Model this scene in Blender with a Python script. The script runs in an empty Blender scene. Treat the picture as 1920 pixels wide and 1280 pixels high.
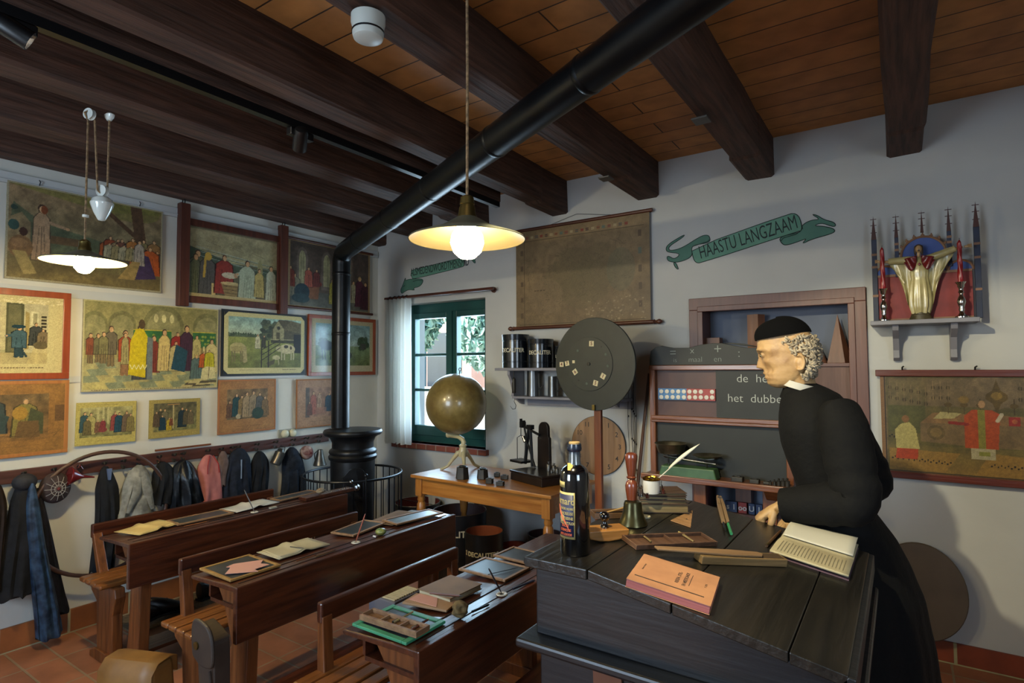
import bpy, bmesh, math, random
import numpy as np
from mathutils import Matrix, Vector, Euler
PI = math.pi
SC = bpy.context.scene
COL = SC.collection
R = math.radians
# ---------------------------------------------------------------- camera
FPX, YAW, PIT, ROL, CH = 1080.0, .5938, .0435, -.0054, 1.5
WY, WX = 3.69, -3.98          # inner faces of the back wall and of the left wall
_f = Vector((-math.sin(YAW)*math.cos(PIT), math.cos(YAW)*math.cos(PIT), math.sin(PIT)))
_r = Vector((math.cos(YAW), math.sin(YAW), 0)); _u = _r.cross(_f)
_r, _u = _r*math.cos(ROL)+_u*math.sin(ROL), -_r*math.sin(ROL)+_u*math.cos(ROL)
cam = bpy.data.cameras.new('camera'); co = bpy.data.objects.new('camera', cam); COL.objects.link(co)
co.matrix_world = Matrix(((_r.x, _u.x, -_f.x, 0), (_r.y, _u.y, -_f.y, 0), (_r.z, _u.z, -_f.z, CH), (0, 0, 0, 1)))
cam.sensor_width = 36; cam.lens = 36*FPX/1920; cam.clip_start = .02; cam.clip_end = 200
SC.camera = co
def ray(x, y): return (x-960)*_r-(y-640)*_u+FPX*_f
def PZ(x, y, z): d = ray(x, y); return Vector((0, 0, CH))+d*((z-CH)/d.z)
def PY(x, y, v=WY): d = ray(x, y); return Vector((0, 0, CH))+d*(v/d.y)
def PX(x, y, v=WX): d = ray(x, y); return Vector((0, 0, CH))+d*(v/d.x)
# ---------------------------------------------------------------- colour management, sky, sun, daylight
SC.view_settings.view_transform = 'Standard'; SC.view_settings.look = 'None'
SC.view_settings.exposure = 1.3; SC.view_settings.gamma = 1
SC.cycles.use_denoising = True
SC.cycles.max_bounces = 8; SC.cycles.diffuse_bounces = 4; SC.cycles.glossy_bounces = 3
SC.cycles.transmission_bounces = 6; SC.cycles.transparent_max_bounces = 12
SC.cycles.sample_clamp_indirect = 4; SC.cycles.caustics_reflective = False; SC.cycles.caustics_refractive = False
def lin(h):
    if isinstance(h, str):
        h = h.lstrip('#'); h = [int(h[i:i+2], 16)/255 for i in (0, 2, 4)]
    return tuple(c/12.92 if c <= .04045 else ((c+.055)/1.055)**2.4 for c in h)
w = bpy.data.worlds.new('sky'); SC.world = w; w.use_nodes = True
_n = w.node_tree.nodes; _sky = _n.new('ShaderNodeTexSky'); _sky.sky_type = 'NISHITA'; _sky.sun_disc = False
_sky.sun_elevation = R(50); _sky.sun_rotation = R(200)
w.node_tree.links.new(_sky.outputs[0], _n['Background'].inputs[0]); _n['Background'].inputs[1].default_value = .35
def light(name, kind, loc, energy, color, target=None, **kw):
    L = bpy.data.lights.new(name, kind); L.energy = energy; L.color = color
    for k, v in kw.items(): setattr(L, k, v)
    o = bpy.data.objects.new(name, L); COL.objects.link(o); o.location = loc
    if target is not None: o.rotation_euler = (Vector(target)-Vector(loc)).to_track_quat('-Z', 'Y').to_euler()
    return o
light('sun', 'SUN', (0, 0, 10), 9, (1, .95, .86), target=(.25*10, .6*10, 10-8.5), angle=R(1))
# daylight coming in through the two windows of the wall behind the camera (built below as window_2 and window_3) and the back window
light('daylight_south', 'AREA', (-1.9, -1.62, 1.65), 30, (.62, .80, 1.0), target=(-1.9, 2, 1.45), shape='RECTANGLE', size=1.2, size_y=1.3)
light('daylight_east', 'AREA', (1.72, -.3, 1.75), 14, (.66, .82, 1.0), target=(-1.9, 1.4, 1.2), shape='RECTANGLE', size=1.0, size_y=1.2)
light('daylight_window', 'AREA', (-3.2, 3.96, 1.48), 20, (.55, .78, 1.0), target=(-3.1, 0, 1.05), shape='RECTANGLE', size=.9, size_y=1.1)
# ---------------------------------------------------------------- mesh helpers
class MB:
    def __init__(s, M=None): s.v = []; s.f = []; s.M = M or Matrix()
    def add(s, vs, fs, M=None):
        b = len(s.v); T = s.M @ M if M is not None else s.M
        s.v += [T @ Vector(p) for p in vs]; s.f += [tuple(i+b for i in q) for q in fs]; return s
    def box(s, x0, x1, y0, y1, z0, z1, M=None):
        return s.add([(x, y, z) for z in (z0, z1) for y in (y0, y1) for x in (x0, x1)],
                     [(0, 2, 3, 1), (4, 5, 7, 6), (0, 1, 5, 4), (2, 6, 7, 3), (0, 4, 6, 2), (1, 3, 7, 5)], M)
    def cb(s, cx, cy, cz, sx, sy, sz, M=None): return s.box(cx-sx/2, cx+sx/2, cy-sy/2, cy+sy/2, cz-sz/2, cz+sz/2, M)
    def prism(s, poly, a, b, axis='z', M=None):
        n = len(poly)
        mk = {'z': lambda p, h: (p[0], p[1], h), 'y': lambda p, h: (p[0], h, p[1]), 'x': lambda p, h: (h, p[0], p[1])}[axis]
        return s.add([mk(p, a) for p in poly]+[mk(p, b) for p in poly],
                     [tuple(range(n)), tuple(range(n, 2*n))]+[(i, (i+1) % n, (i+1) % n+n, i+n) for i in range(n)], M)
    def lathe(s, prof, c=(0, 0, 0), n=24, M=None, sx=1, sy=1, cap=True):
        vs = []; fs = []; c = Vector(c)
        for r, z in prof:
            vs += [c+Vector((r*sx*math.cos(2*PI*k/n), r*sy*math.sin(2*PI*k/n), z)) for k in range(n)]
        m = len(prof)
        for i in range(m-1): fs += [(i*n+k, i*n+(k+1) % n, (i+1)*n+(k+1) % n, (i+1)*n+k) for k in range(n)]
        if cap and prof[0][0] > 1e-5: fs.append(tuple(range(n)))
        if cap and prof[-1][0] > 1e-5: fs.append(tuple(range((m-1)*n, m*n)))
        return s.add(vs, fs, M)
    def tube(s, pts, r, n=8, closed=False, M=None, flat=1.0):
        pts = [Vector(p) for p in pts]; m = len(pts); vs = []; fs = []; up = None
        for i, p in enumerate(pts):
            a = pts[i-1] if (i or closed) else p; b = pts[(i+1) % m] if (i < m-1 or closed) else p
            t = (b-a).normalized()
            if up is None:
                up = Vector((0, 0, 1)) if abs(t.z) < .9 else Vector((1, 0, 0))
            x = t.cross(up); x = x.normalized() if x.length > 1e-6 else t.orthogonal().normalized()
            y = x.cross(t).normalized(); up = y
            rr = r[i] if isinstance(r, (list, tuple)) else r
            vs += [p+x*(rr*math.cos(2*PI*k/n))+y*(rr*flat*math.sin(2*PI*k/n)) for k in range(n)]
        for i in range(m if closed else m-1):
            j = (i+1) % m; fs += [(i*n+k, i*n+(k+1) % n, j*n+(k+1) % n, j*n+k) for k in range(n)]
        if not closed: fs += [tuple(range(n)), tuple(range((m-1)*n, m*n))]
        return s.add(vs, fs, M)
    def ball(s, c, r, nu=16, nv=10, M=None):
        rx, ry, rz = r if isinstance(r, (tuple, list)) else (r, r, r); vs = [(c[0], c[1], c[2]-rz)]; fs = []
        for i in range(1, nv):
            t = -PI/2+PI*i/nv
            vs += [(c[0]+rx*math.cos(t)*math.cos(2*PI*k/nu), c[1]+ry*math.cos(t)*math.sin(2*PI*k/nu), c[2]+rz*math.sin(t)) for k in range(nu)]
        vs.append((c[0], c[1], c[2]+rz)); L = len(vs)-1
        for k in range(nu):
            k2 = (k+1) % nu; fs += [(0, 1+k2, 1+k), (L, L-nu+k, L-nu+k2)]
            for i in range(nv-2): fs.append((1+i*nu+k, 1+i*nu+k2, 1+(i+1)*nu+k2, 1+(i+1)*nu+k))
        return s.add(vs, fs, M)
    def grid(s, fn, nu, nv, M=None, closeu=False):
        vs = [fn(i/(nu if closeu else nu-1), j/(nv-1)) for j in range(nv) for i in range(nu)]
        fs = [(j*nu+i, j*nu+(i+1) % nu, (j+1)*nu+(i+1) % nu, (j+1)*nu+i) for j in range(nv-1) for i in range(nu if closeu else nu-1)]
        return s.add(vs, fs, M)
    def build(s, name, m, parent=None, smooth=False, bevel=0, world=False, label=None, loc=None, solid=0, sub=0):
        vs = s.v
        if parent is not None and world:
            I = WM[parent.name].inverted(); vs = [I @ p for p in vs]
        o_loc = None
        if parent is None:
            if loc is None:
                xs = [p.x for p in vs]; ys = [p.y for p in vs]; zs = [p.z for p in vs]
                loc = Vector(((min(xs)+max(xs))/2, (min(ys)+max(ys))/2, min(zs)))
            loc = Vector(loc); vs = [p-loc for p in vs]; o_loc = loc
        me = bpy.data.meshes.new(name); me.from_pydata([tuple(p) for p in vs], [], s.f); me.validate()
        bm = bmesh.new(); bm.from_mesh(me); bmesh.ops.recalc_face_normals(bm, faces=bm.faces); bm.to_mesh(me); bm.free()
        me.materials.append(m)
        if smooth:
            me.polygons.foreach_set('use_smooth', [True]*len(me.polygons)); me.set_sharp_from_angle(angle=R(42))
        o = bpy.data.objects.new(name, me); COL.objects.link(o)
        if parent is not None: o.parent = parent; WM[o.name] = WM[parent.name]
        else: o.location = o_loc; WM[o.name] = Matrix.Translation(o_loc)
        if solid:
            md = o.modifiers.new('s', 'SOLIDIFY'); md.thickness = solid; md.offset = 0
        if sub:
            md = o.modifiers.new('u', 'SUBSURF'); md.levels = sub; md.render_levels = sub
        if bevel:
            md = o.modifiers.new('b', 'BEVEL'); md.width = bevel; md.segments = 2; md.limit_method = 'ANGLE'; md.angle_limit = R(40)
        if label: o['label'] = label
        return o
WM = {}
def tag(o, label, cat, group=None):
    o['label'] = label; o['category'] = cat
    if group: o['group'] = group
    return o
def thing(name, label, cat, loc=(0, 0, 0), rz=0, group=None):
    o = bpy.data.objects.new(name, None); COL.objects.link(o); o.empty_display_size = .1
    o.location = loc; o.rotation_euler = (0, 0, rz); WM[o.name] = Matrix.Translation(Vector(loc)) @ Matrix.Rotation(rz, 4, 'Z')
    return tag(o, label, cat, group)
def struct(name, mb, m, **kw):
    o = mb.build(name, m, **kw)
    if kw.get('parent') is None: o['kind'] = 'structure'
    return o
def dup(root, loc, rz, label, group=None):
    r = root.copy(); COL.objects.link(r); r.location = loc; r.rotation_euler = (0, 0, rz); r['label'] = label
    if group: r['group'] = group
    for ch in list(root.children):
        c = ch.copy(); COL.objects.link(c); c.parent = r
        for g in list(ch.children):
            d = g.copy(); COL.objects.link(d); d.parent = c
    return r
def chaikin(P, it=2):
    for _ in range(it):
        n = len(P); P = [q for i in range(n) for q in ((P[i][0]*.75+P[(i+1) % n][0]*.25, P[i][1]*.75+P[(i+1) % n][1]*.25), (P[i][0]*.25+P[(i+1) % n][0]*.75, P[i][1]*.25+P[(i+1) % n][1]*.75))]
    return P
def TR(x=0, y=0, z=0, rx=0, ry=0, rz=0, s=1): return Matrix.Translation((x, y, z)) @ Euler((rx, ry, rz)).to_matrix().to_4x4() @ Matrix.Scale(s, 4)
def text_mb(txt, size, M, ext=.0006, bend=None, mb=None, sx=1.0, bold=0.0):
    """raised lettering; its plane is local XY of M, centred; bend=radius wraps it round a vertical cylinder (M places the cylinder's axis)"""
    cu = bpy.data.curves.new('t', 'FONT'); cu.body = txt; cu.size = size; cu.extrude = ext; cu.align_x = 'CENTER'; cu.align_y = 'CENTER'; cu.resolution_u = 3; cu.offset = bold
    ob = bpy.data.objects.new('t', cu); COL.objects.link(ob)
    dg = bpy.context.evaluated_depsgraph_get(); me = bpy.data.meshes.new_from_object(ob.evaluated_get(dg))
    vs = [Vector((v.co.x*sx, v.co.y, v.co.z)) for v in me.vertices]; fs = [tuple(p.vertices) for p in me.polygons]
    bpy.data.objects.remove(ob); bpy.data.curves.remove(cu); bpy.data.meshes.remove(me)
    if bend: vs = [Vector((math.sin(v.x/bend)*(bend+v.z), -math.cos(v.x/bend)*(bend+v.z), v.y)) for v in vs]
    mb = mb or MB(); mb.add(vs, fs, M); return mb
# ---------------------------------------------------------------- materials
MATS = {}
def mat(name, c1, c2=None, rough=.55, metal=0, scale=6, stretch=(1, 1, 1), bump=0, spec=.5, detail=4, lo=.35, hi=.65, emit=0, coat=0, trans=0, sss=0, bscale=None):
    if name in MATS: return MATS[name]
    m = bpy.data.materials.new(name); m.use_nodes = True; nt = m.node_tree; N = nt.nodes; Lk = nt.links; b = N['Principled BSDF']
    b.inputs['Roughness'].default_value = rough; b.inputs['Metallic'].default_value = metal
    b.inputs['Specular IOR Level'].default_value = spec; b.inputs['Coat Weight'].default_value = coat; b.inputs['Coat Roughness'].default_value = .15
    b.inputs['Base Color'].default_value = (*lin(c1), 1)
    if trans: b.inputs['Transmission Weight'].default_value = trans
    if c2 or bump:
        tc = N.new('ShaderNodeTexCoord'); mp = N.new('ShaderNodeMapping'); mp.inputs['Scale'].default_value = stretch
        Lk.new(tc.outputs['Object'], mp.inputs[0]); nz = N.new('ShaderNodeTexNoise'); nz.inputs['Scale'].default_value = scale
        nz.inputs['Detail'].default_value = detail; Lk.new(mp.outputs[0], nz.inputs[0])
    if c2:
        rp = N.new('ShaderNodeValToRGB'); rp.color_ramp.elements[0].position = lo; rp.color_ramp.elements[1].position = hi
        rp.color_ramp.elements[0].color = (*lin(c1), 1); rp.color_ramp.elements[1].color = (*lin(c2), 1)
        Lk.new(nz.outputs[0], rp.inputs[0]); Lk.new(rp.outputs[0], b.inputs['Base Color'])
    if bump:
        src = nz
        if bscale:
            src = N.new('ShaderNodeTexNoise'); src.inputs['Scale'].default_value = bscale; Lk.new(mp.outputs[0], src.inputs[0])
        bp = N.new('ShaderNodeBump'); bp.inputs['Strength'].default_value = bump; bp.inputs['Distance'].default_value = .01
        Lk.new(src.outputs[0], bp.inputs['Height']); Lk.new(bp.outputs[0], b.inputs['Normal'])
    if emit:
        b.inputs['Emission Color'].default_value = (*lin(c1), 1); b.inputs['Emission Strength'].default_value = emit
    MATS[name] = m; return m
def wood(name, c1, c2, axis='y', rough=.4, bump=.25, scale=5, coat=0, spec=.5):
    st = {'x': (.7, 9, 9), 'y': (9, .7, 9), 'z': (9, 9, .7)}[axis]
    return mat(name, c1, c2, rough=rough, scale=scale, stretch=st, bump=bump, lo=.3, hi=.7, coat=coat, detail=6, spec=spec)
def tilemat(name, c1, c2, mortar, bw, bh, vec, ms=.012, offset=.5, rough=.6, bump=.3, sq=None, extra=None):
    """brick pattern; vec: which object axes feed the pattern, e.g. 'xy','yz','xz'"""
    m = bpy.data.materials.new(name); m.use_nodes = True; nt = m.node_tree; N = nt.nodes; Lk = nt.links; b = N['Principled BSDF']
    tc = N.new('ShaderNodeTexCoord'); sp = N.new('ShaderNodeSeparateXYZ'); cm = N.new('ShaderNodeCombineXYZ'); Lk.new(tc.outputs['Object'], sp.inputs[0])
    Lk.new(sp.outputs['xyz'.index(vec[0])], cm.inputs[0]); Lk.new(sp.outputs['xyz'.index(vec[1])], cm.inputs[1])
    br = N.new('ShaderNodeTexBrick'); br.offset = offset; br.inputs['Scale'].default_value = 1; br.inputs['Brick Width'].default_value = bw; br.inputs['Row Height'].default_value = bh
    br.inputs['Mortar Size'].default_value = ms; br.inputs['Mortar Smooth'].default_value = .3; br.inputs['Bias'].default_value = 0
    br.inputs['Color1'].default_value = (*lin(c1), 1); br.inputs['Color2'].default_value = (*lin(c2), 1); br.inputs['Mortar'].default_value = (*lin(mortar), 1)
    Lk.new(cm.outputs[0], br.inputs['Vector'])
    nz = N.new('ShaderNodeTexNoise'); nz.inputs['Scale'].default_value = 7; nz.inputs['Detail'].default_value = 6; Lk.new(tc.outputs['Object'], nz.inputs[0])
    mx = N.new('ShaderNodeMix'); mx.data_type = 'RGBA'; mx.blend_type = 'MULTIPLY'; mx.inputs[0].default_value = .55
    rp = N.new('ShaderNodeValToRGB'); rp.color_ramp.elements[0].color = (.35, .33, .3, 1); rp.color_ramp.elements[0].position = .3; rp.color_ramp.elements[1].position = .65
    Lk.new(nz.outputs[0], rp.inputs[0]); Lk.new(br.outputs[0], mx.inputs[6]); Lk.new(rp.outputs[0], mx.inputs[7]); Lk.new(mx.outputs[2], b.inputs['Base Color'])
    bp = N.new('ShaderNodeBump'); bp.inputs['Strength'].default_value = bump; bp.inputs['Distance'].default_value = .006; bp.invert = True
    Lk.new(br.outputs[1], bp.inputs['Height']); Lk.new(bp.outputs[0], b.inputs['Normal']); b.inputs['Roughness'].default_value = rough
    MATS[name] = m; return m
def glassmat(name, tint=(1, 1, 1), refl=.12):
    m = bpy.data.materials.new(name); m.use_nodes = True; nt = m.node_tree; N = nt.nodes; Lk = nt.links; N.remove(N['Principled BSDF'])
    a = N.new('ShaderNodeBsdfTransparent'); a.inputs[0].default_value = (*tint, 1); g = N.new('ShaderNodeBsdfGlossy'); g.inputs['Roughness'].default_value = .03
    mx = N.new('ShaderNodeMixShader'); lw = N.new('ShaderNodeLayerWeight'); lw.inputs[0].default_value = refl
    Lk.new(lw.outputs['Fresnel'], mx.inputs[0]); Lk.new(a.outputs[0], mx.inputs[1]); Lk.new(g.outputs[0], mx.inputs[2]); Lk.new(mx.outputs[0], N['Material Output'].inputs[0])
    MATS[name] = m; return m
oak = wood('desk_wood', '#2a1008', '#4f2612', 'y', rough=.34, coat=.45)
oakz = wood('desk_wood_upright', '#4a260f', '#764420', 'z', rough=.4, coat=.15)
beamw = wood('old_beam', '#2c1a10', '#54382a', 'y', rough=.75, bump=.9)
pine = wood('table_pine', '#8a5420', '#ac7436', 'x', rough=.35, coat=.3)
pinez = wood('table_pine_upright', '#8a5420', '#ac7436', 'z', rough=.35, coat=.3)
blackw = wood('black_painted_wood', '#080b0f', '#0d1015', 'x', rough=.46, bump=.18, coat=.1)
blacktop = wood('black_worn_top', '#0d0c09', '#1a1712', 'y', rough=.36, bump=.3, coat=.15)
white = mat('white_paint', '#c9c9c6', rough=.5)
iron = mat('black_iron', '#0c0d10', '#17191d', rough=.38, metal=.3, scale=20, bump=.1)
darkiron = mat('dark_iron', '#26241f', '#3b3730', rough=.5, metal=.5, scale=20, bump=.1)
steel = mat('steel', '#9a9a98', rough=.25, metal=1)
brass = mat('brass', '#7a6a3a', '#4e452a', rough=.35, metal=.9, scale=9)
paper = mat('paper', '#b9ae90', '#a89a78', rough=.8, scale=5)
# ================================================================ the room
plaster = mat('plaster', '#a9aaa8', '#b4b4b0', rough=.85, scale=1.6, bump=.25, bscale=14)
plaster_l = mat('plaster_left', '#b6b4aa', '#c2c0b6', rough=.8, scale=1.6, bump=.25, bscale=14)
X1, Y0 = 1.75, -1.6           # hidden wall faces (right of and behind the camera)
CZ = 2.86
fl = tilemat('floor_tiles', '#a2694a', '#8c5a40', '#8f7c62', .32, .155, 'xy', ms=.006, offset=0, rough=.42, bump=.35)
mb = MB(); mb.box(WX-.3, X1+.3, Y0-.3, WY+.35, -.1, 0); struct('floor', mb, fl)
mb = MB(); mb.box(WX-.3, WX, Y0, WY+.35, 0, 3); struct('wall_left', mb, plaster_l)
# right wall with a window opening (east)
mb = MB(); yw0, yw1, zw0, zw1 = -.8, .2, 1.1, 2.3
mb.box(X1, X1+.3, Y0, yw0, 0, 3).box(X1, X1+.3, yw1, WY+.35, 0, 3).box(X1, X1+.3, yw0, yw1, 0, zw0).box(X1, X1+.3, yw0, yw1, zw1, 3); struct('wall_right', mb, plaster)
mb = MB(); xw0, xw1 = -2.5, -1.3
mb.box(WX-.3, xw0, Y0-.3, Y0, 0, 3).box(xw1, X1+.3, Y0-.3, Y0, 0, 3).box(xw0, xw1, Y0-.3, Y0, 0, 1.0).box(xw0, xw1, Y0-.3, Y0, 2.3, 3); struct('wall_front', mb, plaster)
# back wall: window opening, cabinet niche
a = PY(770, 570); b = PY(910, 838)
WX0, WX1, WZ0, WZ1 = -3.72, b.x+.005, .845, 2.055
NX0, NX1, NZ1 = -1.04, -.225, 1.86
ND = .16
mb = MB()
for q in ((WX-.3, WX0, 0, 3), (WX0, WX1, 0, WZ0), (WX0, WX1, WZ1, 3), (WX1, NX0, 0, 3), (NX0, NX1, NZ1, 3), (NX1, X1+.3, 0, 3)):
    mb.box(q[0], q[1], WY, WY+.35, q[2], q[3])
struct('wall_back', mb, plaster)
bluew = mat('blue_grey_paint', '#575f70', '#61697a', rough=.8, scale=3)
mb = MB(); mb.box(NX0, NX1, WY+ND, WY+ND+.1, 0, NZ1); o = struct('wall_niche', mb, bluew)
# ceiling
m = tilemat('ceiling_planks', '#bd8346', '#a9713a', '#3e2814', 9, .155, 'xy', ms=.004, offset=.5, rough=.65, bump=.5)
mb = MB(); mb.box(WX-.3, X1+.3, Y0-.3, WY+.35, CZ, CZ+.3); struct('ceiling', mb, m)
rnd = random.Random(4)
BX = [(-.03, .125), (-.755, -.6), (-1.46, -1.31), (-2.13, -1.995), (-2.88, -2.71), (-3.5, -3.31), (-3.98, -3.87), (.74, .9)]
for i, (x0, x1) in enumerate(BX):
    nseg = 14; zb = 2.625-.01*(i % 3 == 0); mb = MB(); pr = []
    ysts = [Y0+(WY-.0-Y0)*k/nseg for k in range(nseg+1)]
    yn = WY-.38-(.05*(i % 3))
    def ring(y):
        j = lambda: rnd.uniform(-.006, .006); lo = zb+(.0 if y > yn else .012)
        return [(x0+j(), y, CZ), (x0+j(), y, lo+.012), (x0+.012, y, lo+j()*.5), (x1-.012, y, lo+j()*.5), (x1+j(), y, lo+.012), (x1+j(), y, CZ)]
    ys = sorted(set([y for y in ysts if abs(y-yn) > .12]+[yn-.005, yn+.03])); vs = []; fs = []
    for y in ys: vs += ring(y)
    for k in range(len(ys)-1): fs += [(k*6+q, k*6+(q+1) % 6, (k+1)*6+(q+1) % 6, (k+1)*6+q) for q in range(6)]
    fs += [tuple(range(6)), tuple(range(len(vs)-6, len(vs)))]
    mb.add(vs, fs); struct('trim_%d' % (i+1), mb, beamw)
for i, (x_, y_) in enumerate(((-.72, 2.62), (-1.42, 3.12))):
    s_ = MB(); s_.box(x_-.035, x_+.035, y_-.05, y_+.03, 2.606, 2.6145); s_.build('strap_plate', mat('plate_grey', '#5a5a58', rough=.5, metal=.5), bevel=.002)['kind'] = 'structure'
# skirting tiles
sk = tilemat('skirting_tiles', '#8a5026', '#96582e', '#a39a78', .31, 1, 'yz', ms=.008, offset=0, bump=.3)
mb = MB(); mb.box(WX, WX+.015, Y0, WY, 0, .13); struct('baseboard_left', mb, sk)
fx1r = -.145
sk2 = tilemat('skirting_tiles_back', '#7c3518', '#8a4020', '#a39a70', .31, 1, 'xz', ms=.008, offset=0, bump=.3)
mb = MB(); mb.box(fx1r, X1, WY-.015, WY, 0, .105); struct('baseboard_back', mb, sk2)
pale = mat('pale_cream_paint', '#b3ad94', '#a49e86', rough=.7, scale=5)
mb = MB(); mb.box(WX+.02, -1.12, WY-.02, WY, 0, .14); struct('baseboard_window', mb, pale)
# picture rails and battens on the left wall
rail = mat('rail_white', '#aeb0ae', rough=.6)
k = 9
for zc, hh, dep, y0, y1 in ((2.535, .06, .018, Y0, WY-.02), (1.935, .05, .010, Y0, WY-.12), (1.44, .035, .010, Y0, WY-.12)):
    mb = MB(); mb.box(WX, WX+dep, y0, y1, zc-hh/2, zc+hh/2)
    if zc > 2: mb.tube([(WX+.021, y0, zc-.012), (WX+.021, y1, zc-.012)], .003, 6)
    struct('trim_%d' % k, mb, rail); k += 1
# ---- window_1 (back wall), dark green frame, casements, glass
green = mat('window_green', '#123a38', '#184844', rough=.4, scale=4)
glass = glassmat('window_glass', (.96, .99, 1), .1)
FY0, FY1 = WY+.10, WY+.16
LX = PY(768, 700, FY0).x                                       # left edge of the green frame
mb = MB(); fr = .05
mb.box(WX0, LX+fr, FY0, FY1, WZ0, WZ1).box(WX1-fr*.5, WX1, FY0, FY1, WZ0, WZ1).box(LX+fr, WX1-fr*.5, FY0, FY1, WZ1-.08, WZ1).box(LX+fr, WX1-fr*.5, FY0, FY1, WZ0, WZ0+.06)
wf = struct('window_1', mb, green, bevel=.004)
def casement(x0, x1, nm):
    z0, z1 = WZ0+.06, WZ1-.08; st = .055; m2 = MB()
    m2.box(x0, x0+st, FY0-.02, FY1-.02, z0, z1).box(x1-st, x1, FY0-.02, FY1-.02, z0, z1).box(x0+st, x1-st, FY0-.02, FY1-.02, z0, z0+.085).box(x0+st, x1-st, FY0-.02, FY1-.02, z1-.05, z1)
    for t in (.33, .66):
        zz = z0+.085+(z1-.05-z0-.085)*t; m2.box(x0+st, x1-st, FY0-.01, FY1-.03, zz-.012, zz+.012)
    o = m2.build(nm, green, wf, world=True, bevel=.003)
    g = MB(); g.box(x0+st-.005, x1-st+.005, FY0+.008, FY0+.012, z0+.08, z1-.045); g.build('pane', glass, o, world=True)
xm = PY(849, 700, FY0).x
casement(LX+fr*.6, xm-.004, 'casement'); casement(xm+.004, WX1-fr*.3, 'casement')
MB().box(xm-.018, xm+.018, FY0-.035, FY0-.02, WZ0+.06, WZ1-.08).build('meeting_bead', green, wf, world=True)
rodw = wood('rod_wood', '#3a1c14', '#54291c', 'x', rough=.35, coat=.3)
ra, rb_ = PY(722, 559, WY-.08), PY(925, 541, WY-.08); ra = Vector((ra.x, WY-.08, 2.108)); rb_ = Vector((rb_.x, WY-.08, 2.108))
t = thing('curtain_rod', 'dark wooden curtain rod with turned ends above the window', 'curtain rod', ((ra.x+rb_.x)/2, WY, 2.1))
MB().tube([ra, rb_], .0125, 14).build('rod', rodw, t, smooth=True, world=True)
for e_, s_ in ((ra, -1), (rb_, 1)):
    MB(Matrix.Translation(e_) @ Matrix.Rotation(R(90)*s_, 4, 'Y')).lathe([(.0125, -.05), (.02, -.045), (.022, -.03), (.016, -.02), (.022, -.005), (.018, .01), (.012, .02), (.02, .03), (.02, .042), (.008, .05), (0, .052)], (0, 0, 0), 18).build('finial', rodw, t, smooth=True)
    MB().tube([(e_.x-s_*.05, WY-.08, 2.108), (e_.x-s_*.05, WY, 2.108)], .009, 8).lathe([(.024, 0), (.022, .012)], (0, 0, 0), 14, M=Matrix.Translation((e_.x-s_*.05, WY, 2.108)) @ Matrix.Rotation(R(90), 4, 'X')).build('bracket', rodw, t, world=True)
cux0, cux1, cuz = PY(722, 700, WY-.07).x, PY(768, 700, WY-.07).x, PY(740, 830, WY-.07).z
cm = mat('curtain_cotton', '#e0dccf', rough=.9, scale=40); cm.node_tree.nodes['Principled BSDF'].inputs['Subsurface Weight'].default_value = 0
_nt = cm.node_tree; _tl = _nt.nodes.new('ShaderNodeBsdfTranslucent'); _tl.inputs[0].default_value = (.72, .72, .70, 1); _mx = _nt.nodes.new('ShaderNodeMixShader'); _mx.inputs[0].default_value = .6
_nt.links.new(_nt.nodes['Principled BSDF'].outputs[0], _mx.inputs[1]); _nt.links.new(_tl.outputs[0], _mx.inputs[2]); _nt.links.new(_mx.outputs[0], _nt.nodes['Material Output'].inputs[0])
t = thing('curtain', 'off white cotton curtain drawn to the left side of the window', 'curtain', ((cux0+cux1)/2, WY-.07, cuz))
MB().grid(lambda u, v: (cux0+(cux1-cux0)*(u+.012*math.sin(7*u+4*v)), WY-.075+.022*math.sin(u*2*PI*6.2+.8*math.sin(3*v))+.008*math.sin(u*40), cuz+(2.098-cuz)*v+.008*math.sin(u*30)*(v < .02)), 120, 24).build('cloth', cm, t, world=True, smooth=True)
for k_ in range(5):
    x_ = cux0+(cux1-cux0)*(.25+.17*k_); MB().tube([(x_+.004*math.sin(k_), WY-.08+.021*math.cos(a_*PI/8), 2.102+.021*math.sin(a_*PI/8)) for a_ in range(16)], .0028, 6, closed=True).build('curtain_ring', MATS['black_iron'], t, world=True)
sill = tilemat('sill_bricks', '#7d4033', '#6b352b', '#8a7a6a', .11, 9, 'xy', ms=.006, offset=0, bump=.4)
mb = MB(); mb.box(WX0-.04, WX1+.03, WY-.04, FY0, WZ0-.045, WZ0); struct('trim_%d' % k, mb, sill, bevel=.004); k += 1
# windows behind the camera
for nm, bx in (('window_2', (xw0, xw1, Y0-.16, Y0-.12, 1.0, 2.3)), ('window_3', (X1+.12, X1+.16, yw0, yw1, zw0, zw1))):
    m2 = MB(); x0, x1, y0, y1, z0, z1 = bx; t = .05
    m2.box(x0, x1, y0, y1, z0, z0+t).box(x0, x1, y0, y1, z1-t, z1)
    if nm == 'window_2': m2.box(x0, x0+t, y0, y1, z0+t, z1-t).box(x1-t, x1, y0, y1, z0+t, z1-t)
    else: m2.box(x0, x1, y0, y0+t, z0+t, z1-t).box(x0, x1, y1-t, y1, z0+t, z1-t)
    struct(nm, m2, green)
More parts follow.
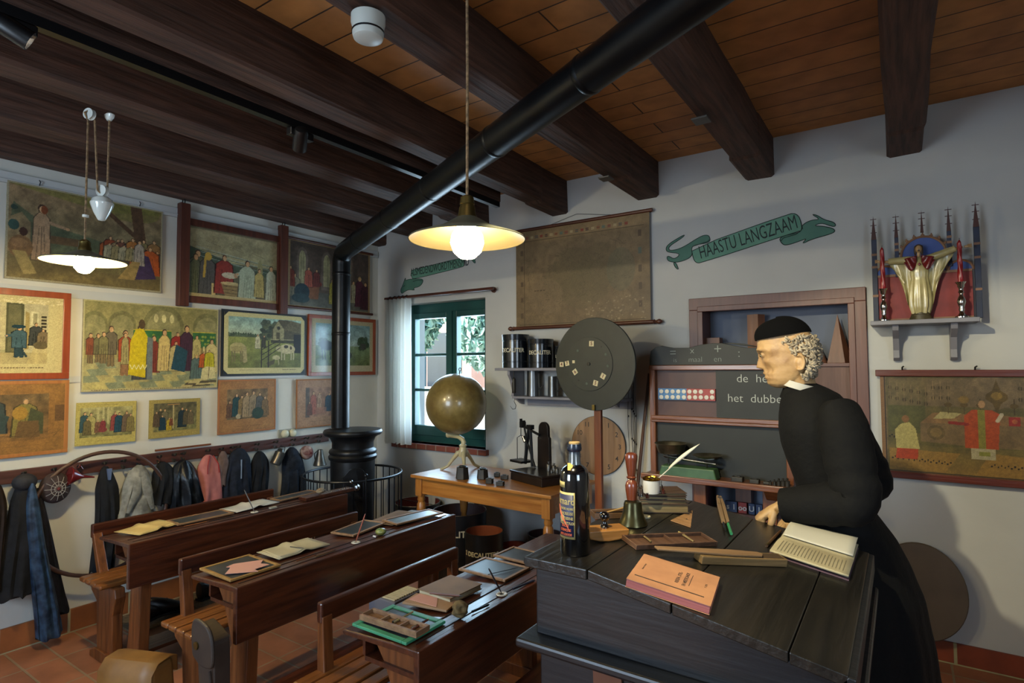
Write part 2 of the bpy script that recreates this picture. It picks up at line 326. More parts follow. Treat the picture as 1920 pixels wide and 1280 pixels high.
# ---- brown built-in frame round the niche
brownp = wood('red_brown_paint', '#56352b', '#674034', 'z', rough=.45, bump=.1)
brownx = wood('red_brown_paint_x', '#56352b', '#674034', 'x', rough=.45, bump=.1)
mb = MB(); fx0, fx1, fz = -1.114, -.15, 1.925; t = .075
for a0, a1, d in ((0, t, .022), (t*.72, t+.012, .03)):
    mb.box(fx0+a0, fx0+a1, WY-d, WY+.02, 0, fz-a1).box(fx1-a1, fx1-a0, WY-d, WY+.02, 0, fz-a1).box(fx0+a0, fx1-a0, WY-d, WY+.02, fz-a1, fz-a0)
mb.box(NX0, NX0+.012, WY, WY+ND, 0, NZ1).box(NX1-.012, NX1, WY, WY+ND, 0, NZ1).box(NX0, NX1, WY, WY+ND, NZ1-.012, NZ1)
struct('door_1', mb, brownp, bevel=.003)
SHZ = PY(1600, 680, WY+.05).z
mb = MB(); mb.box(NX0+.012, NX1-.012, WY+.005, WY+ND, SHZ-.02, SHZ); o = struct('trim_%d' % k, mb, brownx, bevel=.002); k += 1
mb = MB(); mb.box(NX0+.012, NX1-.012, WY+.02, WY+.04, SHZ-.55, SHZ-.02); o = struct('trim_%d' % k, mb, wood('brown_panel', '#5c4238', '#6e5044', 'z', rough=.6)); k += 1
# ================================================================ outside the window
gr = mat('garden_gravel', '#9a8f80', '#b5aa98', rough=.9, scale=3)
mb = MB(); mb.box(-16, 6, WY+.4, 16, -.3, -.1); struct('ground', mb, gr)
hw = mat('pink_render', '#c89a84', '#d8b09a', rough=.9, scale=2)
t = thing('neighbour_house', 'pink rendered house wall across the garden, seen through the left casement', 'house', (-9.5, 8.6, 0))
MB().box(-12.5, -7.05, 9, 12, -.1, 4.2).build('wall', hw, t, world=True)
tl = mat('roof_tile', '#a0502e', '#b8683e', rough=.8, scale=8)
MB().prism([(8.8, 4.15), (12.2, 4.15), (12.2, 5.2)], -12.7, -6.9, 'x').build('roof', tl, t, world=True)
sb = mat('shutter_blue', '#3f7f8f', rough=.5)
for xx in (-7.55, -8.5): MB().box(xx, xx+.25, 8.95, 9, .6, 3.2).build('shutter', sb, t, world=True)
MB().box(-8.2, -7.6, 8.98, 9, .8, 2.2).build('window', mat('dark_pane', '#22303a', rough=.1), t, world=True)
mb = MB(); mb.box(-12, 0, 7.6, 7.75, -.1, 1.15); struct('fence_wall', mb, mat('garden_wall', '#b9b2a2', '#cfc8b8', rough=.9, scale=4))
def leafy(name, label, c, r, n, seed, col1, col2):
    t = thing(name, label, 'tree', (c[0], c[1], -.1))
    rr = random.Random(seed); m2 = MB()
    for i in range(n):
        v = Vector((rr.gauss(0, 1), rr.gauss(0, 1), rr.gauss(0, 1))).normalized()*(.55+.45*rr.random()**.5)
        p = Vector((c[0]+v.x*r[0], c[1]+v.y*r[1], c[2]+v.z*r[2])); s = rr.uniform(.06, .11)
        M = Matrix.Translation(p) @ Euler((rr.uniform(0, 6), rr.uniform(0, 6), rr.uniform(0, 6))).to_matrix().to_4x4()
        m2.add([(-s, 0, 0), (0, -s*.5, s*.15), (s, 0, 0), (0, s*.5, s*.15)], [(0, 1, 2), (0, 2, 3)], M)
    m2.build('foliage', mat(name+'_leaf', col1, col2, rough=.45, scale=2, lo=.3, hi=.7), t, world=True)
    MB().tube([(c[0], c[1], -.1), (c[0]+.03, c[1], c[2]*.5), (c[0], c[1], c[2])], [.09, .07, .04], 8).build('trunk', mat('bark', '#6a5a4a', rough=.9), t, world=True)
leafy('garden_tree', 'leafy tree in the garden behind the right casement', (-4.55, 6.3, 2.45), (.78, .45, 1.05), 5200, 3, '#5a8a7a', '#c8e4d8')
leafy('garden_tree', 'smaller clipped tree behind the left casement, beside the pink house', (-6.35, 6.6, 2.6), (.6, .45, .9), 3000, 5, '#5a8a7a', '#c8e4d8')
# ================================================================ printed pictures (colour attribute on a fine sheet)
pm = bpy.data.materials.new('printed_sheet'); pm.use_nodes = True
_at = pm.node_tree.nodes.new('ShaderNodeAttribute'); _at.attribute_name = 'print'
_b = pm.node_tree.nodes['Principled BSDF']; _b.inputs['Roughness'].default_value = .5; _b.inputs['Specular IOR Level'].default_value = .35
pm.node_tree.links.new(_at.outputs['Color'], _b.inputs['Base Color'])
pmg = pm.copy(); pmg.node_tree.nodes['Principled BSDF'].inputs['Roughness'].default_value = .12
class CV:
    """a small raster canvas in unit coordinates, y up; w = aspect"""
    def __init__(s, w, n, bg, seed=1, grain=.09, da=None):
        s.ny = n; s.nx = int(n*w); w = da or w; s.a = w; s.rs = np.random.RandomState(seed)
        yy, xx = np.mgrid[0:s.ny, 0:s.nx]; s.X = xx/(s.nx-1)*w; s.Y = yy/(s.ny-1)
        s.im = np.zeros((s.ny, s.nx, 3)); s.im[:] = s.c(bg); s.grain = grain
    def c(s, h):
        h = h.lstrip('#'); return np.array([int(h[i:i+2], 16)/255 for i in (0, 2, 4)])
    def put(s, m, col, al=1.0): s.im[m] = s.im[m]*(1-al)+s.c(col)*al
    def rect(s, x0, x1, y0, y1, col, al=1.0): s.put((s.X >= x0) & (s.X <= x1) & (s.Y >= y0) & (s.Y <= y1), col, al)
    def ell(s, cx, cy, rx, ry, col, al=1.0, rot=0):
        dx, dy = s.X-cx, s.Y-cy; c_, s_ = math.cos(rot), math.sin(rot)
        s.put((((dx*c_+dy*s_)/rx)**2+((-dx*s_+dy*c_)/ry)**2) < 1, col, al)
    def poly(s, P, col, al=1.0):
        m = np.zeros(s.X.shape, bool); n = len(P)
        for i in range(n):
            (x1, y1), (x2, y2) = P[i], P[(i+1) % n]
            if y1 == y2: continue
            m ^= ((s.Y >= min(y1, y2)) & (s.Y < max(y1, y2)) & (s.X < x1+(s.Y-y1)*(x2-x1)/(y2-y1)))
        s.put(m, col, al)
    def line(s, x0, y0, x1, y1, wd, col, al=1.0):
        d = math.hypot(x1-x0, y1-y0) or 1e-6; t = np.clip(((s.X-x0)*(x1-x0)+(s.Y-y0)*(y1-y0))/d/d, 0, 1)
        s.put(np.hypot(s.X-x0-t*(x1-x0), s.Y-y0-t*(y1-y0)) < wd/2, col, al)
    def noise(s, amt, cells, mask=None):
        g = s.rs.rand(cells+2, int(cells*s.a)+3)-.5; fy = s.Y*cells; fx = s.X*cells; iy = fy.astype(int); ix = fx.astype(int); ty = fy-iy; tx = fx-ix
        v = (g[iy, ix]*(1-tx)+g[iy, ix+1]*tx)*(1-ty)+(g[iy+1, ix]*(1-tx)+g[iy+1, ix+1]*tx)*ty
        d = (1+amt*2*v)[..., None]
        if mask is None: s.im *= d
        else: s.im[mask] *= d[mask]
    def grad(s, y0, y1, c0, c1, x0=0, x1=9):
        m = (s.Y >= y0) & (s.Y <= y1) & (s.X >= x0) & (s.X <= x1); t = ((s.Y-y0)/(y1-y0))[m][:, None]; s.im[m] = s.c(c0)*(1-t)+s.c(c1)*t
    def fig(s, x, y, h, robe, skin='#b08a62', hair='#3a2a1e', lean=0, wd=.30, arm=None, legs=None):
        """a standing draped figure: feet at x,y"""
        w_ = h*wd/2; t = y+h*.84
        dk = '#%02x%02x%02x' % tuple(int(v*.45*255) for v in s.c(robe))
        if legs:
            for q in (-.3, .3): s.line(x+q*w_, y+.02, x+q*w_*.8, y+h*.45, w_*.55, legs)
            P = [(x-w_*.8, y+h*.3), (x+w_*.8, y+h*.3), (x+w_*.85+lean, t-h*.08), (x+w_*.35+lean, t), (x-w_*.35+lean, t), (x-w_*.85+lean, t-h*.08)]
        else: P = [(x-w_*1.1, y), (x+w_*1.1, y), (x+w_*.9+lean, t-h*.1), (x+w_*.35+lean, t), (x-w_*.35+lean, t), (x-w_*.9+lean, t-h*.1)]
        cx = sum(p[0] for p in P)/6; s.poly([(cx+(p[0]-cx)*1.12, p[1]+(.006 if p[1] > y+h/2 else -.004)) for p in P], dk); s.poly(P, robe)
        for q in (-.45, 0, .4): s.line(x+q*w_*1.3, y+h*.02, x+q*w_*.6+lean, y+h*.6, .005, dk, .8)
        if arm: s.line(x+lean, t-h*.12, x+arm[0]*h, y+arm[1]*h, w_*.42, robe); s.ell(x+arm[0]*h, y+arm[1]*h, h*.028, h*.028, skin)
        s.ell(x+lean, t+h*.075, h*.062, h*.08, hair); s.ell(x+lean+h*.008, t+h*.06, h*.048, h*.065, skin)
    def sheet(s, name, parent, M, m=None, thick=.002):
        """M maps (u*W, v*H, 0) -> local; build as a thin slab with the colours on its front"""
        im = np.clip(s.im*(1+s.grain*(s.rs.rand(s.ny, s.nx, 1)-.5)*2), 0, 1); W, H = M[1], M[2]; T = M[0]
        if len(M) > 3: W, H = M[1], M[2]
        xs = np.linspace(0, W, s.nx); ys = np.linspace(0, H, s.ny); n = s.nx*s.ny
        co = np.zeros((n+4, 3)); gx, gy = np.meshgrid(xs, ys); co[:n, 0] = gx.ravel(); co[:n, 1] = gy.ravel(); co[:n, 2] = thick
        co[n:] = [(0, 0, 0), (W, 0, 0), (W, H, 0), (0, H, 0)]
        T = np.array(T); co = co@T[:3, :3].T+T[:3, 3]
        jj, ii = np.mgrid[0:s.ny-1, 0:s.nx-1]; a_ = (jj*s.nx+ii).ravel(); q = np.stack([a_, a_+1, a_+1+s.nx, a_+s.nx], 1)
        k = s.nx; c00, c10, c11, c01 = 0, k-1, n-1, n-k
        ex = [(n, n+3, n+2, n+1), (n, n+1, c10, c00), (n+1, n+2, c11, c10), (n+2, n+3, c01, c11), (n+3, n, c00, c01)]
        me = bpy.data.meshes.new(name); me.from_pydata(co.tolist(), [], q.tolist()+ex)
        l = np.where(im <= .04045, im/12.92, ((im+.055)/1.055)**2.4).reshape(-1, 3)
        ca = np.ones((n+4, 4), 'f'); ca[:n, :3] = l; ca[n:, :3] = l.mean(0)
        at = me.color_attributes.new('print', 'FLOAT_COLOR', 'POINT'); at.data.foreach_set('color', ca.ravel())
        me.materials.append(m or pm); o = bpy.data.objects.new(name, me); COL.objects.link(o); o.parent = parent; WM[o.name] = WM[parent.name]; return o
def leftframe(TL, TR_, BL, BR, off=0.0):
    """four corner pixels on the left wall -> Y0,Y1,Z0,Z1"""
    p = [PX(q[0], q[1], WX+off) for q in (TL, TR_, BL, BR)]
    return (p[0].y+p[2].y)/2, (p[1].y+p[3].y)/2, (p[2].z+p[3].z)/2, (p[0].z+p[1].z)/2
def wallpic(name, label, corners, cvf, rz=0, frame=None, n=150, depth=.012, m=None, rot=0, cat='picture', pad=.0, backing=None):
    """picture on the left wall facing +X; local x->world Y, local y->world Z"""
    y0, y1, z0, z1 = leftframe(*corners, off=depth); W, H = y1-y0, z1-z0
    t = thing(name, label, cat, (WX+.012, (y0+y1)/2, z0), 0)
    B = Matrix(((0, 0, 1, 0), (1, 0, 0, -W/2), (0, 1, 0, 0), (0, 0, 0, 1)))     # (u,v,w)->(w, u-W/2, v)
    if rot: B = Matrix.Translation((0, 0, H/2)) @ Matrix.Rotation(rot, 4, 'X') @ Matrix.Translation((0, 0, -H/2)) @ B
    p = 0
    if backing:
        b = MB(); c = .02; b.prism([(0, 0), (W, 0), (W, H), (0, H)], 0, depth*.7, 'z', M=B); b.build('backing_board', backing, t)
    if frame:
        fm, fw, fd = frame; p = fw; b = MB()
        for q in ((0, W, 0, fw), (0, W, H-fw, H), (0, fw, fw, H-fw), (W-fw, W, fw, H-fw)): b.box(q[0], q[1], q[2], q[3], 0, fd, B)
        b.build('frame', fm, t, bevel=.002)
    p += pad
    cv = cvf((W-2*p)/(H-2*p), n); cv.sheet('print', t, (B @ Matrix.Translation((p, p, depth*.7+(.0008 if backing else 0))), W-2*p, H-2*p), m=m)
    return t, B, W, H
def border(cv, col, b, bb=None):
    cv.put((cv.X < b) | (cv.X > cv.a-b) | (cv.Y < (bb or b)) | (cv.Y > 1-b), col)
def rock(cv, n, y0, y1, cols, sz=.05, x0=0, x1=None, al=.7):
    for i in range(n):
        x = x0+(cv.rs.rand()*((x1 or cv.a)-x0)); y = y0+(y1-y0)*cv.rs.rand(); r = sz*(.4+cv.rs.rand())
        cv.ell(x, y, r*1.5, r*.6, cols[i % len(cols)], al, cv.rs.rand()*.8-.4)
def caption(cv, x0, x1, y, h=.018, col='#4a3c28'):
    x = x0
    while x < x1:
        l = .008+.02*cv.rs.rand(); cv.rect(x, min(x+l, x1), y, y+h, col, .7); x += l+.008
def pic_sermon(a, n):
    c = CV(a, n, '#6f5f42', 3); c.grad(.45, 1, '#6d6446', '#7a6448'); c.poly([(0, .98), (a*.55, .86), (a, .94), (a, 1), (0, 1)], '#6a6534', .8)
    c.poly([(0.05, .8), (.3, .62), (a*.62, .5), (a, .55), (a, .3), (0, .3)], '#45503a', .8); c.poly([(0, .62), (.12, .7), (.2, .6), (.2, .3), (0, .3)], '#7a694a')
    c.ell(.06, .56, .045, .055, '#2c4038'); c.ell(.06, .74, .03, .025, '#2c3e34')
    c.grad(0, .28, '#6c5c34', '#5a5034'); c.noise(.18, 14)
    c.ell(a*.74, .92, .35, .12, '#6a6832', .55); c.line(a*.86, .35, a*.80, .98, .12, '#4c3826'); c.line(a*.83, .6, a*.62, .85, .05, '#4c3826')
    c.rect(.34, .7, .42, .5, '#5e4028', .7); c.ell(a*.66, .28, .28, .12, '#6a6038', .6)
    c.fig(.29, .22, .6, '#93785a', arm=(.38, .62), wd=.24); c.ell(.31, .76, .03, .045, '#6a3a20')
    c.ell(.12, .34, .1, .12, '#6e5334'); c.ell(.14, .5, .035, .045, '#3a241a'); c.poly([(.05, .3), (.16, .3), (.26, .08), (.15, .06)], '#8a7848'); c.ell(.11, .38, .07, .05, '#7d6040')
    cl = ['#8a4a24', '#7a3a20', '#6e6440', '#7d6a4a', '#5e3a2c', '#7a5a34', '#4a4038', '#94602c']
    for i in range(15): x = a*(.6+.39*i/15); c.fig(x, .30+.04*math.sin(i*2.1), .24+.06*c.rs.rand(), cl[i % 8], wd=.5, hair='#2c1c14')
    for i in range(5): c.fig(a*(.62+.05*i), .34, .18, ['#8a8468', '#7f744e'][i % 2], wd=.6)
    c.fig(a*.91, .2, .34, '#9a4a1e', wd=.6); c.poly([(a*.76, .12), (a*.96, .16), (a*.9, .42), (a*.84, .44)], '#3a2c44'); c.fig(a*.83, .3, .3, '#8a8070', wd=.35)
    c.poly([(a*.68, .12), (a*.8, .12), (a*.84, .34), (a*.78, .34)], '#8a7240'); c.noise(.12, 40)
    border(c, '#8f876c', .012, .022); return c
def pic_baptism(a, n):
    c = CV(a, n, '#56563f', 5, da=1.38); a = 1.38; c.grad(.55, 1, '#8a8462', '#9a8e6a'); c.poly([(0, .72), (.3, .64), (.8, .5), (a, .52), (a, .4), (0, .4)], '#3c4838')
    for i in range(6): c.line(.1, .72-.03*i, a*.95, .58-.03*i+.03*(i % 2), .012, ['#8f9a92', '#4c5a50'][i % 2], .6)
    for q in (.35, .7, 1.05): c.ell(q, .84-.1*q+.06, .09, .05, '#7a6e4e', .35); c.line(q-.1, .86-.1*q, q+.12, .80-.1*q, .006, '#5a4c34', .6)
    c.grad(0, .08, '#4a4434', '#57503a'); c.noise(.1, 12)
    c.fig(.13, .02, .66, '#4c4c38', wd=.42); c.fig(.1, .02, .6, '#545840', wd=.3); c.fig(.27, .04, .62, '#4a4844', wd=.36); c.ell(.28, .6, .05, .06, '#a88a3c'); c.line(.24, .58, .22, .3, .035, '#a08438')
    c.rect(.33, .39, 0, .22, '#b09a62'); c.fig(.52, .08, .58, '#7a3028', wd=.46, hair='#4a2a1a'); c.ell(.6, .36, .12, .045, '#a8a088'); c.ell(.7, .37, .03, .035, '#9a7858')
    c.poly([(.47, .24), (.78, .24), (.8, .2), (.74, 0), (.55, 0)], '#7a6844'); c.ell(.625, .24, .16, .025, '#a39468'); 
    for i in range(4): c.line(.5, .2-.05*i, .78, .19-.05*i, .008, '#4a3c28')
    c.fig(.88, .01, .62, '#8f9882', wd=.42, arm=(-.25, .62)); c.poly([(.76, .02), (1.02, .02), (.98, .45), (.82, .45)], '#929a84', .8)
    for i in range(5): c.line(.82+.04*i, .03, .85+.02*i, .4, .006, '#5a6450')
    c.ell(1.09, .5, .045, .16, '#7f7a54'); c.fig(1.08, .08, .45, '#9a8a52', wd=.34); c.fig(1.28, .04, .56, '#9b9d86', wd=.3); c.noise(.08, 40)
    c.rect(0, a, 0, .05, '#a3946a'); c.rect(0, a, .975, 1, '#6c644a'); return c
def pic_court(a, n):
    c = CV(a, n, '#4a4038', 7, da=1.42); a = 1.42
    for x in (.22, .62, 1.0):
        c.ell(x, .72, .09, .18, '#5c5248'); c.rect(x-.09, x+.09, .3, .72, '#5c5248'); c.ell(x, .7, .055, .15, '#8f8a66'); c.rect(x-.055, x+.055, .35, .7, '#858060')
        for q in (-.02, .02): c.line(x+q, .35, x+q, .82, .006, '#5a5440')
    c.grad(0, .25, '#5a5a50', '#444640'); c.noise(.15, 14)
    c.poly([(.25, .14), (.48, .14), (.5, .34), (.3, .38)], '#6e4a34'); c.ell(.42, .38, .12, .05, '#6e2a20'); c.fig(.32, .32, .3, '#8a4a3c', wd=.4); c.fig(.45, .34, .26, '#5a2c28', wd=.4)
    c.fig(.1, .16, .34, '#6e6a58', wd=.5); c.ell(.22, .24, .12, .12, '#24343a'); c.ell(.2, .14, .14, .07, '#2a3c40'); c.fig(.04, .3, .3, '#6a3024', wd=.4)
    c.fig(.72, .1, .4, '#8a8030', wd=.26); c.fig(.82, .12, .4, '#4c5a4a', wd=.3); c.fig(1.1, .15, .36, '#8a8468', wd=.35); c.fig(1.22, .1, .5, '#4a2430', wd=.3, hair='#8a7a4a'); c.fig(1.33, .06, .46, '#3a1c24', wd=.34)
    c.fig(1.0, .2, .4, '#7a6a5a'); c.noise(.1, 36); border(c, '#86704e', .03); return c
def pic_boy(a, n):
    c = CV(a, n, '#a89c72', 9); q = a-.16
    c.rect(0, q, .12, .9, '#8c8862'); c.rect(0, q*.42, .3, .9, '#a39a74'); c.rect(q*.42, q*.66, .24, .9, '#4d4c36'); c.rect(q*.45, q*.62, .28, .88, '#5e5c42')
    c.rect(q*.66, q, .22, .9, '#a29a78'); c.poly([(q*.68, .3), (q*.74, .32), (q*.74, .78), (q*.68, .8)], '#8a7a4c'); c.rect(q*.76, q*.86, .62, .8, '#b8b08c'); c.rect(q*.78, q*.84, .64, .78, '#8a8462')
    for i in range(6): c.rect(q*.9, q*.98, .5+.045*i, .53+.045*i, '#3a3628')
    c.grad(.1, .26, '#a0946a', '#8f845c', 0, q); c.poly([(q*.7, .1), (q, .1), (q, .36), (q*.82, .36)], '#a89868', .7)
    c.fig(q*.6, .2, .42, '#3c5258', wd=.42, arm=(-.3, .66), legs='#2c3c40'); c.ell(q*.59, .6, .075, .025, '#22363c'); c.line(q*.63, .3, q*.7, .22, .03, '#2c3a3c')
    c.fig(q*.83, .36, .3, '#3a3c38', wd=.45); c.fig(q*.93, .34, .24, '#6a5c44', wd=.5); c.ell(q*.9, .36, .08, .05, '#5a5038'); c.ell(q*.2, .32, .07, .03, '#2c2c24'); c.line(q*.12, .3, q*.28, .36, .015, '#2c2c24')
    c.noise(.08, 22); c.rect(q, a, 0, 1, '#b0a476'); c.rect(0, a, 0, .12, '#b0a476'); c.rect(0, a, .9, 1, '#b0a476'); caption(c, .1, q*.95, .06, .012)
    for i in range(60): c.ell(c.rs.rand()*a, .9+.06*c.rs.rand(), .03*c.rs.rand(), .008, '#cfc49a', .7)
    return c
def pic_crown(a, n):
    c = CV(a, n, '#8a8250', 11, da=1.66); a = 1.66; c.grad(.45, 1, '#968c58', '#7a7448')
    for x, r in ((.12, .14), (.42, .16), (.92, .26), (1.5, .2)):
        c.ell(x, .74, r, r, '#6a6640'); c.rect(x-r, x+r, .45, .74, '#6a6640'); c.ell(x, .72, r*.82, r*.82, '#7d7850'); c.rect(x-r*.8, x+r*.8, .45, .72, '#7d7850')
    for x in (.82, .92, 1.02): c.ell(x, .84, .028, .05, '#b8ae7c')
    c.rect(.55, 1.02, .5, .7, '#2c5a30'); c.rect(.55, 1.02, .69, .7, '#a89a30'); c.rect(1.3, 1.63, .5, .7, '#2c5a30'); c.rect(1.3, 1.63, .69, .7, '#a89a30')
    for i in range(26): c.ell(.57+.045*(i % 24) if i < 10 else 1.32+.04*(i % 8), .55+.045*(i % 3), .018, .014, '#9a9430', .7)
    c.grad(0, .36, '#9c9058', '#86805a'); 
    for i in range(9):
        for j in range(4): 
            if (i+j) % 2: y = .02+.075*j; x = .1+.19*i-.1*j; c.poly([(x, y), (x+.19, y+.01), (x+.14, y+.08), (x-.05, y+.07)], '#66705c', .75)
    c.noise(.12, 18)
    F = [(.08, .3, .34, '#6e3a24'), (.16, .31, .33, '#5e5a3c'), (.3, .27, .46, '#5c5440'), (.22, .3, .36, '#6a6440')]
    for x, y, h, r_ in F: c.fig(x, y, h, r_, wd=.32, legs='#6a5a3c')
    c.fig(.46, .17, .52, '#8a3a1c', wd=.34, legs='#7a5a3c'); c.fig(.46, .3, .36, '#8a8052', wd=.22); c.fig(.8, .2, .44, '#6a2c20', wd=.3); c.fig(.93, .22, .5, '#b09a60', wd=.3); c.fig(1.1, .35, .34, '#7a241c', wd=.5); c.fig(1.22, .22, .56, '#3a2230', wd=.3)
    c.fig(1.08, .22, .36, '#a09060', wd=.45); c.poly([(1.02, .24), (1.2, .2), (1.24, .46), (1.08, .54)], '#1e3c48'); c.fig(1.36, .34, .32, '#a0945e', wd=.35); c.fig(.64, .12, .64, '#3a3c3c', wd=.26)
    c.poly([(.5, .18), (.7, .14), (.72, .62), (.66, .72), (.58, .7), (.52, .56)], '#b09c14'); c.ell(.65, .76, .04, .055, '#4a3a24')
    for i in range(8): c.line(.52+.025*i, .24 if i % 2 else .29, .545+.025*i, .29 if i % 2 else .24, .008, '#cfc690')
    c.poly([(.72, .12), (.79, .12), (.79, .6), (.72, .62)], '#5c6462'); c.rect(1.4, 1.62, .3, .5, '#8a7a4c')
    for i in range(9): c.rect(1.4+.025*i, 1.42+.025*i, .4, .5+.01*(i % 3), ['#a08a54', '#6a5a34', '#b8a874'][i % 3])
    c.fig(1.57, .2, .42, '#b0a06a', wd=.4); c.fig(1.36, .12, .3, '#4a5c58', wd=.5, hair='#8a6a34'); c.fig(1.46, .26, .2, '#a04c1c', wd=.6); c.fig(1.54, .26, .22, '#a0981c', wd=.6)
    c.poly([(1.42, .1), (1.64, .12), (1.62, .26), (1.5, .27), (1.44, .24)], '#b4aa7a'); c.line(1.53, .12, 1.54, .26, .008, '#4c4028')
    for i in range(6): c.poly([(1.15+.05*i, .02+.02*(i % 3)), (1.4+.05*i, .03+.02*(i % 3)), (1.42+.05*i, .06+.02*(i % 3)), (1.17+.05*i, .05+.02*(i % 3))], ['#a89a68', '#4c4430'][i % 2])
    c.noise(.08, 60); border(c, '#a39a6e', .012, .022); caption(c, .1, 1.5, .008, .008); return c
def pic_farm(a, n):
    c = CV(a, n, '#b0a674', 13, da=1.41); a = 1.41; x0, x1, y0, y1 = .07, a-.07, .1, .93
    c.grad(.55, y1, '#a8aa88', '#7a968c', x0, x1); c.grad(y0, .6, '#5c6030', '#7c8040', x0, x1)
    c.rect(x0, x0+.5, .6, .635, '#4c5438')
    for i in range(12): c.ell(x0+.04*i, .63+.02*c.rs.rand(), .02, .03, '#3c4a34')
    m_ = c.X > 0; c.noise(.14, 16)
    for i in range(34): c.ell(.62+.24*c.rs.rand(), .58+.3*c.rs.rand(), .05, .035, ['#2c3426', '#4a5034', '#3a4030'][i % 3], .85)
    c.poly([(.8, .55), (1.34, .55), (1.34, .88), (1.1, .92), (.92, .92), (.8, .75)], '#4c4632'); c.poly([(.82, .56), (.82, .76), (.91, .9), (1.02, .76), (1.02, .56)], '#857e5a'); c.ell(.92, .78, .03, .03, '#2a261c'); c.rect(.88, .94, .58, .7, '#4a442e')
    c.poly([(1.02, .76), (1.14, .92), (1.34, .88), (1.34, .7)], '#5c553c'); c.rect(1.2, 1.34, .35, .68, '#1e1c1a'); c.rect(.78, 1.2, .52, .57, '#3a3828'); c.line(.78, .58, 1.2, .58, .008, '#8a845c')
    c.noise(.12, 40, (c.X > .6) & (c.Y > .5))
    c.ell(.22, .42, .13, .09, '#9a8e5c'); c.ell(.22, .4, .1, .05, '#8c8050'); c.poly([(.3, .48), (.36, .44), (.38, .2), (.32, .17)], '#90845a')
    for x in (.13, .17, .27, .3): c.line(x, .36, x+.005, .2, .02, '#6a6040')
    c.ell(1.08, .42, .15, .085, '#b0a47c'); c.ell(.93, .42, .06, .045, '#a59a70'); c.ell(1.06, .46, .04, .03, '#38342a'); c.ell(1.15, .44, .02, .03, '#3a342a')
    for x in (.98, 1.03, 1.16, 1.2): c.line(x, .38, x, .24, .026, '#a09670')
    c.ell(.88, .27, .07, .04, '#a89e72'); c.line(.92, .24, .93, .15, .015, '#9a9068'); c.poly([(.7, .18), (.86, .24), (.84, .16), (.74, .12)], '#4a442c')
    for i in range(3): c.line(.62, .22+.09*i, .95, .44+.07*i, .014, '#2a281c')
    for x in (.62, .74): c.line(x, .08, x, .55, .018, '#24221a')
    c.fig(.55, .42, .24, '#b0a884', wd=.34); c.fig(.66, .44, .2, '#3a3828')
    c.noise(.1, 60); m_ = (c.X < x0) | (c.X > x1) | (c.Y < y0) | (c.Y > y1); c.im[m_] = c.c('#b0a674')
    for sx_, sy_ in ((0, 0), (1, 0), (0, 1), (1, 1)):
        X_ = c.X if not sx_ else c.a-c.X; Y_ = c.Y if not sy_ else 1-c.Y; c.put(X_+Y_ < .07, '#1c2226')
    caption(c, .25, .6, .055, .01); caption(c, 1.0, 1.25, .06, .01); return c
def pic_horse(a, n):
    c = CV(a, n, '#a09678', 17); x0, x1, y0, y1 = .1, a-.08, .12, .92
    c.grad(.5, y1, '#8a9a90', '#6e8a8c', x0, x1); c.grad(y0, .5, '#56603a', '#6a7a5a', x0, x1); c.noise(.16, 14)
    for i in range(20): c.ell(x0+.1+.2*c.rs.rand(), .5+.12*c.rs.rand(), .06, .03, '#3c4a3c', .6); c.ell(x1-.3+.25*c.rs.rand(), .46+.2*c.rs.rand(), .05, .05, '#34422e', .8)
    c.rect(x1-.24, x1-.1, .44, .56, '#3c3c34'); c.ell(.36, .5, .16, .09, '#2c3438'); c.poly([(.2, .56), (.28, .62), (.3, .5), (.22, .42)], '#2c3438')
    for x in (.24, .3, .42, .46): c.line(x, .46, x+.02, .24, .024, '#242c30')
    c.ell(.9, .32, .05, .06, '#3a4038'); c.noise(.1, 50); c.im[(c.X < x0) | (c.X > x1) | (c.Y < y0) | (c.Y > y1)] = c.c('#a09678'); return c
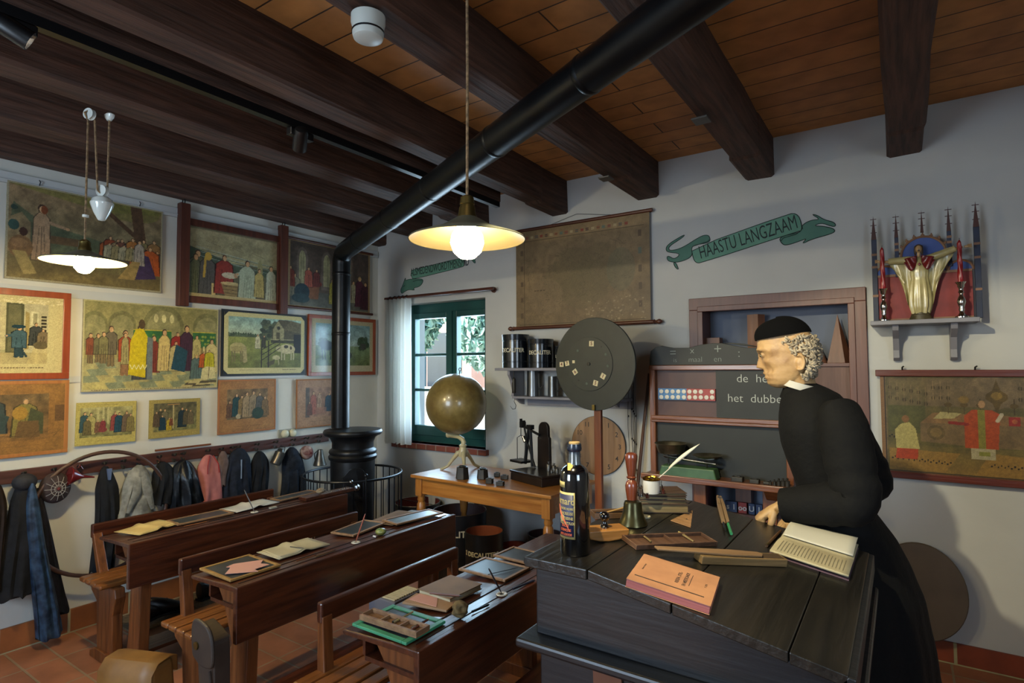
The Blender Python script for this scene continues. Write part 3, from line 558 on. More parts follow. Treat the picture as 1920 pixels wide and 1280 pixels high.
def pic_brown(kind):
    def f(a, n):
        c = CV(a, n, {0: '#7e5a2c', 1: '#8a6238', 2: '#8f6c50'}[kind], 20+kind); c.noise(.08, 10)
        if kind == 0:
            x0, x1, y0, y1 = 0, a-.2, .18, .86; c.grad(y0, y1, '#6a4c28', '#5e4c30', x0, x1); c.noise(.25, 14, (c.X < x1) & (c.Y > y0) & (c.Y < y1))
            c.fig(.22, .3, .56, '#2e3a38', wd=.6, hair='#7a5430'); c.poly([(.08, .3), (.38, .36), (.44, .54), (.2, .66)], '#263634'); c.fig(.62, .24, .56, '#6e6430', wd=.5, hair='#6a5a44'); c.ell(.56, .58, .09, .1, '#8a6a28'); c.poly([(.62, .28), (.84, .26), (.84, .56), (.68, .66)], '#3c4028')
            c.rect(.98, 1.12, .44, .68, '#5a4024'); c.poly([(.5, .22), (.8, .22), (.78, .46), (.54, .46)], '#5a4426'); c.ell(.12, .14, .22, .02, '#2c4424')
            for i in range(14): c.line(.2+.07*i, .2+.1*c.rs.rand(), .4+.06*i, .24+.1*c.rs.rand(), .008, '#4a341c', .6)
        if kind == 1:
            x0, x1, y0, y1 = .14, a-.16, .24, .84; c.grad(y0, y1, '#54462e', '#6a5638', x0, x1); c.noise(.3, 16, (c.X > x0) & (c.X < x1) & (c.Y > y0) & (c.Y < y1))
            for i, (x, h, r_) in enumerate(((.2, .34, '#5a3e26'), (.34, .46, '#1e3a38'), (.45, .4, '#7a6238'), (.56, .5, '#8a7452'), (.7, .5, '#7e6c50'), (.84, .44, '#4a4a44'), (.96, .4, '#6a5434'))): c.fig(x, .28+.02*(i % 3), h, r_, wd=.36)
            c.ell(.8, .34, .13, .12, '#26382c'); c.ell(.38, .3, .05, .05, '#9a8a6a')
        if kind == 2:
            x0, x1, y0, y1 = .2, a-.02, .2, .84; c.rect(x0, x0+.1, y0, y1, '#2c3634'); c.rect(x0, x1, y0, y1, '#7a5a48', .5); c.noise(.2, 14, (c.X > x0) & (c.Y > y0) & (c.Y < y1))
            c.fig(.4, .26, .5, '#8a5040', wd=.3); c.fig(.3, .24, .3, '#5a3a2c', wd=.4); c.fig(.56, .4, .34, '#9a7a60'); c.fig(.82, .3, .42, '#1c3440', wd=.5); c.fig(.98, .3, .4, '#8a6a58', wd=.4); c.rect(.45, .75, .26, .4, '#8a604c', .8)
        c.noise(.08, 50); caption(c, .3, a-.3, .1, .008, '#5a4024'); return c
    return f
def pic_small(kind):
    def f(a, n):
        c = CV(a, n, '#a0924e' if kind == 0 else '#8e7e44', 30+kind, da=1.42); a = 1.42; x0, x1, y0, y1 = (.1, a-.1, .18, .88) if kind == 0 else (.12, a-.1, .16, .9)
        c.grad(y0, y1, '#6e6a40', '#8c8658' if kind == 0 else '#4c4834', x0, x1); c.noise(.25, 16, (c.X > x0) & (c.X < x1) & (c.Y > y0) & (c.Y < y1))
        if kind == 0:
            for x in (.5, .62, .74): c.line(x, .5, x, .86, .05, '#a09868')
            for x, y, h, r_ in ((.2, .3, .48, '#2c4648'), (.34, .24, .52, '#948a52'), (.26, .24, .4, '#5a5030'), (.5, .28, .3, '#6a4a34'), (.62, .3, .3, '#6e2c2c'), (.9, .3, .46, '#7a3a34'), (1.0, .26, .48, '#1c3c48'), (1.18, .26, .5, '#5c4c3a'), (1.28, .26, .44, '#6e6238')): c.fig(x, y, h, r_, wd=.42)
            c.ell(.62, .34, .1, .06, '#6e3030')
        else:
            c.rect(.64, .68, .22, .88, '#9a8c60'); c.line(.5, .86, .82, .86, .03, '#8a6a40')
            for x, y, h, r_ in ((.3, .28, .5, '#3c3828'), (.42, .3, .46, '#5e5840'), (.36, .2, .4, '#16303a'), (.54, .18, .34, '#9a8420'), (.6, .3, .22, '#6a3a24'), (.9, .24, .54, '#1e2c30'), (1.02, .3, .44, '#4c4430'), (1.14, .3, .4, '#5c5038'), (.2, .3, .4, '#4a3c2c')): c.fig(x, y, h, r_, wd=.4)
        c.noise(.08, 50); caption(c, a*.3, a*.68, .93, .014); caption(c, a*.35, a*.65, .08, .01); return c
    return f
redw = wood('red_varnish_frame', '#7a3418', '#8f4222', 'z', rough=.3, coat=.3)
dkw = wood('dark_frame_wood', '#3c1c10', '#55291a', 'z', rough=.5)
kraft = mat('kraft_card', '#8f5a30', rough=.7)
creamed = mat('cream_edge', '#a89f84', '#8f876c', rough=.8, scale=30)
wallpic('wall_print', 'large unframed sermon scene with preacher and crowd under a tree, behind the pulley lamp', ((8, 336), (302, 398), (12, 518), (302, 553)), pic_sermon, n=170, backing=creamed)
t, B, W, H = wallpic('wall_print', 'baptism scene in a heavy dark timber frame with protruding side posts', ((340, 408), (528, 445), (338, 568), (526, 580)), pic_baptism, n=150, frame=(dkw, .045, .03))
for u in (-.03, W-.035): MB().box(u, u+.065, -.03, H+.09, 0, .05, B).build('side_post', dkw, t, bevel=.004)
for u in (0, W): MB().tube([(0, u, H+.08), (.0, u, H+.14), (.03, u, H+.14), (.03, u, H+.08)], .004, 6, M=Matrix.Translation((.01, -W/2, 0))).build('hanging_hook', iron, t)
t, B, W, H = wallpic('wall_print', 'gothic hall scene on thin wooden rods, partly hidden by the stove pipe', ((537, 445), (692, 477), (540, 575), (692, 588)), pic_court, n=130)
for v in (-.012, H-.008): MB().tube([(0, -W/2-.03, v+.01), (0, W/2+.03, v+.01)], .011, 8, M=Matrix.Translation((.012, 0, 0))).build('rod', dkw, t)
wallpic('wall_print', 'glazed print of a boy in blue sailor clothes at a door, orange frame', ((-70, 536), (131, 548), (-70, 714), (128, 709)), pic_boy, n=140, frame=(redw, .035, .02), m=pmg)
wallpic('wall_print', 'long print of a vaulted hall with a figure in a yellow cloak', ((157, 558), (408, 583), (151, 730), (406, 730)), pic_crown, n=200, depth=.02, backing=creamed)
t, B, W, H = wallpic('wall_print', 'farmyard print with pigs and a grey cow, black corners', ((414, 578), (572, 592), (414, 706), (572, 702)), pic_farm, n=150, backing=mat('black_card', '#12161a', rough=.5), pad=.016)
wallpic('wall_print', 'glazed print of a dark horse in a meadow, orange frame behind the stove pipe', ((577, 590), (702, 598), (575, 705), (702, 702)), pic_horse, n=120, frame=(redw, .03, .018), m=pmg)
wallpic('wall_print', 'large brown print of two seated bearded men, low at the left edge', ((-70, 711), (128, 716), (-70, 866), (126, 848)), pic_brown(0), n=130, frame=(wood('tan_frame', '#8a5424', '#a06830', 'z', rough=.5), .02, .012))
wallpic('wall_print', 'small yellowed print of robed figures around a child, above the hoop', ((142, 754), (255, 752), (138, 835), (252, 828)), pic_small(0), n=110, rot=-.012)
wallpic('wall_print', 'small dark print of a cross with mourners, right of the other small print', ((278, 750), (374, 746), (277, 823), (373, 813)), pic_small(1), n=110)
wallpic('wall_print', 'square brown print of a crowded tent scene, below the farmyard print', ((408, 712), (516, 710), (407, 816), (515, 804)), pic_brown(1), n=110, frame=(kraft, .012, .012))
wallpic('wall_print', 'faded pinkish print with blue robed woman, half behind the stove pipe', ((553, 712), (644, 708), (556, 803), (644, 795)), pic_brown(2), n=100, frame=(kraft, .01, .012))
# small hanging nails with wire for the sermon print
for px_, py_ in ((73, 345), (261, 384)):
    p = PX(px_, py_, WX+.02); tag(MB().tube([p+Vector((.005, 0, .02)), p+Vector((.012, .004, .01)), p+Vector((.006, 0, -.01))], .003, 5).build('picture_hook', iron), 'small black wire hook on the rail above the sermon print, %s one' % ('left' if px_ < 100 else 'right'), 'hook', 'rail hooks')
# double round light switch
p = PX(540, 812); t = thing('light_switch', 'double round white bakelite switch on the left wall above the coat rack', 'switch', (WX+.002, p.y, p.z))
cream = mat('bakelite_cream', '#c2bc9f', rough=.3)
MB().box(0, .006, -.085, .065, -.035, .035).build('base_plate', mat('switch_plate', '#8f8c7c', rough=.5), t, bevel=.002)
for yy in (-.035, .035): MB().lathe([(.001, .026), (.012, .026), (.024, .022), (.03, .012), (.031, 0)][::-1], (0, 0, 0), 20, M=Matrix.Translation((.006, yy, 0)) @ Matrix.Rotation(R(90), 4, 'Y')).build('knob', cream, t, smooth=True)
# ---------------------------------------------------------------- the two things rolled on the back wall: map and altar picture
def backframe(x0, x1, zt0, zt1, zb): pass
def pic_map(a, n):
    c = CV(a, n, '#6f5c40', 41, .06); c.noise(.1, 6); c.noise(.08, 30)
    for i in range(5): c.ell(.55+.1*i, .45+.12*math.sin(i*2), .22, .2, '#5e5236', .35)
    c.ell(1.15, .5, .14, .2, '#5a5a44', .4); c.ell(.35, .3, .2, .18, '#756248', .4)
    for i in range(260): x = c.rs.rand()*a*.8+.12; y = .05+.8*c.rs.rand(); c.line(x, y, x+.03*c.rs.randn(), y+.03*c.rs.randn(), .004, '#4a4028', .5)
    for x in (.1, a-.13, .04, a-.05): c.line(x, .02, x, .97, .004, '#3c2f1c')
    for y in (.88, .95, .03): c.line(.04, y, a-.05, y, .004, '#3c2f1c')
    F = ['#7a3a24', '#8a7a5a', '#3c4a44', '#6e2e20', '#2e2a24', '#8f7f5c', '#7a4a2c', '#4c5a50']
    for i in range(20): x = .12+i*(a-.3)/20; c.rect(x, x+.032, .9, .93, F[i % 8]); c.rect(x, x+.032, .912, .92, F[(i*3+2) % 8])
    for i in range(5): y = .1+.16*i; c.rect(.055, .085, y, y+.05, '#4a3a28', .8); c.rect(a-.11, a-.075, y+.04, y+.1, F[(i*5) % 8] if i == 3 else '#4a3a28', .8)
    caption(c, .22, .34, .36, .014, '#3c2f1c'); 
    for i in range(70): c.ell(a*(.55+.42*c.rs.rand()), .03+.22*c.rs.rand(), .012*c.rs.rand(), .006, '#a08c6a', .6)
    return c
def hangmap(label, x0, x1, z0, z1, cvf, n, rodm, rr, ext, flat=False, finial=True, tilt=0):
    W, H = x1-x0, z1-z0; t = thing('wall_map' if finial else 'wall_chart', label, 'map' if finial else 'wall chart', ((x0+x1)/2, WY-.03, z0))
    B = Matrix(((1, 0, 0, -W/2), (0, 0, -1, 0), (0, 1, 0, 0), (0, 0, 0, 1)))
    cv = cvf(W/H, n); cv.sheet('print', t, (B, W, H))
    for v, nm in ((0, 'bottom_rod'), (H, 'top_rod')):
        m2 = MB()
        if flat: m2.box(-W/2-ext, W/2+ext, -.018, .012, v-rr, v+rr)
        else: m2.tube([(-W/2-ext, 0, v), (W/2+ext, 0, v)], rr, 12)
        m2.build(nm, rodm, t, smooth=not flat, bevel=.003 if flat else 0)
        if finial and v == 0:
            for sgn in (-1, 1):
                M = Matrix.Translation((sgn*(W/2+ext), 0, v)) @ Matrix.Rotation(R(90)*sgn, 4, 'Y')
                MB().lathe([(.012, -.005), (.017, .002), (.009, .012), (.012, .02), (.018, .032), (.016, .042), (.006, .054), (0, .058)], (0, 0, 0), 14, M=M).build('finial', rodm, t, smooth=True)
    return t, W, H
rodm = wood('map_rod', '#3e2014', '#5a3020', 'x', rough=.4)
t, W, H = hangmap('old brown wall map of Europe with rows of flags, on dark rods', PY(970, 500).x+.01, PY(1222, 500).x-.0, 1.79, 2.535, pic_map, 190, rodm, .013, .022)
MB().tube([(-.25, .01, H+.01), (-.02, .02, H+.065), (.28, .01, H+.01)], .0015, 5).build('hanging_wire', iron, t)
def pic_altar(a, n):
    c = CV(a, n, '#5a4a26', 51); c.rect(0, a, 0, 1, '#5c4c30'); u = a/2.05
    c.rect(.05, a, .04, .97, '#4c4420'); c.grad(.5, .95, '#4a4420', '#55482e', .06, a-.0); c.grad(.04, .3, '#6a5224', '#544a24', .06, a)
    c.rect(.38, 1.4, .68, .95, '#5a4c34'); c.rect(.06, .34, .68, .93, '#554a2e'); c.ell(.86, .82, .19, .16, '#5f5038', .9)
    for r_ in range(2):
        for i in range(22):
            x = .08+.058*i; y = .86-.1*r_-.0 if i > 5 else .86-.1*r_-.012*i
            if not .6 < x < 1.02: c.ell(x, y, .015, .02, '#3a3018'); c.line(x, y-.02, x, y+.06, .006, '#6a583c')
    c.rect(.06, .36, .42, .68, '#454420'); c.poly([(.32, .34), (.32, .52), (.42, .6), (1.32, .58), (1.3, .3), (.6, .32)], '#5e4c30'); c.poly([(.32, .52), (.42, .62), (1.34, .6), (1.3, .52)], '#6a5030')
    c.ell(.44, .43, .07, .07, '#4c3e22'); c.ell(.44, .43, .045, .045, '#5e4c2a'); c.ell(1.18, .38, .06, .07, '#4c3e22')
    c.poly([(.42, .56), (.58, .57), (.64, .62), (.48, .63)], '#8a8054'); c.poly([(1.14, .55), (1.26, .54), (1.32, .62), (1.2, .63)], '#857a50'); c.line(1.22, .55, 1.26, .62, .008, '#4a3e20')
    for x in (.54, .66, .78, 1.02, 1.14, 1.27): c.line(x, .62, x, .76, .008, '#3c2f14'); c.ell(x, .7, .03, .022, '#4c3c18')
    c.ell(.66, .75, .04, .035, '#6a5426'); c.ell(1.14, .75, .04, .035, '#6a5426')
    c.poly([(.9, .62), (.93, .72), (.98, .76), (.98, .8), (.93, .84), (.9, .94), (.87, .84), (.82, .8), (.82, .76), (.87, .72)], '#4a3a14'); c.ell(.9, .79, .04, .035, '#6a5420')
    c.rect(.98, 1.06, .52, .6, '#7a2018'); c.ell(.98+.04, .56, .02, .02, '#8f4a28')
    c.rect(1.46, a-.03, .3, .93, '#3c3a2c'); c.rect(1.5, a-.05, .34, .9, '#59605a'); c.poly([(1.5, .9), (1.7, .9), (1.5, .5)], '#8f8a5a'); c.fig(1.68, .42, .4, '#6e2c28', wd=.5)
    for i in range(24): c.ell(1.52+.4*c.rs.rand(), .36+.2*c.rs.rand(), .03, .03, ['#7a6c28', '#2c4048', '#7a2c1c', '#8a8458'][i % 4], .8)
    c.noise(.12, 20)
    for P_ in ([(.06, .08), (.5, .05), (.62, .24), (.06, .26)], [(.72, .04), (1.5, .04), (1.3, .22), (.84, .26)], [(1.42, .26), (a, .22), (a, .42), (1.55, .4)], [(1.35, .04), (a, .04), (a, .18), (1.42, .2)]): c.poly(P_, '#7a5c26', .85)
    def chk(x0, y0, x1, y1, k):
        for i in range(k):
            t = i/k; x = x0+(x1-x0)*t; y = y0+(y1-y0)*t; o_ = .008 if i % 2 else -.008; c.rect(x, x+.012, y+o_-.008, y+o_+.008, '#14120c')
    chk(.08, .17, .56, .14, 22); chk(.84, .15, a-.05, .1, 44); chk(1.34, .18, 1.2, .04, 12); chk(1.5, .28, 1.62, .38, 12); chk(.06, .38, .3, .37, 12)
    for x, sk_, y in ((.2, '#8a3010', .16), (1.18, '#8a3010', .22)): c.poly([(x-.09, y), (x+.09, y), (x+.1, y+.14), (x-.07, y+.14)], sk_); c.poly([(x-.08, y+.1), (x+.11, y+.1), (x+.08, y+.3), (x+.03, y+.36), (x-.04, y+.34), (x-.09, y+.28)], '#90854e' if x < .5 else '#8a7a58'); c.ell(x, y+.39, .03, .035, '#6a4a28')
    c.rect(.7, .88, .2, .34, '#8a8264'); c.rect(.76, .84, .23, .27, '#6a6a28'); c.poly([(.66, .3), (.9, .3), (.92, .62), (.86, .66), (.72, .66), (.66, .6)], '#8a3812'); c.rect(.76, .81, .3, .66, '#6a6424'); c.line(.68, .52, .55, .53, .03, '#6e1c14'); c.ell(.79, .71, .025, .035, '#8a6a48'); c.line(.9, .56, .93, .62, .03, '#9a9078')
    c.noise(.08, 60); c.put((c.X < .03), '#6a4c2c'); c.put((c.Y < .035) | (c.Y > .975), '#6a4c2c'); c.put((c.X < .04) & (c.X > .03), '#201a10'); c.put((c.Y < .045) & (c.Y > .035), '#201a10'); return c
mah = wood('mahogany_batten', '#4a1a0e', '#5e2614', 'x', rough=.35, coat=.2)
ax0 = PY(1652, 760).x; t, W, H = hangmap('coloured chart of a priest and two servers at an altar, right of the priest mannequin', ax0, .92, .925, 1.455, pic_altar, 210, mah, .017, .02, flat=True, finial=False)
for u in (-W/2+.1, -W/2+.40): MB().tube([(u, .01, H+.01), (u, .0, H+.03), (u+.006, -.01, H+.035)], .004, 6).build('hanging_hook', iron, t)
# ================================================================ lamps, track, pipe, stove
enamel = mat('enamel_green_grey', '#5f5f50', rough=.3); enamel_in = mat('enamel_cream', '#8a7f62', rough=.4)
opal = mat('opal_bulb', '#ffe6ac', emit=24); opal2 = mat('opal_bulb_far', '#ffe4a4', emit=420)
cord = mat('cord_beige', '#8f7350', '#5e4a32', rough=.8, scale=90, bump=.5)
porc = mat('porcelain', '#c9cdc6', rough=.12, coat=.5)
def shade_parts(t, Rr, z0, hh, tilt=0):
    M = Matrix.Rotation(tilt, 4, 'Y')
    MB(M).lathe([(.022, z0+hh), (.03, z0+hh-.004), (Rr*.5, z0+hh*.45), (Rr, z0), (Rr+.003, z0-.004), (Rr+.001, z0-.005)], (0, 0, 0), 40, cap=False).build('lamp_shade', enamel, t, smooth=True)
    MB(M).lathe([(Rr, z0-.004), (Rr-.003, z0-.001), (Rr*.5, z0+hh*.42), (.03, z0+hh-.008)], (0, 0, 0), 40, cap=False).build('shade_lining', enamel_in, t, smooth=True, label='white enamel inside of the shade')
# near pendant
lp = PY(876, 447, 1.3); RZ = lp.z; PR = 108*(Vector((lp.x, lp.y, lp.z-CH)).dot(_f))/FPX
t = thing('pendant_lamp', 'large near pendant lamp with lit round bulb, hanging in the middle of the picture', 'lamp', (lp.x, lp.y, CZ-.98))
zb = lp.z-(CZ-.98)
shade_parts(t, PR, zb, .065)
MB().lathe([(.012, zb+.125), (.019, zb+.12), (.022, zb+.10), (.02, zb+.098), (.023, zb+.09), (.026, zb+.07), (.03, zb+.06), (.03, zb+.05)][::-1], (0, 0, 0), 20).build('socket', brass, t, smooth=True)
MB().lathe([(0, zb-.062), (.022, zb-.057), (.04, zb-.040), (.049, zb-.013), (.045, zb+.010), (.03, zb+.034), (.018, zb+.048), (.016, zb+.062)], (.0, 0, 0), 28).build('bulb', opal, t, smooth=True)
MB().tube([(0, 0, zb+.12), (0.002, 0, zb+.5), (0, 0, .98)], .0042, 8).build('cord', cord, t)
#light('pendant_bulb_light', 'POINT', (lp.x, lp.y, lp.z-.008), 9, (1, .74, .42), shadow_soft_size=.04)
# far pulley lamp
qp = PX(158, 489, -2.86); t = thing('pulley_lamp', 'small lit rise and fall lamp on pulleys in front of the sermon print', 'lamp', (qp.x, qp.y, qp.z-.06)); z0 = .06
q = lambda px_, py_: (WM[t.name].inverted() @ PX(px_, py_, qp.x))
shade_parts(t, .152, z0, .045, 0)
MB().lathe([(.026, z0+.04), (.026, z0+.055), (.022, z0+.06), (.022, z0+.08), (.012, z0+.09)], (0, 0, 0), 18).build('socket', brass, t, smooth=True)
MB().lathe([(0, z0-.054), (.02, z0-.049), (.035, z0-.03), (.038, z0-.012), (.030, z0+.010), (.016, z0+.034)], (0, 0, 0), 24).build('bulb', opal2, t, smooth=True)
c1, c2, c3, c4 = q(168, 214), q(192, 358), q(205, 228), q(160, 410)
def pulley(c, r, nm='pulley'): MB().lathe([(.004, -.009), (r, -.009), (r*.72, -.003), (r*.72, .003), (r, .009), (.004, .009)], (0, 0, 0), 22, M=Matrix.Translation(c) @ Matrix.Rotation(R(90), 4, 'X') @ Matrix.Rotation(R(25), 4, 'Y')).build(nm, porc, t, smooth=True)
pulley(c1, .024); pulley(c2, .025)
MB().tube([(c1.x, c1.y, c1.z), (c1.x, c1.y, 2.62-WM[t.name].translation.z)], .004, 6).build('pulley_bracket', iron, t)
MB().lathe([(0, -.016), (.014, -.015), (.026, -.004), (.03, .008), (.02, .016), (0, .018)], (c3.x, c3.y, c3.z+.02), 16, sy=.6).build('ceiling_rose', porc, t, smooth=True)
hw_ = .0185
MB().tube([(0, 0, z0+.09), (0, 0, c4.z), (c1.x*0-.0, -.0, c1.z-.03), (c1.x, c1.y-hw_, c1.z), (c1.x, c1.y, c1.z+.02), (c1.x, c1.y+hw_, c1.z), (c2.x, c2.y-hw_, c2.z), (c2.x, c2.y, c2.z-.02), (c2.x, c2.y+hw_, c2.z), (c3.x, c3.y, c3.z+.01)], .0042, 6).build('cord', cord, t)
MB().lathe([(0, z0+.185), (.012, z0+.187), (.012, z0+.197), (0, z0+.199)], (0, 0, 0), 12).build('cord_clip', porc, t)
cw = q(191, 392)
MB().lathe([(0, -.052), (.012, -.05), (.016, -.045), (.03, -.018), (.042, .014), (.044, .022), (.044, .027), (.041, .03), (.038, .042), (.024, .053), (.006, .058), (.005, .075), (0, .075)], cw, 28).build('counterweight', porc, t, smooth=True, label='white porcelain counterweight')
#light('pulley_bulb_light', 'POINT', (qp.x, qp.y, qp.z-.006), 17, (1, .76, .42), shadow_soft_size=.035)
# lighting track and spots
trk = mat('track_black', '#08080a', rough=.35)
xt = -2.245; mb = MB(); mb.box(xt-.018, xt+.018, Y0+.3, 3.16, 2.58, 2.615)
t = tag(mb.build('light_track', trk), 'long black lighting track under the ceiling beams', 'light track')
MB().box(xt-.004, xt+.024, Y0+.3, 3.16, 2.6155, 2.86).build('mounting_strip', beamw, t, world=True)
def spot(nm, label, px_, py_, aim, en, col=(1, .88, .60), lit=True, L=.10, zt=2.58):
    p = PX(px_, py_, xt); t = thing(nm, label, 'spotlight', (xt, p.y, p.z), 0, 'track spotlights')
    MB().box(-.018, .018, -.06, .06, zt-p.z-.035, zt-p.z-.002).build('adapter', trk, t, bevel=.003)
    MB().tube([(0, 0, zt-p.z-.03), (0, 0, .02)], .009, 8).build('stem', trk, t)
    d = (Vector(aim)-p).normalized(); Mr = d.to_track_quat('Z', 'Y').to_matrix().to_4x4()
    MB().lathe([(.012, -L*.6), (.026, -L*.55), (.032, -L*.3), (.032, L*.5), (.028, L*.5), (.026, L*.3), (0, L*.3)], (0, 0, 0), 20, M=Mr).build('housing', trk, t, smooth=True)
    lens = mat('spot_lens_lit', '#fff2dc', emit=18) if lit else mat('spot_lens_off', '#8fa0a8', rough=.1)
    MB().lathe([(.0255, L*.31), (0, L*.31)], (0, 0, 0), 18, M=Mr).build('lens', lens, t)
    if lit: light(nm+'_beam', 'SPOT', tuple(p+d*(L*.52)), en, col, target=aim, spot_size=R(78), spot_blend=.6, shadow_soft_size=.02)
spot('track_spotlight', 'lit black track spotlight at the top left corner', 22, 55, (-1.4, 3.6, 1.0), 26)
spot('track_spotlight', 'unlit looking black track spotlight further along, near the middle of the track', 563, 262, (-3.9, 2.6, 1.2), 16, lit=False)
# a third spot on its own short track, above the top edge of the picture
t = thing('track_spotlight', 'black spotlight on a short track above the lectern', 'spotlight', (-.72, .80, 2.5), 0, 'track spotlights'); _tg = (.0, 3.1, .40)
MB().box(-.018, .018, -1.6, .12, .075, .11).build('track', trk, t); MB().tube([(0, 0, .08), (0, 0, .01)], .009, 8).build('stem', trk, t)
_d = (Vector(_tg)-Vector((-.72, .80, 2.5))).normalized(); _M = _d.to_track_quat('Z', 'Y').to_matrix().to_4x4()
MB().lathe([(.012, -.06), (.026, -.055), (.032, -.03), (.032, .05), (.028, .05), (.026, .03), (0, .03)], (0, 0, 0), 20, M=_M).build('housing', trk, t, smooth=True)
MB().lathe([(.0255, .031), (0, .031)], (0, 0, 0), 18, M=_M).build('lens', mat('spot_lens_lit', '#fff2dc', emit=18), t)
light('lectern_spot_beam', 'SPOT', tuple(Vector((-.72, .80, 2.5))+_d*.052), 80, (1, .88, .58), target=_tg, spot_size=R(66), spot_blend=.22, shadow_soft_size=.02)
# smoke detector
p = PZ(668, 18, 2.62); t = thing('smoke_detector', 'round white smoke detector on the ceiling beam', 'smoke detector', (-1.385, p.y+.05, 2.545), 0)
sd = mat('detector_white', '#b9bcb4', rough=.4)
MB().lathe([(0, 0), (.035, 0), (.046, .006), (.049, .016), (.05, .04), (.054, .055), (.054, .078), (0, .078)], (0, 0, 0), 32).build('cover', sd, t, smooth=True)
MB().lathe([(.0495, .024), (.0515, .024), (.0515, .029), (.0495, .029)], (0, 0, 0), 32).build('vent_slot', iron, t)
# stove pipe
pipem = mat('stove_pipe_black', '#0f1114', '#16191c', rough=.36, metal=.6, scale=8, bump=.04)
E1 = PZ(638, 801, 1.055); E1 = Vector((E1.x, E1.y, 1.055)); r0 = .066
top = Vector((E1.x, E1.y, 2.36)); far = PZ(1262, 22, 2.47); dirv = (far-top).normalized(); end = top+dirv*((far-top).length+.75)
def arc(a, b, c, n=5):
    o = []
    for i in range(n+1): s_ = i/n; o.append(a*(1-s_)**2+b*2*s_*(1-s_)+c*s_*s_)
    return o
pts = [E1]+arc(top-Vector((0, 0, .09)), top, top+dirv*.09)+[end]
t = tag(MB().tube(pts, r0, 28).build('stove_pipe', pipem, smooth=True), 'black stove pipe rising from the stove and crossing the room under the beams', 'stove pipe')
for s_ in (.45, 1.05, 1.65, 2.3, 2.9):
    c = top+dirv*s_; MB().tube([c-dirv*.012, c-dirv*.004, c+dirv*.004, c+dirv*.012], [r0+.0005, r0+.003, r0+.003, r0+.0005], 28).build('pipe_joint', pipem, t, smooth=True, world=True)
for z in (1.75, 2.2): MB().tube([(E1.x, E1.y, z-.012), (E1.x, E1.y, z-.004), (E1.x, E1.y, z+.004), (E1.x, E1.y, z+.012)], [r0+.0005, r0+.003, r0+.003, r0+.0005], 28).build('pipe_joint', pipem, t, smooth=True, world=True)
# stove
sx_, sy_ = -3.385, 2.90
t = thing('cast_iron_stove', 'round black cast iron stove inside a wire guard, left of the window', 'stove', (sx_, sy_, 0))
st = mat('stove_iron', '#15171a', '#1e2023', rough=.4, metal=.5, scale=14, bump=.1)
MB().lathe([(.10, .12), (.14, .12), (.165, .16), (.15, .2), (.14, .24), (.15, .3), (.158, .6), (.16, .82), (.172, .83), (.175, .85), (.165, .865), (.172, .88), (.168, .895), (.15, .91), (.15, .95), (.165, .985), (.19, 1.0)], (0, 0, 0), 36).build('body', st, t, smooth=True)
MB().lathe([(.19, 1.0), (.205, 1.005), (.213, 1.02), (.213, 1.03), (.205, 1.042), (.12, 1.047), (0, 1.047)], (0, 0, 0), 40).build('top_plate', st, t, smooth=True)
ang = math.atan2(-sy_, -sx_)+.12
for k in range(3):
    a_ = ang+.5+k*2*PI/3; MB().tube([(.12*math.cos(a_), .12*math.sin(a_), .16), (.2*math.cos(a_), .2*math.sin(a_), .1), (.22*math.cos(a_), .22*math.sin(a_), 0.008)], [.03, .022, .018], 8).build('leg', st, t, smooth=True)
Md = Matrix.Rotation(ang, 4, 'Z')
def curved(poly, r_a, r_b, wrap=.165):
    n = len(poly); vs = []
    for rr in (r_a, r_b): vs += [(rr*math.cos(u/wrap), rr*math.sin(u/wrap), z) for u, z in poly]
    return vs, [tuple(range(n)), tuple(range(n, 2*n))]+[(i, (i+1) % n, (i+1) % n+n, i+n) for i in range(n)]
sh = [(-.085, .36), (.085, .36), (.09, .72)]+[(.09-.18*k/12, .72+.06*math.sin(PI*k/12)**2+.02*math.sin(PI*k/6)**2) for k in range(1, 12)]+[(-.09, .72)]
d_ = MB(); vs, fs = curved(sh, .155, .178); d_.add(vs, fs, Md); d_ = d_.build('door', st, t, bevel=.003)
MB(Md).lathe([(.0, .05), (.02, .046), (.028, .03), (.022, .016), (.01, .01), (.01, -.01)][::-1], (0, 0, 0), 16, M=Matrix.Translation((.178, .0, .65)) @ Matrix.Rotation(R(90), 4, 'Y')).build('door_knob', steel, d_, smooth=True)
# guard
t = thing('stove_guard', 'round black wire guard rail with hinged gate round the stove', 'stove guard', (sx_, sy_, 0)); gR = .355
rod_ = mat('guard_iron', '#1d2026', rough=.35, metal=.6)
for z, rr, nm in ((.72, .009, 'top_rail'), (.10, .007, 'bottom_rail')): MB().tube([(gR*math.cos(a_*2*PI/48), gR*math.sin(a_*2*PI/48), z) for a_ in range(48)], rr, 8, closed=True).build(nm, rod_, t, smooth=True)
for k in range(34):
    a_ = k*2*PI/34+.05; f0 = .0 if k % 8 == 0 else .1
    MB().tube([(gR*math.cos(a_), gR*math.sin(a_), f0+.002), (gR*math.cos(a_), gR*math.sin(a_), .72)], .0042, 6).build('bar', rod_, t)
MB().tube([((gR+.012)*math.cos(ang+.12), (gR+.012)*math.sin(ang+.12), .03), ((gR+.012)*math.cos(ang+.12), (gR+.012)*math.sin(ang+.12), .75)], .006, 8).ball(((gR+.012)*math.cos(ang+.12), (gR+.012)*math.sin(ang+.12), .76), .014).build('gate_post', rod_, t, smooth=True)
MB().ball((gR*math.cos(ang-.15)*1.03, gR*math.sin(ang-.15)*1.03, .725), .014).build('gate_catch', steel, t, smooth=True)
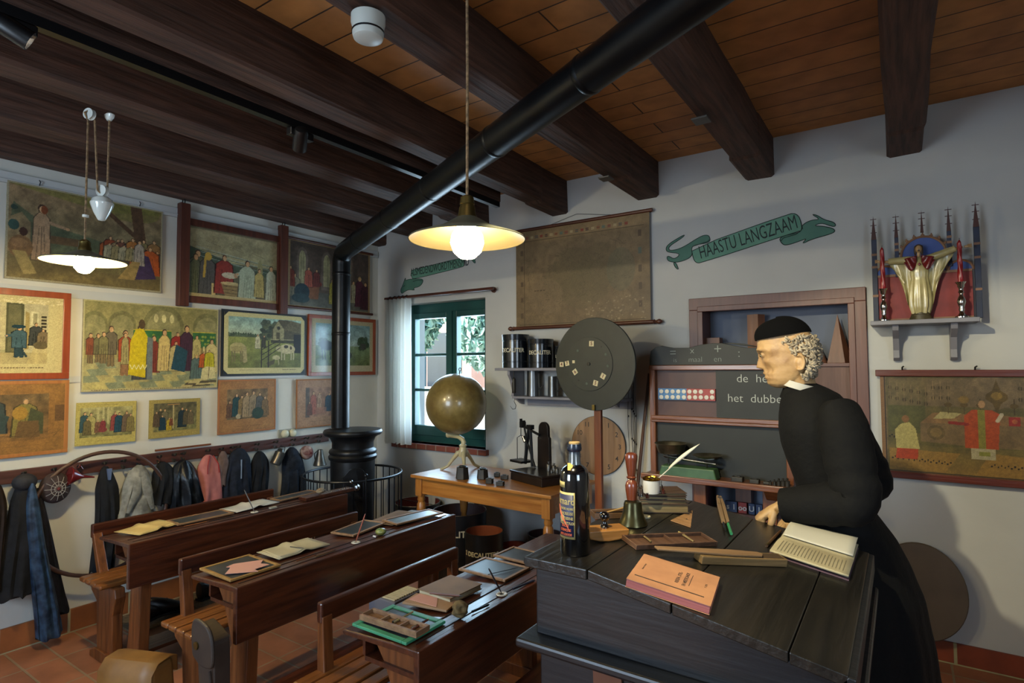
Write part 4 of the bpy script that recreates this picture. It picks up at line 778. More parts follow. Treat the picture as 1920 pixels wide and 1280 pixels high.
# ================================================================ coat rack and what hangs on it
zt_, zb_ = PX(0, 879).z, PX(0, 906).z
rackw = wood('rack_board', '#3a2018', '#53302a', 'y', rough=.45)
y0, y1 = Y0+.2, PX(618, 812, WX+.03).y
RZC = .925
t = thing('coat_rack', 'long dark wooden coat rack board with iron hooks along the left wall', 'coat rack', (WX, 1.5, RZC-.04))
MB().box(WX, WX+.022, y0, y1, RZC-.035, RZC+.035).build('board', rackw, t, world=True, bevel=.003)
HKX = [(45, 905), (102, 893), (150, 885), (197, 872), (262, 866), (328, 857), (345, 853), (391, 849), (437, 842), (448, 839), (483, 838), (518, 833), (551, 830), (576, 828), (600, 826), (-14, 905), (233, 866), (300, 860), (416, 845)]
hk = []
for px_, py_ in HKX:
    y = PX(px_, py_, WX+.06).y; hk.append(y)
    MB().tube([(WX+.024, y, RZC+.012), (WX+.045, y, RZC+.02), (WX+.07, y, RZC+.012), (WX+.078, y, RZC+.028)], [.006, .005, .005, .007], 6).tube([(WX+.024, y, RZC-.012), (WX+.04, y, RZC-.03), (WX+.058, y, RZC-.028), (WX+.062, y, RZC-.012)], [.006, .005, .005, .006], 6).build('hook', darkiron, t, world=True)
tag(MB().box(WX+.001, WX+.012, PX(290, 850).y, PX(394, 835).y, RZC+.045, RZC+.056).build('wall_batten', wood('thin_batten', '#5a3018', '#7a4424', 'y')), 'thin brown batten on the wall just above the coat rack', 'batten')
def garment(nm, label, cat, px_, ytop, ybot, wt, wb, col, col2=None, depth=.05, folds=9, amp=.18, seed=0, rough=.85, lean=0, sheen=False, extra=None, x0=.066, grp='clothes on the coat rack', open_=0, shoulder=.22, m=None):
    """cloth hanging from a hook; px in the photo, widths in pixels"""
    p = PX(px_, ytop, WX+x0); zb2 = PX(px_+lean, ybot, WX+x0).z; k = (p.y-PX(px_-10, ytop, WX+x0).y)/10; w1, w2 = wt*k/2, wb*k/2
    H = p.z-zb2; ly = lean*k; rr = random.Random(seed); ph = [rr.uniform(0, 6) for _ in range(4)]
    t = thing(nm, label, cat, (WX+x0, p.y, zb2), 0, grp)
    m = m or mat(nm+'_'+col.strip('#'), col, col2 or col, rough=rough, scale=22, bump=.35, spec=.25)
    def fn(u, v):
        a_ = 2*PI*u; s_ = min(1, (v/shoulder))**.6; wv = (w1*.18*(1-s_)+w1*s_) if v < shoulder else w1+(w2-w1)*(v-shoulder)/(1-shoulder)
        f_ = 1+amp*min(1, v*1.6)*(math.sin(folds*a_+ph[0]+2.2*v)+.5*math.sin((folds*1.7)//1*a_+ph[1]-3*v))
        dp = depth*(.35+.65*min(1, v*3))
        x = math.cos(a_)*dp*f_; y = math.sin(a_)*wv*(1+.06*math.sin(5*v+ph[2]+a_))+ly*v+.01*math.sin(4*v+ph[3])
        z = H*(1-v)+.012*math.sin(folds*a_*.5+ph[1])*v*(v > .9)
        return (max(x*.9, -x0+.012 if v > .15 else -.03), y, z)
    b = MB(); b.grid(fn, 56, 26, closeu=True); n = len(b.v); b.f.append(tuple(range(56))); b.f.append(tuple(range(n-56, n)))
    b.build('cloth', m, t, smooth=True)
    return t, H, w1, w2
blk = ('#0c0d10', '#16181c')
t, H, w1, w2 = garment('long_coat', 'dark brown coat cut off by the left edge of the picture', 'coat', -12, 905, 1108, 46, 56, '#1a1210', '#241a16', seed=1, depth=.06)
t, H, w1, w2 = garment('long_coat', 'very long black coat hanging almost to the floor at the far left', 'coat', 44, 892, 1112, 56, 92, '#0d0d0e', '#17171a', seed=2, depth=.075, amp=.1)
MB().ball((.02, .0, H-.03), (.045, .055, .045)).build('collar', mat('coat_collar_black', '#0e0e12', '#1c1c22', rough=.8, scale=30, bump=.5), t, smooth=True)
t, H, w1, w2 = garment('long_dress', 'dark blue shiny dress reaching the floor beside the long black coat', 'dress', 62, 905, 1190, 30, 52, '#141d2c', '#2e4258', seed=3, depth=.05, rough=.45, lean=34, x0=.12, folds=7)
t, H, w1, w2 = garment('black_shawl', 'black fringed shawl trailing onto the skirting right of the blue dress', 'shawl', 68, 915, 1148, 18, 60, '#08080b', '#15131c', seed=4, depth=.03, lean=45, x0=.07)
t, H, w1, w2 = garment('short_jacket', 'narrow black jacket with a blue collar behind the end of the left desk', 'jacket', 200, 874, 1066, 44, 46, *blk, seed=5, depth=.05, lean=-2)
MB().prism([(-.012, H-.01), (.012, H-.01), (.006, H-.075), (-.004, H-.075)], .03, .046, 'x').build('collar', mat('collar_blue', '#4a5a78', rough=.7), t)
t, H, w1, w2 = garment('linen_smock', 'crumpled grey linen smock hanging above the left desk', 'smock', 258, 872, 966, 44, 84, '#66645c', '#8a8a80', seed=6, depth=.06, amp=.3, folds=6)
for s_ in (-1, 1): MB().tube([(.045, s_*.01, H*.78), (.07, s_*.03, H*.5), (.05, s_*.07, H*.12)], [.02, .026, .012], 8, flat=.5).build('sleeve', MATS['linen_smock_66645c'], t, smooth=True)
t, H, w1, w2 = garment('black_cape', 'short black cape right of the grey smock', 'cape', 304, 866, 945, 40, 52, *blk, seed=7, depth=.05)
t, H, w1, w2 = garment('oilskin_coat', 'bulky shiny black oilskin coat left of the pink dress', 'coat', 346, 862, 962, 50, 76, '#0c0e12', '#1b2027', seed=8, depth=.085, rough=.35, amp=.26)
t, H, w1, w2 = garment('pink_dress', 'pink dress with red piping between black coats', 'dress', 392, 852, 950, 40, 52, '#a0605c', '#ad6c66', seed=9, depth=.055, folds=5)
rd = mat('red_piping', '#8f2420', rough=.7)
for s_ in (-1, 1): MB().tube([(.03, s_*.012, H-.005), (.055, s_*w1*.5, H*.82), (.06, s_*w1*.55, H*.66)], .004, 6).build('piping', rd, t)
t, H, w1, w2 = garment('woollen_cap', 'long mauve brown woollen cap beside the pink dress', 'cap', 416, 846, 908, 24, 22, '#54443f', '#6a5852', seed=10, depth=.045, amp=.05, shoulder=.4)
t, H, w1, w2 = garment('school_coat', 'wide dark navy coat with a pale strap, right of the mauve cap', 'coat', 447, 840, 940, 44, 66, '#10141c', '#1c2230', seed=11, depth=.06)
MB().box(.052, .056, -.012, -.004, H*.45, H*.8).build('strap', mat('pale_strap', '#7f8ea0', rough=.6), t)
t, H, w1, w2 = garment('black_cape', 'slim black cape left of the hanging tin mug', 'cape', 485, 846, 935, 32, 40, *blk, seed=12, depth=.05)
t, H, w1, w2 = garment('hooded_coat', 'dark hooded coat between the mug and the knitted cap', 'coat', 549, 838, 945, 36, 50, '#0d1016', '#1c222c', seed=13, depth=.06)
MB().ball((.03, 0, H*.72), (.04, .055, .07)).build('hood', MATS['hooded_coat_0d1016'], t, smooth=True)
# plaid cap, knitted cap
def cap(label, px_, py_, r, cols, ring, seed):
    p = PX(px_, py_, WX+.075); t = thing('cap', label, 'cap', (WX+.075, p.y, p.z-r*1.15), 0)
    m = mat('cap_'+cols[0].strip('#'), cols[0], cols[1], rough=.9, scale=28, bump=.4)
    MB().ball((0, 0, r*1.15), (.055, r, r*1.15), 24, 16).build('crown', m, t, smooth=True)
    for k in range(ring[1]):
        a_ = k*PI*2/ring[1]; pts = []
        for i in range(6):
            q = .15+.13*i; pts.append((.055*math.sqrt(max(0, 1-q*q))+.0015, r*q*math.cos(a_), r*1.15+r*1.15*q*math.sin(a_)))
        MB().tube(pts, .0013, 4).build('stripe', ring[0], t)
    for q in (.25, .45): MB().tube([(.055*math.sqrt(1-q*q)+.0015, r*q*math.cos(a_*PI/12), r*1.15+r*1.15*q*math.sin(a_*PI/12)) for a_ in range(24)], .0013, 4, closed=True).build('stripe', ring[0], t)
    MB().ball((.056, 0, r*1.15), (.006, .009, .009), 10, 8).build('button', mat('cap_button', '#5a1c18', rough=.8), t, smooth=True)
cap('dark plaid cap with red and white stripes hanging inside the hoop', 103, 914, .073, ('#241816', '#3a2c2a'), (mat('plaid_white', '#8f8a84', rough=.9), 12), 1)
cap('small red and white speckled knitted cap near the stove', 575, 848, .048, ('#5c2c2c', '#a08c84'), (mat('plaid_rose', '#8a5c58', rough=.9), 6), 2)
# funnel
p = PX(148, 889, WX+.10); rm = mat('red_enamel', '#5c1416', rough=.25, coat=.5)
t = thing('funnel', 'dark red enamel funnel hanging from the rack right of the plaid cap', 'funnel', (WX+.11, p.y, p.z-.05))
Mf = Matrix.Translation((0, -.05, .05)) @ Matrix.Rotation(R(-102), 4, 'X')
MB(Mf).lathe([(.05, -.002), (.052, .0), (.052, .006), (.012, .06), (.009, .075), (.004, .125), (.003, .125), (.007, .074), (.01, .06), (.049, .004)], (0, 0, 0), 24).build('cone', rm, t, smooth=True)
MB().tube([(0, -.01, .085), (0, 0, .105), (0, .014, .08)], .003, 6).build('handle', rm, t)
# hanging tins
tin = mat('old_tin', '#4c4a46', '#68655e', rough=.35, metal=.8, scale=16)
p = PX(518, 862, WX+.10); t = thing('tin_mug', 'tin can with wire handle hanging tilted between two black coats', 'can', (WX+.1, p.y, p.z-.05))
Mt = Matrix.Translation((0, -.01, .02)) @ Matrix.Rotation(R(-28), 4, 'X')
MB(Mt).lathe([(.036, -.0), (.038, .0), (.038, .09), (.02, .105), (.018, .12), (.016, .12), (.034, .088), (.034, .004), (0, .004)], (0, 0, 0), 20).build('can', tin, t, smooth=True)
MB(Mt).tube([(0, -.03, .1), (0, -.02, .14), (0, .02, .14), (0, .03, .1)], .003, 6).build('handle', tin, t)
p = PX(600, 858, WX+.10); t = thing('tin_jug', 'conical tin jug hanging next to the stove', 'jug', (WX+.1, p.y, p.z-.06))
MB().lathe([(.05, 0), (.052, .004), (.024, .1), (.02, .125), (.017, .125), (.02, .1), (.046, .006), (0, .006)], (0, 0, 0), 20).build('jug_body', tin, t, smooth=True)
MB().tube([(0, -.02, .12), (0, -.055, .1), (0, -.045, .04)], .004, 6).build('handle', tin, t)
# hoop
ht = PX(190, 846, WX+.045); hb = PX(160, 1077, WX+.045); hr = (ht.z-hb.z)/2; hoopm = wood('hoop_wood', '#2c1a14', '#4a3024', 'y', rough=.5)
hc = PX(186, 960, WX+.04)
tag(MB().tube([(WX+.098-.0*a_, hc.y+hr*math.cos(a_*2*PI/64), hb.z+hr+hr*math.sin(a_*2*PI/64)) for a_ in range(64)], .011, 8, closed=True, flat=.6).build('wooden_hoop', hoopm, smooth=True), 'large thin wooden hoop hanging on the coat rack', 'hoop')
# mat with shoes on the floor
mp = PZ(190, 1150, 0); p2 = PZ(265, 1118, 0)
mm = MB().box(-3.93, -3.62, mp.y-.02, 2.35, 0, .012).build('door_mat', mat('coir_mat', '#4a3c28', '#5e4e36', rough=.95, scale=60, bump=.6)); tag(mm, 'brown strip of matting on the tiles under the coats', 'mat')
def shoe(label, x, y, rz):
    t = thing('shoe', label, 'shoe', (x, y, .013), rz, 'shoes under the coats'); sm = mat('shoe_leather', '#0c0b0b', '#171514', rough=.35, scale=20)
    def fn(u, v):
        a_ = 2*PI*u; L = v*.24; wd = .036*(math.sin(min(1, v*1.1+.12)*PI)**.45)+.004; hh = .085*(1-v)**1.3+.035*math.sin(min(1, v+.1)*PI)**.5
        return (math.cos(a_)*wd, L-.12, max(.012, .012+hh*.5+math.sin(a_)*hh*.5))
    b = MB().grid(fn, 20, 14, closeu=True); n = len(b.v); b.f += [tuple(range(20)), tuple(range(n-20, n))]; b.build('upper', sm, t, smooth=True)
    MB().prism([(-.03, -.12), (.03, -.12), (.034, -.02), (.03, .02), (.04, .08), (.026, .125), (-.02, .125), (-.036, .07), (-.028, 0), (-.034, -.05)], 0, .013).build('sole', mat('shoe_sole', '#080808', rough=.7), t)
    for k in range(3): MB().tube([(-.016, -.02+.022*k, .088-.012*k), (.016, -.02+.022*k, .088-.012*k)], .002, 4).build('lace', mat('lace', '#1c1a18', rough=.8), t)
shoe('black shoe on the mat nearest the picture edge, left of the desk leg', -3.74, mp.y+.12, R(15))
shoe('black shoe on the mat seen between the legs of the left desk', -3.74, 1.80, R(-20)); shoe('black shoe on the mat further toward the stove', -3.79, 2.10, R(12))
# radiator box with slatted grille behind the third bench
p = PZ(745, 1128, .2)
# ================================================================ school desks
seatw = wood('seat_wood', '#5e3616', '#824e22', 'y', rough=.35, coat=.3)
def school_desk(label, XF, Y0_, L, bo, b0, b1):
    t = thing('school_desk', label, 'school desk', (XF, Y0_, 0), 0, 'school desks with attached benches')
    MB().prism([(-.315, .65), (-.32, .657), (-.315, .666), (-.09, .68), (.0, .681), (.0, .66), (-.09, .658)], 0, L, 'y').build('desktop', oak, t, bevel=.004)
    MB().box(-.082, -.078, .03, L-.03, .6795, .6825).box(-.03, -.027, .03, L-.03, .6805, .6825).build('pen_groove', mat('groove_dark', '#1c0e08', rough=.6), t)
    MB().box(-.006, .016, -.004, L+.004, .475, .684).build('front_panel', oak, t, bevel=.004)
    MB().box(-.28, -.03, .06, L-.06, .555, .57).build('book_shelf', oak, t)
    MB().box(-.29, -.278, .06, L-.06, .57, .655).build('back_rail', oak, t)
    for yy in (.07, L-.13):
        b = MB(); b.prism([(-.19, .02), (-.05, .02), (-.03, .46), (-.012, .655), (-.27, .652), (-.2, .56), (-.14, .42), (-.15, .2)], yy, yy+.05, 'y'); b.build('desk_leg', oakz, t, bevel=.005)
        xs = -.585; b = MB(); b.prism([(-.5, .03), (-.32, .03), (-.33, .25), (-.30, .34), (-.315, .385), (-.6, .385), (-.585, .33), (-.52, .29), (-.51, .15)], yy, yy+.05, 'y'); b.build('bench_leg', oakz, t, bevel=.005)
        yp = b0+.004 if yy < .3 else b1-.055
        b = MB(); b.prism([(-.60, .36), (-.555, .36), (-bo+.03, .60), (-bo+.0, .60)], yp, yp+.044, 'y'); b.build('back_post', oakz, t, bevel=.004)
        MB().prism([(-.56, 0), (.0, 0), (.0, .035), (-.03, .055), (-.5, .055), (-.56, .03)], yy-.012, yy+.062, 'y').build('floor_runner', oakz, t, bevel=.004)
    for k in range(4):
        x0 = -.605+k*.066; MB().box(x0, x0+.058, .02, L-.06, .385+.0*k, .41-.001*abs(k-1.5)).build('seat_slat', seatw, t, bevel=.008)
    MB().box(-bo, -bo+.028, b0, b1, .575, .65).build('backrest', oak, t, bevel=.007)
    MB().box(-.27, -.12, .12, L-.13, .09, .108).build('footrest', oak, t, bevel=.003)
    return t
school_desk('farthest school desk, leftmost, with yellow sheets at its near end', -3.013, 1.255, 1.27, .70, .10, 1.20)
school_desk('middle school desk with pink paper on a slate and a grey satchel at its end', -2.085, 1.232, 1.265, .625, .098, 1.11)
school_desk('nearest school desk, carrying the green framed slate and reflecting the window', -1.185, 1.25, 1.27, .60, .116, .895)
DZ = .683
def quad_on(pts, z=DZ): return [PZ(p[0], p[1], z) for p in pts]
def quadframe(pts, z=DZ):
    """centre, length, width and angle of a lying rectangle from its corner pixels (near-left, near-right, far-right, far-left)"""
    a, b, c, d = quad_on(pts, z); cc = (a+b+c+d)/4; ax = ((d-a)+(c-b))/2; wx = ((b-a)+(c-d))/2
    return cc, ax.length, abs(wx.x*ax.y-wx.y*ax.x)/ax.length, math.atan2(ax.y, ax.x)
SL = math.atan2(.014, .225)
def flat(t_name, label, cat, pts, h, m, bevel=.001, grp=None, z=DZ, part='sheet', minw=None):
    c, L, W, a = quadframe(pts, z); W = max(W, minw or 0); t = thing(t_name, label, cat, (c.x, c.y, z+.001), a, grp)
    MB().cb(0, 0, h/2, L, W, h).build(part, m, t, bevel=bevel); return t, L, W
slatem = mat('slate_grey', '#23272b', '#2f343a', rough=.3, scale=12, bump=.05); sframe = wood('slate_frame', '#6e5238', '#8a6a4a', 'x', rough=.45)
sgreen = mat('green_frame', '#2f7a58', '#3c8a66', rough=.4, scale=10)
def slate(label, pts, fm=None, z=DZ, grp='writing slates on the school desks', fw=.014):
    c, L, W, a = quadframe(pts, z); t = thing('writing_slate', label, 'slate', (c.x, c.y, z), a, grp); f = fm or sframe
    MB().cb(0, 0, .004, L-fw, W-fw, .004).build('slate_sheet', slatem, t)
    b = MB(); h = .009
    for q in ((-L/2, L/2, -W/2, -W/2+fw), (-L/2, L/2, W/2-fw, W/2), (-L/2, -L/2+fw, -W/2+fw, W/2-fw), (L/2-fw, L/2, -W/2+fw, W/2-fw)): b.box(q[0], q[1], q[2], q[3], 0, h)
    b.build('frame', f, t, bevel=.002); return t, L, W
def inkwell(label, x, y, tip, col, z=DZ, grp='inkwells with pens in the desks'):
    p = PZ(x, y, z); t = thing('inkwell', label, 'inkwell', (p.x, p.y, z-.012), 0, grp)
    MB().lathe([(.008, .012), (.008, .014), (.011, .016), (.019, .0155), (.021, .013), (.02, .0115)], (0, 0, 0), 24).build('rim', mat('ink_china', '#b0aca0', rough=.3), t, smooth=True)
    MB().lathe([(0, .0125), (.009, .0125)], (0, 0, 0), 16).build('ink', mat('ink_black', '#050506', rough=.1), t)
    pen_(t.name and label.replace('inkwell', 'pen').replace('china', 'dark'), p+Vector((0, 0, .003)), tip, col)
def pen_(label, p, tip, col, grp='dip pens standing in the inkwells'):
    # the pen stands in the well; its top end lies over the pixel "tip" in the same depth plane
    d = (p-Vector((0, 0, CH))).dot(_f); rr = ray(*tip); q = Vector((0, 0, CH))+rr*(d/FPX)
    v = (q-p); m = mat('pen_'+col.strip('#'), col, rough=.4)
    t = thing('dip_pen', label, 'pen', tuple(p), 0, grp); u = v.normalized()
    MB().tube([(0, 0, 0), u*.02, v*.45, v*.95, v], [.0012, .0028, .0036, .0026, .0012], 8).build('holder', m, t, smooth=True)
    MB().tube([u*-.004, u*.02], [.0006, .0022], 6).build('nib', steel, t)
def stick(nm, label, cat, a, b, r, col, z=DZ, grp=None, n=6, metal=0):
    p, q = PZ(a[0], a[1], z+r), PZ(b[0], b[1], z+r); m = mat(nm+'_'+col.strip('#'), col, rough=.45, metal=metal); d = (q-p).normalized()
    p.z = q.z = z+r+.001
    t = thing(nm, label, cat, tuple(p), 0, grp); v = q-p
    MB().tube([(0, 0, 0), v*.9], r, n).build('shaft', m, t, smooth=n > 6)
    MB().tube([v*.9, v*.985, v], [r*.98, r*.3, .0004], n).build('point', mat('pencil_point', '#2a241e', rough=.5), t); return t
yel = mat('yellowed_sheet', '#b9a468', '#a8925a', rough=.8, scale=6); wht = mat('white_sheet', '#b9b8b0', '#a8a8a2', rough=.8, scale=6); pinkp = mat('pink_sheet', '#b4867a', rough=.8)
def sheetpile(nm, label, cat, pts, m, n=2, lines=False, crease=True, grp=None, z=DZ):
    c, L, W, a = quadframe(pts, z); t = thing(nm, label, cat, (c.x, c.y, z), a, grp); rr = random.Random(len(label))
    for k in range(n):
        a2 = rr.uniform(-.06, .06)*k
        def fn(u, v): return ((u-.5)*L*(1-.08*k), (v-.5)*W*(1-.05*k), .0015+.0014*k+(.010*math.exp(-((u-.5)/.08)**2) if crease else 0)+.003*math.sin(5*u+3*v+k)*max(0, abs(u-.5)-.2)+.002)
        b = MB(Matrix.Rotation(a2, 4, 'Z')); b.grid(fn, 26, 6); o = b.build('sheet', m, t, smooth=True, solid=.0012)
    if lines:
        b = MB()
        for i in range(9):
            for sgn in (-1, 1):
                y = (-.42+.1*i)*W; x0 = sgn*L*.07; x1 = sgn*L*.42; b.box(min(x0, x1), max(x0, x1), y, y+.0018, .0075+.0014*(n-1), .0078+.0014*(n-1))
        b.build('written_lines', mat('grey_ink', '#6a665c', rough=.8), t)
    return t, L, W
# ---- left desk
sheetpile('paper_sheets', 'loose yellowed sheets at the near end of the leftmost desk', 'paper', ((212, 1000), (262, 1003), (333, 985), (308, 971)), yel, 3, grp=None)
slate('writing slate on the leftmost desk, right beside the yellowed sheets', ((311, 978), (333, 986), (441, 963), (414, 957)))
stick('pencil', 'brown pencil in the groove of the leftmost desk', 'pencil', (345, 987), (392, 977), .003, '#7a4a28'); stick('pen_holder', 'black pen lying in the groove of the leftmost desk', 'pen', (392, 977), (442, 967), .003, '#18181a')
sheetpile('exercise_book', 'open white exercise book in the middle of the leftmost desk', 'exercise book', ((412, 955), (443, 962), (527, 941), (489, 937)), wht, 2)
inkwell('china inkwell in the top of the leftmost desk', 477, 960, (458, 918), '#4a4440')
tag(MB().box(*[v for v in (lambda p: (p.x-.012, p.x+.012, p.y-.02, p.y+.02))(PZ(512, 953, DZ))], DZ, DZ+.01).build('eraser', mat('eraser_grey', '#8a8678', rough=.8), bevel=.002), 'small grey eraser on the leftmost desk, beyond the inkwell', 'eraser')
slate('writing slate on the leftmost desk, beyond the open exercise book', ((508, 936), (524, 941), (600, 923), (578, 920)))
c, L, W, a = quadframe(((563, 937), (571, 941), (662, 921), (652, 917))); t = thing('pencil_box', 'long pencil box with a dotted lid at the far end of the leftmost desk', 'pencil box', (c.x, c.y, DZ+.001), a)
MB().cb(0, 0, .01, L, max(W, .055), .02).build('box', oak, t, bevel=.002)
b = MB()
for i in range(16):
    for j in range(3): b.lathe([(0, .0212), (.003, .0208), (.004, .02)], (-L*.15+i*L*.04, -.018+.018*j, 0), 8)
b.build('dotted_lid', mat('dots_grey', '#8f8f88', rough=.5), t)
def blob(nm, label, cat, px_, py_, r, col, col2, z, seed, amp=.25, grp=None, sc=22):
    p = PZ(px_, py_, z); rr = random.Random(seed); ph = [rr.uniform(0, 6) for _ in range(6)]; m = mat(nm+'_skin', col, col2, rough=.9, scale=sc, bump=.9); b = MB()
    def fn(u, v):
        t_ = PI*(v-.5); a_ = 2*PI*u; k = 1+amp*(math.sin(3*a_+ph[0])*math.cos(2*t_+ph[1])*.5+math.sin(5*a_+ph[2]+3*t_)*.3+.3*math.sin(8*t_+ph[3])*math.sin(2*a_))*math.cos(t_)
        return (p.x+r[0]*k*math.cos(t_)*math.cos(a_), p.y+r[1]*k*math.cos(t_)*math.sin(a_), z+r[2]+r[2]*math.sin(t_)*(1 if v > .5 else .96))
    b.grid(fn, 28, 18, closeu=True); return tag(b.build(nm, m, smooth=True, loc=(p.x, p.y, z)), label, cat, grp)
blob('crumpled_bag', 'small crumpled brown bag on the dotted pencil box, leftmost desk', 'bag', 601, 925, (.022, .03, .018), '#6a5a44', '#8f7f64', DZ+.022, 4)
# ---- middle desk
slate('large slate with pink paper on it, near end of the middle desk', ((367, 1071), (438, 1089), (534, 1060), (461, 1043)), wood('slate_frame_tan', '#7a5a2c', '#96743e', 'x', rough=.45))
pk = [(422, 1076), (432, 1064), (424, 1063), (438, 1057), (494, 1049), (489, 1056), (505, 1058), (478, 1067), (484, 1071)]
q_ = [PZ(x, y, DZ+.011) for x, y in pk]; tag(MB().prism([(v.x, v.y) for v in q_], DZ+.0105, DZ+.012).build('pink_paper', pinkp), 'cut star shaped pink paper lying on the slate of the middle desk', 'paper')
t, L, W = sheetpile('exercise_book', 'open cream exercise book on the middle desk', 'exercise book', ((475, 1038), (529, 1049), (624, 1019), (572, 1011)), mat('cream_sheet', '#a39c80', '#948c70', rough=.8), 3)
stick('slate_pencil', 'thin dark slate pencil lying across the open cream exercise book', 'pencil', (544, 1025), (570, 1028), .0018, '#2a2a2a', z=DZ+.015)
stick('pencil', 'brown pencil in the groove of the middle desk', 'pencil', (556, 1052), (594, 1040), .003, '#6a3e22'); stick('pen_holder', 'thin pen lying in the groove of the middle desk', 'pen', (592, 1044), (630, 1030), .003, '#5a4024')
slate('small slate in the middle of the middle desk, left of the red pen', ((616, 1000), (666, 1007), (717, 983), (690, 975)))
inkwell('china inkwell in the top of the middle desk', 667, 1017, (685, 963), '#8a4630')
p = PZ(714, 1002, DZ); t = thing('sponge_tin', 'small round green and yellow sponge tin on the middle desk', 'tin', (p.x, p.y, DZ))
MB().lathe([(0, 0), (.016, 0), (.024, .006), (.026, .014)], (0, 0, 0), 24).build('base', mat('tin_olive', '#4a5a2c', '#6a6a34', rough=.3, scale=30), t, smooth=True)
MB().lathe([(.0265, .014), (.0265, .018), (.022, .026), (.012, .03), (0, .031)], (0, 0, 0), 24).build('lid', mat('tin_lid', '#4c6a4a', '#8a8a4a', rough=.25, scale=40), t, smooth=True)
sheetpile('paper_sheets', 'brown wrapping sheet under the framed slates, far end of the middle desk', 'paper', ((690, 978), (735, 988), (790, 962), (748, 958)), mat('brown_sheet', '#5e4a36', '#6e5840', rough=.8), 1, crease=False)
slate('double framed slate frame at the far end of the middle desk', ((713, 977), (747, 985), (830, 963), (806, 956)), z=DZ+.008)
stick('ruler', 'long thin ruler along the groove at the far end of the middle desk', 'ruler', (730, 1000), (838, 966), .003, '#5a3a26', n=4)
stick('eraser_chalk', 'short white chalk beside the green sponge tin', 'chalk', (700, 1005), (706, 1007), .004, '#b8bcc4')
# ---- nearest desk
t, L, W = slate('green framed slate carrying a pencil box on the nearest desk', ((660, 1172), (762, 1212), (835, 1167), (737, 1138)), sgreen, fw=.02)
def pencilbox(label, pts, z, h, wd, cols=3, m=None, seed=0, grp='pencil boxes'):
    c, L, W, a = quadframe(pts, z+h); t = thing('pencil_box', label, 'pencil box', (c.x, c.y, z), a, grp); m = m or wood('pencil_box_wood', '#6a4a32', '#8a6a4a', 'x', rough=.5); th = .005; W = wd or W
    MB().cb(0, 0, .003, L, W, .006).build('bottom', m, t, bevel=.001)
    b = MB(); b.box(-L/2, L/2, -W/2, -W/2+th, .006, h).box(-L/2, L/2, W/2-th, W/2, .006, h).box(-L/2, -L/2+th*2, -W/2+th, W/2-th, .006, h).box(L/2-th*2, L/2, -W/2+th, W/2-th, .006, h); b.build('sides', m, t, bevel=.001)
    for k in range(1, cols): y = -W/2+W*k/cols; MB().box(-L/2+.01, L/2-.01, y-.003, y+.003, .006, h-.002).build('divider', m, t, bevel=.001)
    rr = random.Random(seed)
    for k in range(5):
        y = -W/2+W*(rr.randrange(cols)+.5)/cols; x = rr.uniform(-L*.32, L*.1); MB().tube([(x, y+rr.uniform(-.004, .004), .0105), (x+rr.uniform(.05, .09), y, .0105)], .0035, 6).build('pencil', mat('box_pencil%d' % (k % 3), ['#2a2018', '#8a7a50', '#5a2c1c'][k % 3], rough=.5), t)
    return t, L, W
pencilbox('open three row pencil box lying on the green framed slate', ((676, 1150), (778, 1187), (804, 1172), (703, 1137)), DZ+.011, .018, None, 3, seed=1)
slate('blue grey slate under the open pencil box, nearest desk', ((722, 1152), (790, 1172), (829, 1165), (740, 1143)), mat('teal_frame', '#4a7a78', rough=.4), z=DZ+.009) if False else None
c, L, W, a = quadframe(((757, 1133), (834, 1149), (862, 1132), (780, 1114))); t = thing('notebook', 'worn notebook with a pink sheet, left of the sponge on the nearest desk', 'notebook', (c.x, c.y, DZ+.001), a)
MB().cb(0, 0, .004, L, W, .008).build('pages', mat('worn_paper', '#9a7c5c', '#8a6c50', rough=.8, scale=9), t, bevel=.002)
MB().prism([(-L*.4, -W*.25), (L*.35, -W*.05), (L*.45, W*.4), (-L*.2, W*.45)], .0082, .0095).build('pink_sheet', pinkp, t)
c, L, W, a = quadframe(((782, 1120), (845, 1129), (914, 1105), (835, 1088))); t = thing('hardback_book', 'flat brown hardback book on the nearest desk, beyond the worn notebook', 'book', (c.x, c.y, DZ+.012), a)
MB().cb(0, 0, .008, L, W, .004).cb(0, 0, -.009, L, W, .003).build('cover', mat('brown_board', '#7a6248', '#6a543c', rough=.6, scale=9), t, bevel=.001)
MB().cb(0, 0, -.0005, L-.008, W-.008, .014).build('pages', paper, t)
stick('pencil', 'brown pencil across the flat hardback book on the nearest desk', 'pencil', (806, 1112), (868, 1118), .0035, '#5a3020', z=DZ+.023)
blob('sponge', 'brown natural sponge standing near the front edge of the nearest desk', 'sponge', 862, 1158, (.026, .024, .028), '#4a3a20', '#6e5a34', DZ, 9, amp=.4, sc=40)
stick('compass', 'dark metal drawing compass lying right of the sponge', 'compass', (885, 1147), (918, 1133), .004, '#1c1c20', metal=.5)
inkwell('china inkwell in the top of the nearest desk', 941, 1114, (916, 1065), '#241c1c')
slate('large shiny slate reflecting the window on the nearest desk', ((856, 1071), (950, 1090), (1000, 1064), (904, 1049)))
stick('slate_pencil', 'thin dark slate pencil lying on the large shiny slate', 'pencil', (915, 1077), (972, 1064), .0015, '#1c1c20', z=DZ+.009)
slate('farthest slate on the nearest desk, half behind the black lectern', ((925, 1044), (995, 1060), (1040, 1040), (955, 1029)))
stick('pen_holder', 'blue black pen near the black lectern on the nearest desk', 'pen', (962, 1104), (1004, 1087), .004, '#141830')
